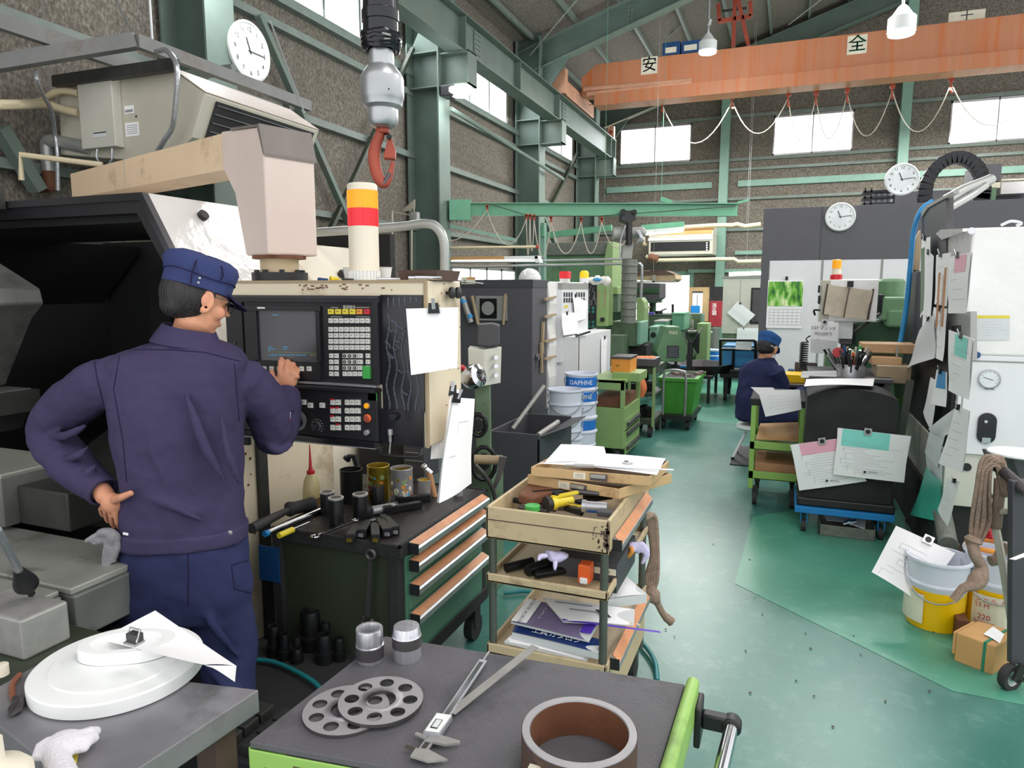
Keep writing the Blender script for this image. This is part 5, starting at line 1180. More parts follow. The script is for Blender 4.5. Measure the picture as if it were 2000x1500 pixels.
# caliper
a,b = PZ(818,1478,.858),PZ(944,1290,.858); d = (b-a).normalized(); s = V((0,0,1)).cross(d); root = thing('digital_caliper','silver digital caliper with display lying on the green cart','caliper',a.lerp(b,.4))
m = U('steel'); m.beam(a,b,.016,.0035); m.use('chrome'); m.beam(a+d*.01+V((0,0,.002)),b-d*.01+V((0,0,.002)),.009,.001); m.use('steel'); m.beam(b,b+d*.035,.003,.003); m.build('beam',root)
e = V((0,0,1)); sr = -s if s.dot(CR) < 0 else s
m = U('steel_dull'); m.slab([a-sr*.012-d*.006,a+sr*.02-d*.010,a+sr*.048+d*.004,a+sr*.030+d*.010,a+sr*.008+d*.018,a-sr*.012+d*.014],(0,0,.0035)); m.use('chrome'); m.slab([a-sr*.010+d*.004,a-sr*.032+d*.012,a-sr*.030+d*.018,a-sr*.008+d*.014],(0,0,.003)); m.build('fixed_jaw',root)
g = a+d*.052; m = U('steel_dull'); m.slab([g-sr*.006-d*.016,g+sr*.03-d*.016,g+sr*.052-d*.004,g+sr*.050+d*.0,g+sr*.02+d*.004,g+sr*.0+d*.004],(0,0,.004)); m.slab([g-sr*.006-d*.012,g-sr*.030-d*.004,g-sr*.028+d*.001,g-sr*.006-d*.002],(0,0,.003)); m.build('moving_jaw',root)
g = a+d*.075; m = U('steel'); m.beam(g-d*.026+e*.004,g+d*.030+e*.004,.030,.009); m.use('white_plastic'); m.slab([g-d*.024-sr*.012+e*.009,g+d*.026-sr*.012+e*.009,g+d*.028+sr*.014+e*.009,g-d*.022+sr*.012+e*.009],e*.002); m.use('ink_dark'); m.slab([g-d*.016-sr*.007+e*.011,g+d*.010-sr*.007+e*.011,g+d*.010+sr*.006+e*.011,g-d*.016+sr*.006+e*.011],e*.0005); m.use('paper_grey'); m.slab([g-d*.013-sr*.005+e*.0115,g+d*.008-sr*.005+e*.0115,g+d*.008+sr*.005+e*.0115,g-d*.013+sr*.005+e*.0115],e*.0004); m.build('display_unit',root,.001)
a,b = PZ(882,1392,.856),PZ(1045,1262,.89); m = U('steel_dull'); m.beam(a,b,.018,.0012); tag(m.build('steel_rule'),'long flat steel rule reaching over the rear edge of the green cart','ruler')
# thick pipe ring
c = PZ(1131,1425,.912); c.z = .8505; R_ = px2m(113,(PZ(1131,1425,.912)-CAM).dot(CF)); root = thing('pipe_ring','thick cut ring of rusty steel pipe with machined bright rim','ring',c)
m = U('rust_dark'); m.lathe(c,[(R_,.0),(R_,.060)],56); m.use('rust'); m.lathe(c,[(R_*.84,.060),(R_*.84,0),(R_,0)],56); m.build('pipe_wall',root)
m = U('plate_steel'); m.lathe(c,[(R_*1.0,.058),(R_*.985,.062),(R_*.86,.062),(R_*.84,.058)],56); m.build('bright_rim',root)
m = U('label_cream'); m.box(c.x-.052,c.y-R_*1.0-.0,.89,c.x-.034,c.y-R_*.90,.896); m.build('paint_mark',root)
# ---- left steel table
TBL = [PZ(505,1347,.85),PZ(77,1296,.85),PZ(-60,1372,.85),PZ(180,1560,.85)]
root = thing('steel_table','heavy grey steel table at the lower left corner','table',(-1.1,.8,0))
m = U('table_steel'); m.slab(TBL,(0,0,-.045)); m.build('table_top',root,.002)
for p,sx,sy in ((TBL[0],-.05,-.06),(TBL[1],.06,-.03),(TBL[3],-.04,.08)): 
    q = U('rust_dark'); q.box(p.x+sx-.025,p.y+sy-.025,0,p.x+sx+.025,p.y+sy+.025,.806); q.build('leg',root,.003)
m = U('rust_dark'); p,q = TBL[0],TBL[3]; m.beam((p.x-.06,p.y-.1,.3),(q.x-.04,q.y+.1,.3),.04,.04); m.build('stretcher',root)
# white flange
c,r = disc_at(77,388,1371,1237,.865); c.z = .8505; R_ = px2m(156,(c-CAM).dot(CF))*.97
root = thing('nylon_flange','round white plastic flange with raised oval boss on the steel table','flange',c)
m = U('nylon_white'); m.lathe(c,[(.001,0),(R_*.97,0),(R_,.003),(R_,.026),(R_*.98,.029),(R_*.78,.031),(R_*.76,.034),(.001,.036)],72)
oc = c+V((-.0,.022,.036)); u = V((.86,.5,0)).normalized(); v = V((-u.y,u.x,0))
prof_ = [(R_*.40,0),(R_*.40,.022),(R_*.39,.024),(R_*.28,.024),(R_*.27,.022),(R_*.27,-.0),(.001,0)]
rg = [[oc+u*(math.cos(2*math.pi*i/48)*r_*1.25+(.014 if math.cos(2*math.pi*i/48) > 0 else -.014))+v*(math.sin(2*math.pi*i/48)*r_*.82)+V((0,0,h_)) for i in range(48)] for r_,h_ in prof_]
for k in range(len(rg)-1): m.loft(rg[k:k+2],False,True)
m.build('flange_body',root)
paper('white paper with a chrome clip lying over the rear of the white flange',[PD(196,1250,1.34),PD(303,1192,1.42),PD(462,1300,1.30),PD(400,1300,1.16)],bulge=.003,seed=12,curl=.0)
m = MB(); sheet(m,PD(400,1300,1.16),PD(462,1300,1.30),PD(459,1332,1.27),PD(412,1304,1.15),bulge=.001); tag(m.build('paper_curl'),'curled down end of the paper hanging over the steel table edge','paper')
q = PD(262,1254,1.22); m = U('alu'); m.bc(q,.030,.022,.004); m.use('gunmetal'); m.bc(q+V((0,.002,.010)),.026,.016,.014); m.use('chrome'); m.tube([q+V((-.013,-.006,.004)),q+V((-.013,.004,.024)),q+V((.013,.004,.024)),q+V((.013,-.006,.004))],.002); tag(m.build('magnet_clip',None,.001),'chrome magnet clip holding the paper on the white flange','clip')
# pliers
root = thing('cutting_pliers','cutting pliers with brown grips left of the white flange','pliers',PZ(30,1360,.855))
zp = .858; m = U('brown_handle'); m.tube(arcpts([PZ(38,1318,zp),PZ(25,1335,zp),PZ(24,1352,zp),PZ(28,1366,zp)],4),.0055,10); m.tube(arcpts([PZ(66,1313,zp),PZ(70,1330,zp),PZ(58,1348,zp),PZ(46,1362,zp)],4),.0055,10); m.build('grips',root)
m = U('gunmetal'); m.tube([PZ(28,1364,zp),PZ(38,1374,zp),PZ(34,1388,zp),PZ(24,1396,zp)],[.006,.009,.007,.003],8); m.tube([PZ(46,1360,zp),PZ(36,1374,zp),PZ(22,1386,zp),PZ(22,1396,zp)],[.006,.009,.006,.003],8); m.build('jaws',root)
# white glove and bottle at the lower left
tz = .862
glove('work_glove','soiled white cotton glove with grey knitted cuff at the lower left',[(PZ(135,1448,tz+.012),((.034,.008,0),(-.006,.022,0),(0,0,.016))),(PZ(108,1462,tz+.01),((.024,0,0),(0,.022,0),(0,0,.016)))],
      [[PZ(150,1440,tz+.014),PZ(178,1430,tz+.016),PZ(188,1428,tz+.01)],[PZ(150,1452,tz+.012),PZ(175,1445,tz+.012),PZ(184,1442,tz+.008)],[PZ(140,1462,tz+.010),PZ(165,1460,tz+.008)],[PZ(100,1448,tz+.016),PZ(80,1460,tz+.012),PZ(72,1478,tz+.008)]],.0105,'white_glove',cuff=([PZ(105,1470,tz+.008),PZ(118,1500,tz+.004),PZ(128,1530,tz)],[.018,.02,.022]),vox=.004)
m = U('key_yellow'); m.beam(PZ(148,1470,.853),PZ(140,1510,.853),.008,.002); tag(m.build('yellow_strap'),'yellow strap end beside the cotton glove on the steel table','strap')
c = V((PD(0,1500,.93).x-.01,PD(0,1500,.93).y,.8505)); root = thing('white_bottle','white plastic bottle cut off by the lower left corner','bottle',c); m = U('cream_clean'); m.lathe(c,[(.001,0),(.045,0),(.047,.02),(.046,.05),(.036,.062),(.013,.070),(.012,.105),(.001,.106)],28); m.build('body',root)
q = PZ(2,1318,.86); m = U('cream_clean'); m.lathe(q,[(.001,0),(.014,0),(.014,.02),(.001,.022)],16); tag(m.build('small_jar'),'small white jar at the left picture edge above the pliers','jar')
# ================================================================ MIDDLE DISTANCE, LEFT
def xr_(px,py,Y): return PY(px,py,Y).x
def zy_(px,py,Y): return PY(px,py,Y).z
def pbox(name,lb,ct,x0,y0,x1,y1,Y,depth,mt,group=None,bev=.006,base=None):
    m = U(mt); r = bpx(m,x0,y0,x1,y1,Y,depth); return tag(m.build(name,None,bev),lb,ct,group)
# ---- machining centre with charcoal end and white wrapped side
YM = 5.9; XM = xr_(1040,650,YM); ZM = zy_(960,547,YM)
root = thing('machining_center','charcoal and white machining centre behind the hanging papers, wrapped in clear film','machine',(XM-.6,7.2,0))
m = U('charcoal'); m.box(XM-1.5,YM,.02,XM,6.34,ZM); m.build('end_cabinet',root,.006)
m = U('dark_grey'); m.box(XM-1.5,YM-.004,ZM-.07,XM+.004,6.34,ZM+.004); m.build('top_band',root,.003)
m = U('white_paint'); m.box(XM-1.5,6.34,.25,XM,PX(1149,600,XM).y,ZM-.01); m.build('white_side',root,.006)
m = U('white_wrap')
Y0,Y1 = 6.30,6.52; n_ = 12
for k in range(n_): z0,z1 = ZM-.02-(k+1)*.10,ZM-.02-k*.10; d0,d1 = .012*math.sin(k*1.7)+.016,.012*math.sin((k-1)*1.7)+.016; m.hexa([(XM,Y0,z0),(XM+d0,Y0,z0),(XM+d0,Y1,z0),(XM,Y1,z0),(XM,Y0,z1),(XM+d1,Y0,z1),(XM+d1,Y1,z1),(XM,Y1,z1)])
m.build('film_strip',root)
m = U('tan_tape')
for y in (583,617,665,699): a,b = PX(1064,y+2,XM+.04),PX(1085,y-3,XM+.04); m.beam(a,b,.02,.02)
m.build('tape_strip',root)
m = U('tan_tape'); m.beam(PX(1061,629,XM+.02),PX(1059,690,XM+.02),.02,.035); m.beam(PX(1057,670,XM+.02),PX(1058,728,XM+.02),.02,.03); m.build('pull_handle',root)
m = U('chrome'); q = PX(1049,697,XM+.01); m.cyl(q,q+V((.02,0,0)),.03,n=14); m.beam(q+V((.02,0,0)),q+V((.02,0,-.10)),.02,.02); m.build('latch',root)
XB = XM+.20
m = U('white_paint'); r_ = bsx(m,1128,651,1192,742,XB,.22); m.use('gunmetal'); m.box(XB,r_[0]+(r_[1]-r_[0])*.02,r_[2],XB+.004,r_[0]+(r_[1]-r_[0])*.035,r_[3]); m.build('side_box',root,.008)
m = U('white_paint'); bsx(m,1097,566,1147,700,XM+.05,.05); m.use('ac_grey'); bsx(m,1098,553,1149,567,XM+.045,.05)
m.use('black')
for r0 in range(2):
    for k in range(9):
        if k == 4: continue
        bsx(m,1101+k*4.8,571+r0*11,1104+k*4.8,580+r0*11,XM+.052,.002)
m.use('key_yellow'); bsx(m,1102,596,1110,601,XM+.052,.002); m.build('vent_panel',root,.003)
m = U('chrome'); q = PX(1126,655,XB+.0); m.cyl(q,q+V((.03,.35,.02)),.018); m.build('chip_nozzle',root)
m = U('white_wrap'); q = V((XM-.12,6.15,ZM)); m.ell(q,(.11,0,0),(0,.09,0),(0,0,.11)); m.build('wrapped_knob',root)
paper('upper right sheet clipped over the vent slots of the white machine',[PX(1118,575,XM+.07),PX(1148,590,XM+.07),PX(1145,622,XM+.07),PX(1124,628,XM+.07)],bulge=.01,clip=(.15,'clip'),seed=21)
paper('lower left sheaf of sheets clipped on the white machine side',[PX(1096,612,XM+.07),PX(1128,610,XM+.07),PX(1132,650,XM+.09),PX(1097,655,XM+.07)],bulge=.015,clip=(.3,'clip'),stack=1,seed=22)
paper('narrow sheet with table clipped on the white side box',[PX(1174,658,XB+.01),PX(1186,660,XB+.01),PX(1184,726,XB+.01),PX(1173,730,XB+.01)],bulge=.004,clip=(.5,'clip'),seed=23,lines=2)
# sticker and picture on the charcoal end
m = U('label_cream'); bpx(m,901,541,928,555,YM-.006,.005); m.use('key_orange'); bpx(m,912,542,928,545,YM-.008,.002); m.use('ink_dark'); bpx(m,905,547,910,553,YM-.008,.002); m.build('warning_label',root)
root = thing('round_print','grey framed print with a round motif between two brass tubes on the charcoal machine end','picture',(xr_(953,600,YM),YM-.03,zy_(953,600,YM)))
m = U('ac_grey'); bpx(m,929,578,990,626,YM-.02,.015); m.use('black_iron'); bpx(m,937,583,970,622,YM-.024,.004); q = PY(953,602,YM-.025); m.use('ac_grey'); m.cyl(q,q-V((0,.003,0)),.062,n=28); m.build('board',root)
m = U('tan_tape'); m.cyl(PY(987,574,YM-.04),PY(983,634,YM-.04),.012); m.build('side_tube',root); m = U('tan_tape'); m.cyl(PY(922,578,YM-.04),PY(934,634,YM-.04),.016); m.build('side_tube',root)
m = U('steel_dull'); m.cyl(PY(903,580,YM-.05),PY(920,630,YM-.05),.028); m.use('blue_bin'); m.cyl(PY(904,584,YM-.05),PY(907,592,YM-.05),.029); m.cyl(PY(916,614,YM-.05),PY(919,622,YM-.05),.029); tag(m.build('glue_cartridge'),'grey cartridge with blue ends leaning left of the round print','cartridge')
m = U('paper_grey'); m.tube(arcpts([PY(884,536,YM-.05),PY(896,548,YM-.05),PY(920,551,YM-.05),PY(944,554,YM-.05)],4),.006); tag(m.build('thin_cord'),'thin white cord over the upper left corner of the charcoal machine end','cord')
for nm,lb,x0,y0,x1,y1,Y,d,mt in (('red_beacon','small square red beacon light on the white machining centre',1092,530,1110,546,6.8,.10,'red_lens'),):
    root = thing(nm,lb,'beacon',PY(1101,550,Y)); m = U(mt); bpx(m,x0,y0,x1,y1-2,Y,d); m.build('lens',root,.008); m = U('white_plastic'); bpx(m,x0+1,y1-3,x1-1,y1+6,Y+.01,d-.02); m.build('base',root)
q = PY(1141,552,7.6); rr = .05; root = thing('yellow_beacon','round yellow beacon light left of the plastic bag on the machine','beacon',q); z1 = zy_(1141,529,7.6); zm_ = zy_(1141,543,7.6)
m = U('yellow_lens'); m.lathe((q.x,q.y,zm_),[(rr,0),(rr,(z1-zm_)*.7),(rr*.7,z1-zm_),(.001,z1-zm_+.005)],20); m.build('lens',root); m = U('white_plastic'); m.cyl(q,(q.x,q.y,zm_),rr); m.build('base',root)
m = U('sparkle'); 
for k in range(6): q = PY(1155+k*6,547+2*(k % 2),7.7); m.ell(q,(.05,0,0),(0,.05,.01),(0,-.01,.035+.01*(k % 3)),8,6)
m.use('blue_bin'); q = PY(1166,546,7.64); m.ell(q,(.05,0,0),(0,.02,0),(0,0,.02),8,6); tag(m.build('plastic_bag'),'crumpled clear plastic bag with blue contents on the machine top','bag')
# ---- green machine control box, milling machine behind
Yc = 9.1; root = thing('button_box','pale green control box with black button panel and teal buttons','control panel',PY(1165,640,Yc))
m = U('trolley_green'); bpx(m,1164,556,1185,637,Yc,.35); m.use('tan_tape'); bpx(m,1167,566,1170,602,Yc-.004,.004); bpx(m,1180,566,1183,598,Yc-.004,.004); m.build('housing',root,.01)
m = U('black_gloss'); bpx(m,1145,553,1165,638,Yc-.01,.3)
m.use('ac_grey')
for k in range(24): x,y = 1148+random.random()*15,557+random.random()*42; bpx(m,x,y,x+.8,y+3+random.random()*6,Yc-.013,.003)
m.build('panel',root,.004)
for j in range(6):
    for k in range(2): q = PY(1150+k*9,602+j*6.8,Yc-.012); m = U('knob_teal' if j in (0,1,4,5) else 'black'); m.cyl(q,q-V((0,.02,0)),.018,n=12); m.build('button',root)
m = U('black'); q = PY(1177,624,Yc-.005); m.cyl(q,q-V((0,.03,0)),.03,n=12); m.build('switch',root)
Yg = 11.2; root = thing('milling_machine','tall green milling machine with grey cover behind the jib crane','machine',PY(1130,780,Yg)*1.0)
root.location.z = 0
m = U('machine_green'); bpx(m,1064,497,1186,640,Yg,1.2); m.build('upper_body',root,.01)
m = U('black_iron'); m.use('duct'); bpx(m,1066,473,1188,498,Yg-.05,.9); m.build('grey_cover',root,.01)
m = U('machine_green_light'); m.prism([(xr_(1180,550,Yg-.1),zy_(1180,610,Yg-.1)),(xr_(1195,550,Yg-.1),zy_(1195,610,Yg-.1)),(xr_(1197,500,Yg-.1),zy_(1197,472,Yg-.1)),(xr_(1186,500,Yg-.1),zy_(1186,472,Yg-.1)),(xr_(1180,520,Yg-.1),zy_(1180,506,Yg-.1))],'y',Yg-.1,Yg+1.2); m.build('side_casting',root,.01)
m = U('machine_green_dark'); bpx(m,1183,560,1218,700,Yg-.3,.8); m.box(xr_(1183,700,Yg),Yg,0,xr_(1260,700,Yg),Yg+1.0,zy_(1200,660,Yg)); m.build('column',root,.01)
m = U('machine_green_dull'); bpx(m,1186,560,1207,610,Yg-.8,.4); m.use('trolley_green'); bpx(m,1186,560,1206,575,Yg-.85,.4); m.use('machine_green_dull'); bpx(m,1193,628,1250,676,9.6,.6); bpx(m,1188,655,1217,700,9.3,.5); m.build('gear_box',root,.01)
m = U('mint'); bpx(m,1243,628,1253,674,9.55,.5); m.build('mint_cover',root,.02)
m = U('machine_green_light'); P_ = [(1243,582),(1252,581),(1258,590),(1260,602),(1258,650),(1256,668),(1243,673)]; m.slab([PY(x,y,9.9) for x,y in P_],(0,.3,0)); m.build('guard',root,.01)
m = U('silver_hose'); m.tube(arcpts([PY(1246,515,9.8),PY(1252,517,9.8),PY(1254,530,9.8),PY(1252,582,9.8)],4),.02); m.build('coolant_pipe',root)
m = U('black_matte'); bpx(m,1212,674,1262,700,9.7,.8); m.build('chip_opening',root)
# ribbed duct column
c = PY(1227,632,9.3); zt = zy_(1227,507,9.3); r = px2m(15,(c-CAM).dot(CF)); m = U('duct'); pr = [(.001,0)]; H_ = zt-c.z; n = 9
for k in range(n): h0,h1 = H_*k/n,H_*(k+1)/n; pr += [(r*.97,h0),(r*1.04,h0+(h1-h0)*.12),(r,h0+(h1-h0)*.3),(r*.99,h1)]
pr += [(.001,H_)]; m.lathe(c,pr,22); tag(m.build('flexible_duct'),'grey ribbed dust cover column standing below the hoist','duct')
# conduits across
for y,r,lb in ((510,.016,'upper of two long horizontal conduits above the machines'),(519,.018,'lower of two long horizontal conduits above the machines')):
    m = U('pipe_grey'); m.tube([PY(880,y+3,8.8),PY(1214,y-4,8.8)],r,8); tag(m.build('conduit'),lb,'conduit','long horizontal conduits')
m = U('pipe_beige'); m.tube([PY(880,484,8.9),PY(1048,482,8.9)],.018,8); m.use('red_oxide'); m.tube([PY(1048,482,8.9),PY(1052,482,8.9)],.03,8); tag(m.build('air_pipe'),'pale horizontal pipe with red end left of the light green post','pipe')
root = thing('light_fixture','white and tan fluorescent light fixture hanging at left below the pale pipe','lamp',PY(960,508,8.6)); m = U('cardboard'); bpx(m,880,501,985,507,8.6,.12); m.use('white_plastic'); bpx(m,985,500,1050,506,8.6,.12); m.prism([(xr_(1044,505,8.6),zy_(1044,500,8.6)),(xr_(1050,505,8.6),zy_(1050,500,8.6)),(xr_(1055,505,8.6),zy_(1055,513,8.6)),(xr_(1046,505,8.6),zy_(1046,513,8.6))],'y',8.6,8.72); m.build('reflector',root); m = U('tube_glow'); m.tube([PY(882,509,8.65),PY(1044,509,8.65)],.012,8); m.build('tube',root)
# ---- jib crane
DJ = 9.85
root = thing('jib_crane','bright green jib crane beam bolted to the second column','crane',PD(885,410,DJ))
m = U('jib_green'); a,b = PD(882,409,DJ),PD(1440,410,DJ); m.ibeam(a,b,.11,px2m(24,DJ),.012); m.build('beam',root)
m = U('jib_green'); m.beam(PD(878,411,DJ),PD(920,411,DJ),.16,px2m(38,DJ)); m.use('girt')
for k in range(5):
    for y in (388,433): q = PD(884+k*8.5,y,DJ-.05); m.bc(q,.02,.02,.03)
m.build('mount',root,.004)
m = U('pale_green'); m.beam(PD(880,441,DJ),PD(1010,470,DJ),.05,.05); m.build('lower_strut',root)
m = U('dark_castiron'); m.tube([PD(955,398,DJ-.1),PD(1035,422,DJ-.1),PD(1170,422,DJ-.1),PD(1435,403,DJ-.1)],.006,5); m.build('guide_wire',root)
m = U('jib_green'); m.beam(PD(1290,388,DJ),PD(1312,396,DJ),.05,.06); m.build('top_lug',root); m = U('jib_green'); m.beam(PD(1440,396,DJ),PD(1462,391,DJ),.04,.03); m.build('end_lug',root)
DF = DJ-.12
for i,(x,y) in enumerate(((951,402),(1028,420),(1035,420),(1043,421),(1076,424),(1135,426),(1175,426))):
    q = PD(x,y,DF); m = U('red_oxide'); m.cyl(q,q+V((0,.02,0)),.02,n=10); m.box(q.x-.012,q.y,q.z-.07,q.x+.012,q.y+.02,q.z); tag(m.build('cable_carrier'),['first','second','third','fourth','fifth','sixth','seventh'][i]+' from the left of the rusty cable carriers under the green jib beam','cable carrier','rusty cable carriers under the jib beam')
m = U('wire_beige')
for x0,y0,x1,y1,s_ in ((870,470,951,410,.12),(951,410,1028,428,.40),(1028,428,1035,428,.48),(1035,428,1043,430,.42),(1043,430,1076,434,.48),(1076,434,1135,434,.42),(1135,434,1175,434,.42),(1175,434,1222,470,.20)): m.tube(catenary(PD(x0,y0,DF),PD(x1,y1,DF),s_,16),.007,6)
tag(m.build('jib_cable'),'beige cable looping below the green jib beam','cable')
root = thing('electric_hoist','grey wrapped electric hoist hanging from a black trolley on the jib beam','hoist',PD(1228,455,DJ))
m = U('black'); a = [(1214,414),(1218,411),(1238,411),(1242,414),(1242,428),(1230,437),(1213,430)]; m.slab([PD(x,y,DJ-.12) for x,y in a],FH*.24); m.cyl(PD(1217,414,DJ-.15),PD(1217,414,DJ+.15),.035); m.cyl(PD(1239,414,DJ-.15),PD(1239,414,DJ+.15),.035); m.build('trolley',root,.006)
m = U('ac_grey'); m.cyl(PD(1197,457,DJ),PD(1222,456,DJ),.09); m.cyl(PD(1222,456,DJ),PD(1255,454,DJ),.075); m.ell(PD(1255,454,DJ),(.05,0,0),(0,.07,0),(0,0,.07)); m.build('motor',root)
m = U('black'); m.tube([PD(1229,436,DJ-.1),PD(1228,478,DJ-.1)],.045,8); m.build('chain',root)
m = U('silver_hose')
for k in range(5): m.tube(arcpts([PD(1240+k*2,450,DJ-.12),PD(1250+k*2,462+k*2,DJ-.14),PD(1243+k,476-k,DJ-.12)],4),.010,6)
m.tube(arcpts([PD(1222,440,DJ-.12),PD(1212,470,DJ-.12),PD(1211,510,DJ-.12)],4),.010,6); m.build('loose_cable',root)
m = U('ac_grey'); a = [(1217,476),(1238,474),(1234,506),(1214,506)]; m.slab([PD(x,y,DJ-.08) for x,y in a],FH*.14); m.build('chain_bag',root,.01)
# light green post and roller bar left of machines
m = U('pale_green'); bpx(m,1055,435,1063,600,9.6,.1); m.use('jib_green'); bpx(m,1055,440,1062,462,9.55,.06); tag(m.build('light_post',None,.004),'pale green square post in front of the tall green milling machine','post')
m = U('jib_green'); m.beam(PY(1066,460,12),PY(1195,445,12),.1,.1); q = PY(1180,446,12); m.tube([q,(q.x,q.y,roofz(q.x))],.003,5); tag(m.build('cross_bar'),'green bar running left behind the hoist cables','bar'); m = U('jib_green'); m.beam(PY(1254,446,14),PY(1336,439,14),.12,.12); q = PY(1290,443,14)
m.tube([q,(q.x,q.y,roofz(q.x))],.003,5); tag(m.build('cross_bar'),'green bar above the long fluorescent light right of the hoist','bar')
root = thing('tube_light','long fluorescent light under the green bar right of the hoist','lamp',PY(1300,447,13.8)); m = U('white_plastic'); m.beam(PY(1256,453,13.8),PY(1336,446,13.8),.1,.06); m.build('reflector',root); m = U('tube_glow'); m.tube([PY(1258,457,13.8),PY(1334,450,13.8)],.03,8); m.build('tube',root)
# far air conditioner
YA = 16.6; root = thing('air_conditioner','smaller beige air conditioner hanging before the far wall right of the hoist','air conditioner',PY(1330,500,YA),'air conditioners')
X0,X1 = xr_(1267,470,YA),xr_(1392,470,YA); Z1,Z0 = zy_(1330,450,YA),zy_(1330,497,YA)
m = U('ac_beige'); m.box(X0,YA,Z0,X1,YA+.9,Z1-.1); m.prism([(YA,Z1-.1),(YA+.35,Z1+.12),(YA+.9,Z1+.12),(YA+.9,Z1-.1)],'x',X0,X1); m.build('body',root,.01)
m = U('cardboard'); m.slab([(X0+.02,YA+.02,Z1-.085),(X1-.02,YA+.02,Z1-.085),(X1-.02,YA+.34,Z1+.125),(X0+.02,YA+.34,Z1+.125)],(0,-.004,.006)); m.build('dusty_top',root)
m = U('black'); bpx(m,1271,472,1386,490,YA-.01,.02); m.use('white_plastic'); bpx(m,1266,464,1391,469,YA-.02,.03); m.use('paper_grey')
for k in range(4): bpx(m,1379,473+k*4.5,1382,476+k*4.5,YA-.016,.008)
m.build('grille',root)
for i,(pts,r,lb) in enumerate((([(1256,452),(1258,478),(1264,478)],.04,'short white pipe bend at the left of the smaller air conditioner'),([(1336,444),(1395,440),(1430,440),(1440,438),(1455,442),(1486,438)],.05,'upper cream pipe running right from the smaller air conditioner'),([(1262,500),(1275,508),(1300,508),(1400,506),(1434,506),(1442,511),(1486,510)],.045,'lower cream pipe running right below the smaller air conditioner'))):
    pipe_thing('refrigerant_pipe',lb,'pipe',[PY(x,y,YA+.1 if i else YA+.3) for x,y in pts],r,'pipe_beige','cream pipes of the smaller air conditioner',10)
    if i: q = PY(1458,440 if i == 1 else 510,YA+.1); m = U('alu'); m.tube([q,(q.x,q.y,roofz(q.x))],.003,5); m.build('hanger_rod',bpy.data.objects['refrigerant_pipe.%03d' % (i+1)]) if 'refrigerant_pipe.%03d' % (i+1) in bpy.data.objects else m.build('hanger_rod',root)
m = U('rust'); q = PY(1268,502,YA); m.cyl(q,q+V((.2,0,-.06)),.09); tag(m.build('drain_pump'),'brown wrapped pipe joint under the smaller air conditioner','pipe')
# ---- objects before the far wall
root = thing('overhead_guard','dusty tan hood edge before the bright doorway','hood',PY(1280,540,13)); m = U('tan_tape'); m.slab([PY(x,y,13) for x,y in ((1243,533),(1262,528),(1318,536),(1320,545),(1312,551),(1243,547))],(0,.8,0)); m.use('rust_dark'); m.slab([PY(x,y,12.98) for x,y in ((1243,530),(1300,528),(1318,536),(1243,538))],(0,.8,0)); m.build('hood_panel',root)
m = U('ac_grey'); bpx(m,1243,549,1318,552,12.9,.1); bpx(m,1274,537,1279,552,12.9,.05); q = PY(1276,540,13.2); m.tube([q,(q.x,q.y,roofz(q.x))],.003,5); m.build('hood_rail',root)
root = thing('radial_drill','green and dark grey machine head before the bright doorway','machine',PY(1268,620,12)); root.location.z = 0
m = U('dark_grey'); m.slab([PY(x,y,12) for x,y in ((1243,552),(1289,553),(1289,582),(1284,586),(1277,591),(1243,590))],(0,.6,0)); m.use('machine_green_dark'); bpx(m,1244,563,1288,573,11.98,.02); bpx(m,1255,588,1284,592,11.95,.5); m.build('head',root,.01)
m = U('machine_green_dark'); q = PY(1275,590,12.3); m.cyl(q,(q.x,q.y,.0),.06); m.build('post',root)
for lb,P_,Y,mt,mt2 in (('long green lathe bed in front of the bright doorway',(1256,615,1342,640),11.6,'machine_green_dull','steel_green'),('green lathe headstock right before the bright doorway',(1312,613,1336,645),11.2,'jib_green','jib_green'),('pale green machine end with round mark left of the six sided cover',(1268,640,1283,694),10.2,'mint','mint'),('green toolpost box behind the six sided cover',(1278,628,1301,672),10.8,'jib_green','ac_grey')):
    m = U(mt); bpx(m,*P_,Y,.6); m.use(mt2); bpx(m,P_[0]-1,P_[1]-2,P_[2]+1,P_[1]+2,Y-.01,.62)
    if mt == 'mint':
        m.use('black'); q = PY(1276,654,Y-.001); m.cyl(q,q-V((0,.01,0)),.04); m.use('ink_dark'); bpx(m,1272,680,1279,686,Y-.004,.004); m.use('mint'); X_,Z_ = xr_(1268,690,Y),0; m.box(xr_(1268,690,Y),Y,0,xr_(1283,690,Y),Y+.6,zy_(1275,692,Y))
    else: m.use('machine_green_dark'); m.box(xr_(P_[0]+4,640,Y),Y+.1,0,xr_(P_[2]-4,640,Y),Y+.5,zy_(P_[0],P_[3],Y))
    tag(m.build('green_lathe',None,.01),lb,'machine','green machines before the doorway')
m = U('black'); m.tube([PY(1291,607,11.4),PY(1302,603,11.4)],.012); m.cyl(PY(1287,613,11.4),PY(1287,607,11.4),.06); m.tube([PY(1314,612,11.3),PY(1314,594,11.3)],.02); tag(m.build('machine_levers'),'black levers on top of the long green lathe bed','lever')
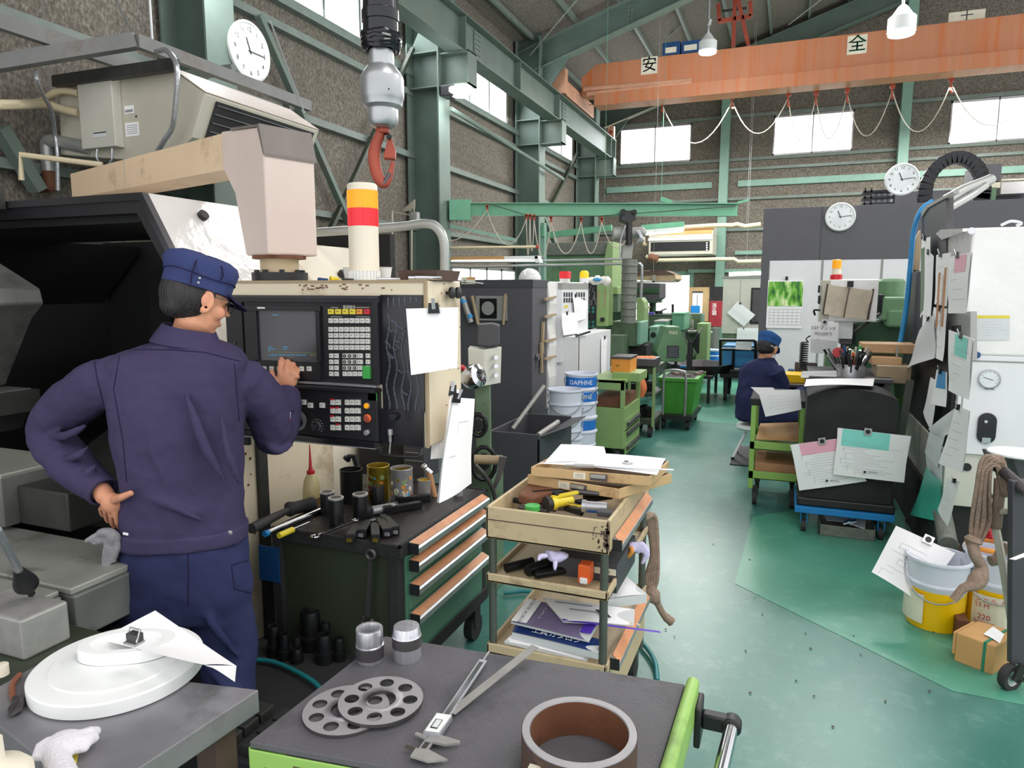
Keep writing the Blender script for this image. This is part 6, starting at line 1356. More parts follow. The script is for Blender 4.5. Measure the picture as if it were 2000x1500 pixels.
# six sided grinder cover
DH = 9.3; root = thing('saw_cover','six sided green machine cover with black data plate above the green bin','machine',PD(1316,740,DH)); root.location.z = 0
m = U('machine_green'); P_ = [(1301,638),(1327,638),(1345,688),(1337,707),(1292,707),(1282,688)]; m.slab([PD(x,y,DH) for x,y in P_],FH*.35); m.use('machine_green_dull'); m.slab([PD(x,y,DH+.36) for x,y in ((1320,636),(1335,650),(1362,690),(1352,700),(1340,690))],FH*.1); m.build('cover',root,.01)
m = U('ink_dark'); m.slab([PD(x,y,DH-.008) for x,y in ((1303,675),(1326,675),(1326,699),(1303,699))],FH*.008); m.use('ink')
for k in range(7): m.slab([PD(x,y+k*3,DH-.010) for x,y in ((1305,678),(1324,678),(1324,678.6),(1305,678.6))],FH*.002)
m.use('label_cream'); m.text('MAS',PD(1315,650,DH-.002),CR,(0,0,1),.06); m.build('data_plate',root)
m = U('black'); q = PD(1320,706,DH+.1); m.cyl(q,(q.x,q.y,0),.02); m.build('post',root)
# hand pallet truck
root = thing('hand_truck','black forked pull handle of a hand truck beside the six sided cover','hand truck',PZ(1346,800,0)); m = U('black'); DT = 8.9
m.tube(arcpts([PD(1342,660,DT),PD(1341,650,DT),PD(1345,647,DT),PD(1358,647,DT),PD(1361,651,DT),PD(1358,660,DT),PD(1349,668,DT),PD(1342,658,DT)],3),.014); m.tube([PD(1349,667,DT),PD(1347,700,DT),PD(1345,740,DT)],.035); m.beam(PD(1345,690,DT),PD(1345,800,DT),.05,.05); m.build('handle',root)
m = U('ac_grey'); m.tube([PD(1343,647,DT),PD(1360,647,DT)],.016); m.tube([PD(1360,655,DT),PD(1371,640,DT)],.010); m.build('lever',root)
# green bin on a trolley
Yb = 8.05; root = thing('green_bin','bright green box truck with silver push handle in the aisle','bin',PZ(1320,835)); Xl,Xr = xr_(1287,780,Yb),xr_(1345,780,Yb); zt,zb_ = zy_(1316,738,Yb),zy_(1316,812,Yb); Yd = Yb+.75
m = U('bright_green')
def frust(x0,x1,y0,y1,z0,z1,ins): m.hexa([(x0+ins,y0+ins,z0),(x1-ins,y0+ins,z0),(x1-ins,y1-ins,z0),(x0+ins,y1-ins,z0),(x0,y0,z1),(x1,y0,z1),(x1,y1,z1),(x0,y1,z1)])
frust(Xl,Xr+.08,Yb,Yd,zb_,zt-.04,.05); frust(Xl-.02,Xr+.10,Yb-.02,Yd+.02,zt-.04,zt,0); m.use('black_matte'); m.box(Xl+.03,Yb+.03,zt-.001,Xr+.05,Yd-.03,zt+.001); m.build('box',root,.008)
m = U('rust_dark')
for k in range(12): q = V((Xl+.1+random.random()*.4,Yb+.1+random.random()*.5,zt+.005)); m.ell(q,(.05,.01,0),(0,.04,0),(0,0,.03),6,4)
o = m.build('metal_scrap',root); o['kind'] = 'stuff'
m = U('alu'); yh = Yb-.07; m.tube(arcpts([(Xl+.06,yh,.15),(Xl+.06,yh,zt+.02),(Xl+.10,yh,zt+.09),(Xr-.08,yh,zt+.09),(Xr-.03,yh,zt+.02),(Xr-.03,yh,.15)],6),.014); m.build('push_handle',root)
m = U('black'); m.box(Xl,Yb-.09,.12,Xr+.06,Yd,.17); m.build('platform',root)
for x in (Xl+.06,Xr):
    for y in (Yb,Yd-.1): m = U('rubber'); m.cyl((x-.02,y,.06),(x+.02,y,.06),.06,n=16); m.use('dark_castiron'); m.box(x-.025,y-.03,.06,x+.025,y+.03,.12); m.build('castor',root)
# table with dark pan behind the bin
root = thing('pan_table','low table with a dark oily pan behind the green box truck','table',PY(1350,760,10.2)); root.location.z = 0
X0,X1 = xr_(1292,720,10.0),xr_(1392,720,10.0); z = zy_(1340,730,10.0); m = U('black'); m.box(X0,10.0,z-.06,X1,11.2,z-.02); 
for x in (X0+.05,X1-.05): m.box(x-.02,10.02,0,x+.02,10.06,z-.06); m.box(x-.02,11.1,0,x+.02,11.14,z-.06)
m.build('frame',root); m = U('gunmetal'); c = ((X0+X1)/2+.1,10.6,z-.02); m.lathe(c,[(.001,0),(.42,0),(.50,.12),(.47,.12),(.40,.01),(.001,.01)],8); m.build('pan',root)
m = U('paper_grey'); m.box(X0+.12,10.1,z-.018,X0+.4,10.4,z-.01); tag(m.build('rag_sheet'),'grey sheet on the low pan table behind the green box truck','sheet')
# wall cabinet, clipboard, extinguisher
YW = 17.2; pbox('meter_cabinet','beige electrical cabinet with a paper roll chart right of the bright doorway','cabinet',1345,561,1385,628,YW,.5,'beige_tray')
o = pbox('wall_chart','white chart with black top bar hanging on the beige electrical cabinet','chart',1352,571,1372,612,YW-.04,.02,'paper'); m = U('black'); bpx(m,1352,569,1373,571,YW-.06,.03); bpx(m,1361,576,1362,606,YW-.045,.004); m.build('top_bar',o)
pbox('blue_box','small blue box hanging at the lower left of the white chart','box',1349,597,1366,612,YW-.2,.12,'blue_paint')
o = pbox('fire_extinguisher_box','dark red fire extinguisher box with white characters','fire extinguisher box',1385,588,1410,638,YW-.1,.3,'red_sign'); m = U('paper')
for k,ch in enumerate('消火器'): q = PY(1395,597+k*7.5,YW-.105); m.text(ch,q,(1,0,0),(0,0,1),.11)
m.build('lettering',o); m = U('black_matte'); bpx(m,1386,560,1411,588,YW-.02,.2); tag(m.build('dark_board'),'black board above the fire extinguisher box','board')
m = U('machine_green_dull'); bpx(m,1341,613,1368,652,12.5,.5); m.box(xr_(1343,640,12.5),12.55,0,xr_(1366,640,12.5),12.95,zy_(1355,652,12.5)); m.use('pale_green'); bpx(m,1366,614,1372,650,12.6,.3); m.use('label_cream'); bpx(m,1347,624,1354,643,12.49,.01); m.use('ink_dark')
for k,ch in enumerate('研削盤'): m.text(ch,PY(1350.5,628+k*5.5,12.485),(1,0,0),(0,0,1),.05)
tag(m.build('grey_green_cabinet',None,.006),'grey green machine cabinet with a narrow cream label','cabinet')
m = U('machine_green_light'); m.box(xr_(1360,660,12),12.0,.1,xr_(1382,660,12),12.5,zy_(1370,632,12)); m.use('black'); bpx(m,1357,650,1366,690,11.98,.02); tag(m.build('light_green_cabinet',None,.006),'light green upright cabinet behind the hand truck handle','cabinet')
m = U('duct'); q = PZ(1389,715,0); q.y += .3; m.cyl((q.x,q.y,0),(q.x,q.y,zy_(1389,640,q.y)),.10,n=18); tag(m.build('gas_cylinder'),'grey upright tank left of the cream machine cabinet','tank')
m = U('white_plastic'); m.tube([PZ(1377,712,0),PY(1382,650,PZ(1377,712,0).y)],.02); m.tube([PY(1373,648,14),PY(1391,649,14)],.02); tag(m.build('broom_pole'),'white pole with short cross grip leaning beside the grey tank','pole')
# pails
def pail(c,r,h,mt,band=None,bandtxt=None,lb='',group=None,handle=True,btop=.92,bbot=.68,up=True,lid=False,nm='oil_pail'):
    root = thing(nm,lb,'pail',c,group); c = V(c)
    m = U(mt); m.lathe(c,[(.001,.004),(r*.86,0),(r*.88,.01),(r*.925,h*.60),(r*.98,h*.63),(r*.98,h*.655),(r*.93,h*.68),(r*.96,h*.95),(r*1.04,h*.96),(r*1.05,h*.98),(r*1.03,h),(r*.96,h),(r*.93,h*.95),(r*.85,h*.2),(.001,h*.2)],32); m.build('body',root)
    if band:
        m = U(band); m.lathe(c,[(r*(.934+.03*bbot if bbot > .6 else .885+.066*bbot),h*bbot+.002),(r*(.934+.03*btop if btop > .65 else .885+.066*btop),h*btop)],32)
        if bandtxt:
            m.use('paper'); view = (CAM-c); view.z = 0; vw = view.normalized(); rt = V((-vw.y,vw.x,0)); vs,fs = textmesh(bandtxt); sz = h*.15
            m.add([c+V((0,0,h*(bbot+btop)/2+v[1]*sz))+vw*(r*1.0*math.cos(v[0]*sz/r))+rt*(r*1.0*math.sin(v[0]*sz/r)) for v in vs],fs,False)
        m.build('colour_band',root)
    if handle:
        m = U('alu'); view = (CAM-c); view.z = 0; vw = view.normalized(); rt = V((-vw.y,vw.x,0))
        m.tube([c+V((0,0,h*.86-math.sin(math.pi*k/12)*h*.42))+rt*(r*1.04*math.cos(math.pi*k/12))+vw*(r*1.06*math.sin(math.pi*k/12)) for k in range(13)],.004,6)
        for s_ in (-1,1): m.cyl(c+rt*(s_*r*.98)+V((0,0,h*.86)),c+rt*(s_*r*1.05)+V((0,0,h*.86)),.012)
        m.build('bail_handle',root)
    return root
cL = PZ(1093,940,0); cL.y += .14; dL = (cL-CAM).dot(FH); rL = px2m(34,dL)
cR = PZ(1124,925,0); cR.y += .14; dR = (cR-CAM).dot(FH); rR = px2m(32,dR)
ph = .36
zL = PD(1093,759,dL).z-ph; pail((cL.x,cL.y,zL),rL,ph,'pail_white',lb='uppermost open white pail of the left pail stack',group='nested white oil pails')
names = ['second','third','fourth','fifth','sixth']
for k in range(5):
    z = zL-(k+1)*.112
    if z > -.05: pail((cL.x,cL.y,max(0,z)),rL,ph,'pail_white',lb=names[k]+' white pail from the top of the left pail stack',group='nested white oil pails',handle=(k < 2))
zR = PD(1122,728,dR).z-ph; pail((cR.x,cR.y,zR),rR,ph,'pail_white','pail_blue','DAPHNE',lb='uppermost pail with blue lettered band on the right pail stack',group='nested white oil pails')
for k in range(5):
    z = zR-(k+1)*.125
    if z > -.05: pail((cR.x,cR.y,max(0,z)),rR,ph,'pail_white','pail_blue' if k in (0,2) else None,'DAPHNE' if k == 0 else None,lb=names[k]+' pail from the top of the right pail stack',group='nested white oil pails',handle=(k < 1))
m = U('white_plastic'); 
# dark chip hopper
Yh = 4.35; X0,X1 = xr_(955,900,Yh),xr_(1053,900,Yh); zt = zy_(1010,846,Yh)
root = thing('chip_hopper','dark steel chip hopper with a pouring lip left of the pails','hopper',((X0+X1)/2,Yh+.3,0))
m = U('dark_grey'); Yk = Yh+.75
m.hexa([(X0,Yh,.1),(X1,Yh,.1),(X1,Yh+.015,.1),(X0,Yh+.015,.1),(X0,Yh,zt),(X1,Yh,zt),(X1,Yh+.015,zt),(X0,Yh+.015,zt)]); m.box(X0,Yk-.015,.1,X1,Yk,zt); m.box(X0,Yh,.1,X0+.015,Yk,zt); m.box(X1-.015,Yh,.1,X1,Yk,zt-.03); m.box(X0,Yh,.1,X1,Yk,.12)
m.slab([(X1,Yh,zt-.02),(X1+.14,Yh+.25,zt+.02),(X1+.14,Yk-.1,zt+.02),(X1,Yk,zt-.02)],(0,0,.008)); m.build('bucket',root,.003)
m = U('dark_castiron'); m.box(X0+.02,Yh+.02,.2,X1-.02,Yk-.02,zt-.16); m.build('chips',root)
for x in (X0+.06,X1-.06):
    for y in (Yh+.06,Yk-.06): m = U('black'); m.cyl((x-.02,y,.05),(x+.02,y,.05),.05,n=14); m.build('castor',root)
m = U('steel_dull'); m.cyl(PY(1001,838,Yh+.3),PY(1063,754,Yh+.6),.016); m.cyl(PY(1051,850,Yh+.05),PY(1090,824,Yh+.3),.018); tag(m.build('rake_handle'),'two grey bars leaning out of the dark chip hopper','bar')
pbox('blue_can','small blue and white box on the floor beside the pail stacks','box',1150,845,1167,884,6.5,.15,'blue_dark')
q = PZ(1172,884,0); root = thing('waste_bin','open black plastic waste bin behind the pails','bin',q); q.y += .12; r = px2m(17,(q-CAM).dot(CF)); zt = zy_(1170,828,q.y); m = U('rubber'); m.lathe(q,[(.001,0),(r*.8,0),(r,zt),(r*1.08,zt),(r*1.08,zt-.02),(r*.98,zt-.02)],4); m.lathe(q,[(r*.97,zt),(r*.78,.02),(.001,.02)],4); m.build('bin_body',root)
# light green drawer trolley
Yt = 6.3; X0,X1 = xr_(1148,800,Yt),xr_(1219,800,Yt); Yt2 = PX(1250,790,X1).y; zt = zy_(1190,742,Yt)
root = thing('drawer_trolley','light green trolley with open upper shelf and three side drawers','trolley',((X0+X1)/2,Yt+.3,0))
zs_ = zy_(1190,797,Yt); m = U('trolley_green'); m.box(X0,Yt,.12,X1,Yt2,zs_); m.box(X0,Yt,zt-.03,X1,Yt2,zt)
zc = zy_(1190,762,Yt)
for x,y in ((X0,Yt),(X1-.04,Yt),(X0,Yt2-.04),(X1-.04,Yt2-.04)): m.box(x,y,zs_,x+.04,y+.04,zt)
m.box(X0,Yt,zc,X1,Yt+.01,zt); m.build('body',root,.004)
for k,y in enumerate((820,838,864)):
    z = PX(1234,y,X1).z; d_ = U('trolley_green'); d_.box(X1,Yt+.05,z-.06,X1+.006,Yt2-.05,z+.05); o = d_.build('drawer',root,.002); m = U('gunmetal'); m.box(X1+.006,Yt+.10,z-.015,X1+.03,Yt2-.10,z+.02); m.build('handle',o,.004)
m = U('rust'); m.box(X0+.05,Yt+.05,zs_+.002,X1-.02,Yt2-.1,zs_+.09); tag(m.build('brown_crate',None,.003),'brown wooden crate on the open shelf of the light green trolley','crate')
for x,y in ((X0+.06,Yt+.06),(X1-.06,Yt+.06),(X0+.06,Yt2-.06),(X1-.06,Yt2-.06)): m = U('rubber'); m.cyl((x-.02,y,.06),(x+.02,y,.06),.06,n=14); m.build('castor',root)
o = pbox('orange_box','orange steel parts box on top of the light green trolley','box',1193,700,1231,728,6.5,.3,'key_orange'); m = U('gunmetal'); bpx(m,1193,697,1232,701,6.49,.32); m.use('brass'); bpx(m,1203,712,1209,715,6.495,.01); m.build('lid',o)
pbox('trolley_top_tray','light green tray edge between orange box and grey box','tray',1196,728,1250,745,6.45,.35,'trolley_green')
o = pbox('grey_box','grey steel box filled with orange rags right of the orange box','box',1233,701,1279,716,7.4,.35,'gunmetal'); m = U('orange_rag')
for k in range(8): q = PY(1238+k*5,700-1.5*(k % 2),7.55); m.ell(q,(.04,.01,0),(0,.05,0),(0,0,.02),8,6)
m.build('rags',o)
for k,(x,mt,lb) in enumerate(((1198,'white_plastic','white spray bottle at the left on the light green trolley'),(1207,'red_plastic','red and white spray can beside the white spray bottle'))):
    q = PY(x,697,6.9); q.z = zt+.002; root = thing('spray_bottle',lb,'bottle',q,'spray bottles on the trolley'); m = U('white_plastic'); m.lathe(q,[(.001,0),(.028,0),(.028,.05),(.012,.08),(.012,.10),(.001,.10)],16); m.build('body',root); m = U(mt if k else 'blue_bin'); m.cyl(q+V((0,0,.02)),q+V((0,0,.04)),.029); m.build('label',root)
root = thing('shelf_cart','olive green shelf cart crammed with dark parts behind the light green trolley','cart',PZ(1262,842)); Ys = 7.45; X0,X1 = xr_(1226,780,Ys),xr_(1279,780,Ys); zt = zy_(1250,716,Ys); m = U('dark_green'); m.box(X0,Ys,.9*zt,X1,Ys+.6,zt); m.box(X0,Ys,.14,X1,Ys+.6,.2); m.box(X0,Ys,.45,X1,Ys+.6,.48)
m.use('machine_green_light'); 
for x in (X0,X1-.03): m.box(x,Ys-.01,.12,x+.03,Ys+.02,zt)
m.build('frame',root,.004); m = U('black_iron')
for k in range(16): m.bc((X0+.05+random.random()*(X1-X0-.1),Ys+.1+random.random()*.3,.25+.27*(k % 2)),.07,.1,.1)
m.build('dark_parts',root)
for x in (X0+.05,X1-.05):
    for y in (Ys+.05,Ys+.5): m = U('rubber'); m.cyl((x-.02,y,.06),(x+.02,y,.06),.06,n=14); m.box(x-.025,y-.02,.06,x+.025,y+.02,.14); m.build('castor',root)
m = U('orange_rag'); m.tube(arcpts([PY(1251,732,7.42),PY(1254,745,7.42),PY(1256,760,7.42),PY(1253,776,7.42)],4),[.02,.024,.028,.032,.036,.040,.042,.042,.042,.036,.030,.024,.016],8); tag(m.build('orange_rag'),'orange rag hanging at the corner of the olive shelf cart','rag')
# ---- green bench grinder and its switch box near the hanging papers
DG = 3.55; root = thing('drill_press','green drill press with grey switch box and handwheels behind the tool cabinet','machine',PD(935,960,DG)); root.location.z = 0
m = U('machine_green_dull'); a = [(927,750),(957,744),(959,900),(930,905)]; m.slab([PD(x,y,DG) for x,y in a],FH*.12); q = PD(945,900,DG+.06); m.box(q.x-.08,q.y-.08,0,q.x+.08,q.y+.08,q.z+.02); m.build('column',root,.006)
m = U('offwhite'); m.slab([PD(x,y,DG-.05) for x,y in ((914,680),(946,684),(946,754),(916,750))],FH*.15); m.slab([PD(946,684,DG-.05),PD(980,677,DG+.06),PD(978,748,DG+.06),PD(946,754,DG-.05)],CR*-.02+FH*.02); m.build('switch_box',root,.003)
m = U('chrome')
for y in (697,714,732): q = PD(967,y,DG-.0); m.cyl(q,q-FH*.03+CR*.006,.011,n=14)
m.build('switch_button',root)
m = U('dark_grey'); m.slab([PD(x,y,DG) for x,y in ((933,634),(962,632),(975,636),(975,674),(955,676),(933,674))],FH*.12); m.build('transformer',root,.004)
m = U('black_iron')
for (x,y,r) in ((934,830,.055),(945,905,.085)):
    q = PD(x,y,DG-.12); m.tube([q+CR*(math.cos(k*.4488)*r*.7)+V((0,0,math.sin(k*.4488)*r)) for k in range(15)],.012,8,False); m.cyl(q-FH*.02,q+FH*.1,.03)
m.build('handwheel',root)
m = U('chrome'); q = PD(905,742,DG-.2); m.lathe(q,[(.025,0),(.05,.03),(.062,.07),(.055,.10),(.03,.11)],20,(.8,-.2,.25)); m.build('chuck',root)
m = U('red_plastic'); m.tube(arcpts([PD(893,716,DG-.2),PD(904,718,DG-.2),PD(912,727,DG-.2)],4),.012); m.build('red_guard',root)
m = U('tan_tape'); m.cyl(PD(926,897,3.2),PD(975,899,3.2),.022); m.use('gunmetal'); m.slab([PD(x,y,3.15) for x,y in ((975,892),(990,894),(978,935),(966,958),(963,950),(972,920))],FH*.02); m.use('dark_castiron'); m.tube(arcpts([PD(928,908,3.1),PD(948,930,3.1),PD(962,955,3.1),PD(968,980,3.1)],4),.010); m.build('bracket_arm',root)
# dark rack seen below the pendant between cabinet and hanging papers
m = U('black_matte'); bpx(m,702,858,790,930,2.95,.1); m.use('dark_grey'); bpx(m,788,858,828,935,2.9,.15); m.use('alu'); 
for y in (868,884,900): bpx(m,791,y,826,y+1.5,2.895,.01)
m.box(xr_(702,900,3.0),3.0,0,xr_(828,900,3.0),3.4,zy_(760,860,3.0)); tag(m.build('dark_cabinet',None,.004),'black cabinet in the gap below the control cabinet','cabinet')
# wiring and small boxes on the wall by the second column
m = U('wire_beige')
for k in range(6): m.tube(arcpts([PY(786+k*3,412,7.6),PY(800+k*2,400-k*2,7.6),PY(808,415+k*2,7.6),PY(812-k,440,7.6)],4),.006,5)
m.tube([PY(804,415,7.6),PY(804,560,7.6)],.010,6); m.tube([PY(766,412,7.6),PY(766,520,7.6)],.012,6); m.tube([PY(766,414,7.6),PY(800,420,7.6)],.008,6)
tag(m.build('wall_wiring'),'tangle of pale cables left of the second column','wiring')
pbox('switch_box','small grey switch box beside the pale cable tangle','box',806,414,814,432,7.55,.08,'ac_grey')
# orange grips, folded cloth strips and chips around the far machines
for k,(x,y,Y,mt,nm,lb) in enumerate(((1262,600,11.0,'wood','wood_offcut','small brown wood offcut left of the long green lathe bed'),(1270,612,10.9,'purple','purple_file','thin purple file lying before the green lathe bed'),(1372,722,10.4,'paper_grey','folded_paper','folded pale paper on the oily pan'),(1336,716,9.9,'blue_paint','blue_clip','small blue clip at the edge of the pan table'))):
    q = PY(x,y,Y); m = U(mt); m.bc(q,.12,.06,.03); tag(m.build(nm,None,.004),lb,'small part')
# drawings of grime rings and bolts on the tool cabinet top
random.seed(21); m = U('chrome')
for k in range(40):
    q = PZ(560+random.random()*330,960+random.random()*80,TZ+.002); 
    if CX0+.02 < q.x < CX1-.02 and CY0+.02 < q.y < CY1-.02: m.bc(q,.004,.003,.002)
o = tag(m.build('steel_chips'),'scattered bright steel chips on the tool cabinet top','chips'); o['kind'] = 'stuff'
random.seed(22); m = U('rust_dark')
for k in range(26):
    q = PZ(1290+random.random()*560,1010+random.random()*440,.002); m.bc(q+V((0,0,.003)),.004+random.random()*.007,.003+random.random()*.004,.003)
o = tag(m.build('floor_debris'),'tiny dark crumbs scattered on the green aisle floor','debris'); o['kind'] = 'stuff'
# ================================================================ RIGHT HALF
# ---- large charcoal and white machining centre
YB = 9.0; XL = xr_(1488,500,YB); ZT2 = zy_(1640,402,YB); ZD = zy_(1640,507,YB)
root = thing('large_machining_center','very large charcoal and white machining centre filling the right background','machine',(1.2,10.2,0))
m = U('charcoal'); m.box(XL,YB,ZD,3.8,YB+2.4,ZT2); m.use('dark_grey'); xs_ = xr_(1604,450,YB); m.box(xs_-.006,YB-.004,ZD,xs_+.006,YB,ZT2); m.build('upper_panel',root,.004)
m = U('white_paint'); m.box(XL+.09,YB+.005,.35,3.8,YB+2.4,ZD); m.use('ac_grey'); 
for px in (1604,1720): x = xr_(px,560,YB); m.box(x-.012,YB-.001,.4,x+.012,YB+.006,ZD)
m.build('lower_panel',root,.004)
m = U('charcoal'); m.box(XL,YB-.01,.1,XL+.09,YB+2.4,ZD); m.build('corner_post',root,.004)
m = U('black_matte'); m.box(XL+.1,YB+.05,0,3.7,YB+2.3,.35); m.build('plinth',root)
m = U('charcoal'); m.box(xr_(1700,385,9.8),9.8,ZT2-.3,4.2,11.0,zy_(1800,373,9.8)); m.build('rear_housing',root,.004)
m = U('black_iron'); c = PY(1862,375,9.3); R0 = px2m(42,9.6)
for k in range(20):
    a = math.radians(190-k*10.5); q = c+V((math.cos(a)*R0*.95,0,math.sin(a)*R0*1.25)); t = V((-math.sin(a),0,math.cos(a))); m.beam(q-t*.035,q+t*.035,.14,.13)
q = c+V((R0*.95,0,0)); m.beam(q,q-V((0,0,.25)),.14,.13); m.build('cable_chain',root,.006)
m = U('black_iron')
for k in range(3): m.box(xr_(1686,380,9.2),9.2,zy_(1700,398-k*12,9.2)-.012,xr_(1746,380,9.2),9.5,zy_(1700,398-k*12,9.2)+.012)
for x in (1688,1700,1745): bpx(m,x,367,x+3,402,9.2,.05)
m.use('pail_white')
for k in range(4):
    for j in range(2): q = PY(1704+k*11,400-j*14,9.35); m.cyl(q,q+V((0,0,.07)),.03,n=12)
m.build('pump_rack',root)
m = U('charcoal'); bpx(m,1903,320,1956,355,9.5,.5); m.use('label_cream'); bpx(m,1896,357,1954,368,9.5,.2); m.use('machine_green'); bpx(m,1905,368,1915,406,9.3,.2); bpx(m,1934,366,1945,405,9.3,.2); m.use('white_wrap'); bpx(m,1955,355,2010,378,9.6,.4); m.build('top_unit',root,.004)
m = U('label_cream'); m.tube([PY(1957,352,9.4),PY(2010,350,9.4)],.01); m.build('top_rail',root)
clock(PY(1641,424,YB-.005),(0,-1,0),px2m(23.5,9.3),'pale faced round clock on the charcoal panel of the large machine',(11,14),fs=.18)
clock(PY(1761,351,9.1),(0,-1,0),px2m(25,9.6),'round clock with black numerals standing above the charcoal machine',(11,14))
# calendar
root = thing('wall_calendar','calendar with a green forest photo on the white machine panel','calendar',PY(1533,640,YB-.02)); m = U('paper'); bpx(m,1498,547,1569,641,YB-.02,.012); m.use('ink')
for k in range(6): bpx(m,1502,604+k*6,1565,604.5+k*6,YB-.022,.002)
for k in range(8): bpx(m,1502+k*9,604,1502.4+k*9,634,YB-.022,.002)
m.build('sheet',root)
def forest():
    mm = bpy.data.materials.new('forest_print'); mm.use_nodes = True; N = mm.node_tree.nodes; L = mm.node_tree.links; b = N['Principled BSDF']; b.inputs['Roughness'].default_value = .4
    t = N.new('ShaderNodeTexCoord'); mp = N.new('ShaderNodeMapping'); mp.inputs['Scale'].default_value = (9,9,3); L.new(t.outputs['Object'],mp.inputs[0]); n = N.new('ShaderNodeTexNoise'); n.inputs['Scale'].default_value = 2.2; n.inputs['Detail'].default_value = 5; L.new(mp.outputs[0],n.inputs['Vector'])
    r = N.new('ShaderNodeValToRGB'); e = r.color_ramp.elements; e[0].position = .36; e[0].color = list(G(20,90,40))+[1]; e[1].position = .66; e[1].color = list(G(235,248,190))+[1]; k = e.new(.5); k.color = list(G(110,190,50))+[1]; L.new(n.outputs['Fac'],r.inputs['Fac']); L.new(r.outputs['Color'],b.inputs['Base Color']); MATS['forest'] = mm
forest(); m = U('forest'); bpx(m,1500,550,1568,598,YB-.024,.004); m.build('photo',root); m = U('black_iron'); bpx(m,1534,540,1539,547,YB-.03,.02); m.build('hook',root)
# ---- green milling machine with documents
Yk = 6.9; root = thing('knee_mill','dark green milling machine with round motor behind the black cabinet','machine',PY(1760,800,Yk)); root.location.z = 0
c = PY(1739,580,Yk+.3); r = px2m(21,7.4); m = U('machine_green'); m.lathe(c,[(r,0),(r,zy_(1739,550,Yk+.3)-c.z),(r*.8,zy_(1739,545,Yk+.3)-c.z),(.001,zy_(1739,545,Yk+.3)-c.z+.005)],24); m.use('black'); m.lathe(c-V((0,0,.03)),[(r*1.02,0),(r*1.02,.03)],24); m.build('motor',root)
m = U('machine_green'); bpx(m,1724,580,1796,628,Yk,.5); bpx(m,1733,605,1796,640,Yk-.02,.4); m.build('head',root,.02)
m = U('machine_green_dark'); bpx(m,1650,628,1796,760,Yk+.2,.7); m.box(xr_(1660,760,Yk+.2),Yk+.2,0,xr_(1790,760,Yk+.2),Yk+.9,.8); m.build('column',root,.02)
m = U('machine_green'); bpx(m,1612,690,1655,740,Yk+.1,.4); m.build('table_end',root,.008); m = U('machine_green'); a = [(1745,745),(1796,715),(1796,765),(1750,790)]; m.slab([PY(x,y,5.9) for x,y in a],(0,.5,0)); m.use('bright_green'); m.slab([PY(x,y,5.88) for x,y in ((1750,782),(1796,752),(1796,768),(1750,800))],(0,.3,0)); m.build('knee',root,.008)
m = U('black_iron'); bpx(m,1664,632,1672,672,Yk+.1,.1); m.build('spindle',root); m = U('black_iron'); q = PY(1710,600,Yk); bpx(m,1714,575,1726,612,Yk+.05,.2); m.build('quill',root,.006)
m = U('pole_grey'); m.beam(PY(1778,742,5.3),(PY(1740,900,5.3).x,5.3,0),.045,.03); tag(m.build('support_leg'),'grey slanted bar right of the black cabinet','bar')
# control with folder
Yf = 6.3; root = thing('mill_control','light control box covered with film above the seated worker desk','control panel',PY(1650,660,Yf)); m = U('ac_beige'); bpx(m,1603,547,1620,632,Yf,.3); m.use('white_wrap'); bpx(m,1619,546,1714,628,Yf+.01,.3); m.use('white_paint'); bpx(m,1632,618,1666,662,Yf+.06,.3); m.use('black'); bpx(m,1598,557,1602,572,Yf-.0,.1); bpx(m,1598,577,1602,594,Yf-.0,.1); m.use('dark_castiron'); m.beam(PY(1660,655,Yf+.2),PY(1720,612,Yf+.2),.08,.02); m.build('housing',root,.006)
m = U('gunmetal'); q = PY(1651,660,Yf+.25); m.box(q.x-.03,q.y-.03,0,q.x+.03,q.y+.03,q.z); bpx(m,1640,658,1664,672,Yf+.1,.2); m.build('base_plate',root); m = U('black_iron'); m.tube(arcpts([PY(1592,616,Yf),PY(1590,606,Yf),PY(1602,606,Yf)],4),.008); m.build('bracket',root)
q = PY(1633,545,Yf+.15); root = thing('rotating_beacon','amber and cream beacon with red base on the film covered control box','beacon',q); d_ = (q-CAM).dot(CF); 
for nm,mt,a,b,w_ in (('lens','amber',507,524,8.5),('collar','label_cream',524,536,8.5),('base','red_plastic',536,546,11)): m = U(mt); m.lathe(V((q.x,q.y,PY(1633,b,Yf+.15).z)),[(px2m(w_,d_),0),(px2m(w_,d_),PY(1633,a,Yf+.15).z-PY(1633,b,Yf+.15).z-.005),(px2m(w_*.8,d_),PY(1633,a,Yf+.15).z-PY(1633,b,Yf+.15).z),(.001,PY(1633,a,Yf+.15).z-PY(1633,b,Yf+.15).z)],20); m.build(nm,root)
root = thing('open_folder','open aged document folder clipped tilted on the control box','folder',PY(1657,620,Yf-.05))
for nm,q in (('left_page',((1618,556),(1659,562),(1648,620),(1609,613))),('right_page',((1659,562),(1705,568),(1692,624),(1648,620)))): m = MB(); sheet(m,*[PY(x,y,Yf-.04) for x,y in q],bulge=.012,material='old_paper',lines=7,seed=len(nm)); m.build(nm,root)
m = U('rust_dark'); m.slab([PY(x,y,Yf-.035) for x,y in ((1615,554),(1619,555),(1610,615),(1606,613))],(0,.006,0)); m.slab([PY(x,y,Yf-.035) for x,y in ((1704,564),(1708,565),(1697,625),(1692,624))],(0,.006,0)); m.slab([PY(x,y,Yf-.052) for x,y in ((1658,562),(1660,562),(1649,620),(1647,620))],(0,.006,0)); m.build('cover',root); m = U('black_iron'); bpx(m,1655,549,1667,561,Yf-.06,.02); m.build('clip',root)
def ppaper(lb,q,Y,**kw): return paper(lb,[PY(x,y,Y) for x,y in q],**kw)
m_ = ppaper('hand written note clipped above the grey note below the control box',((1584,628),(1638,630),(1637,665),(1583,661)),Yf-.1,bulge=.004,clip=(.5,'magnet'),lines=4,seed=31)
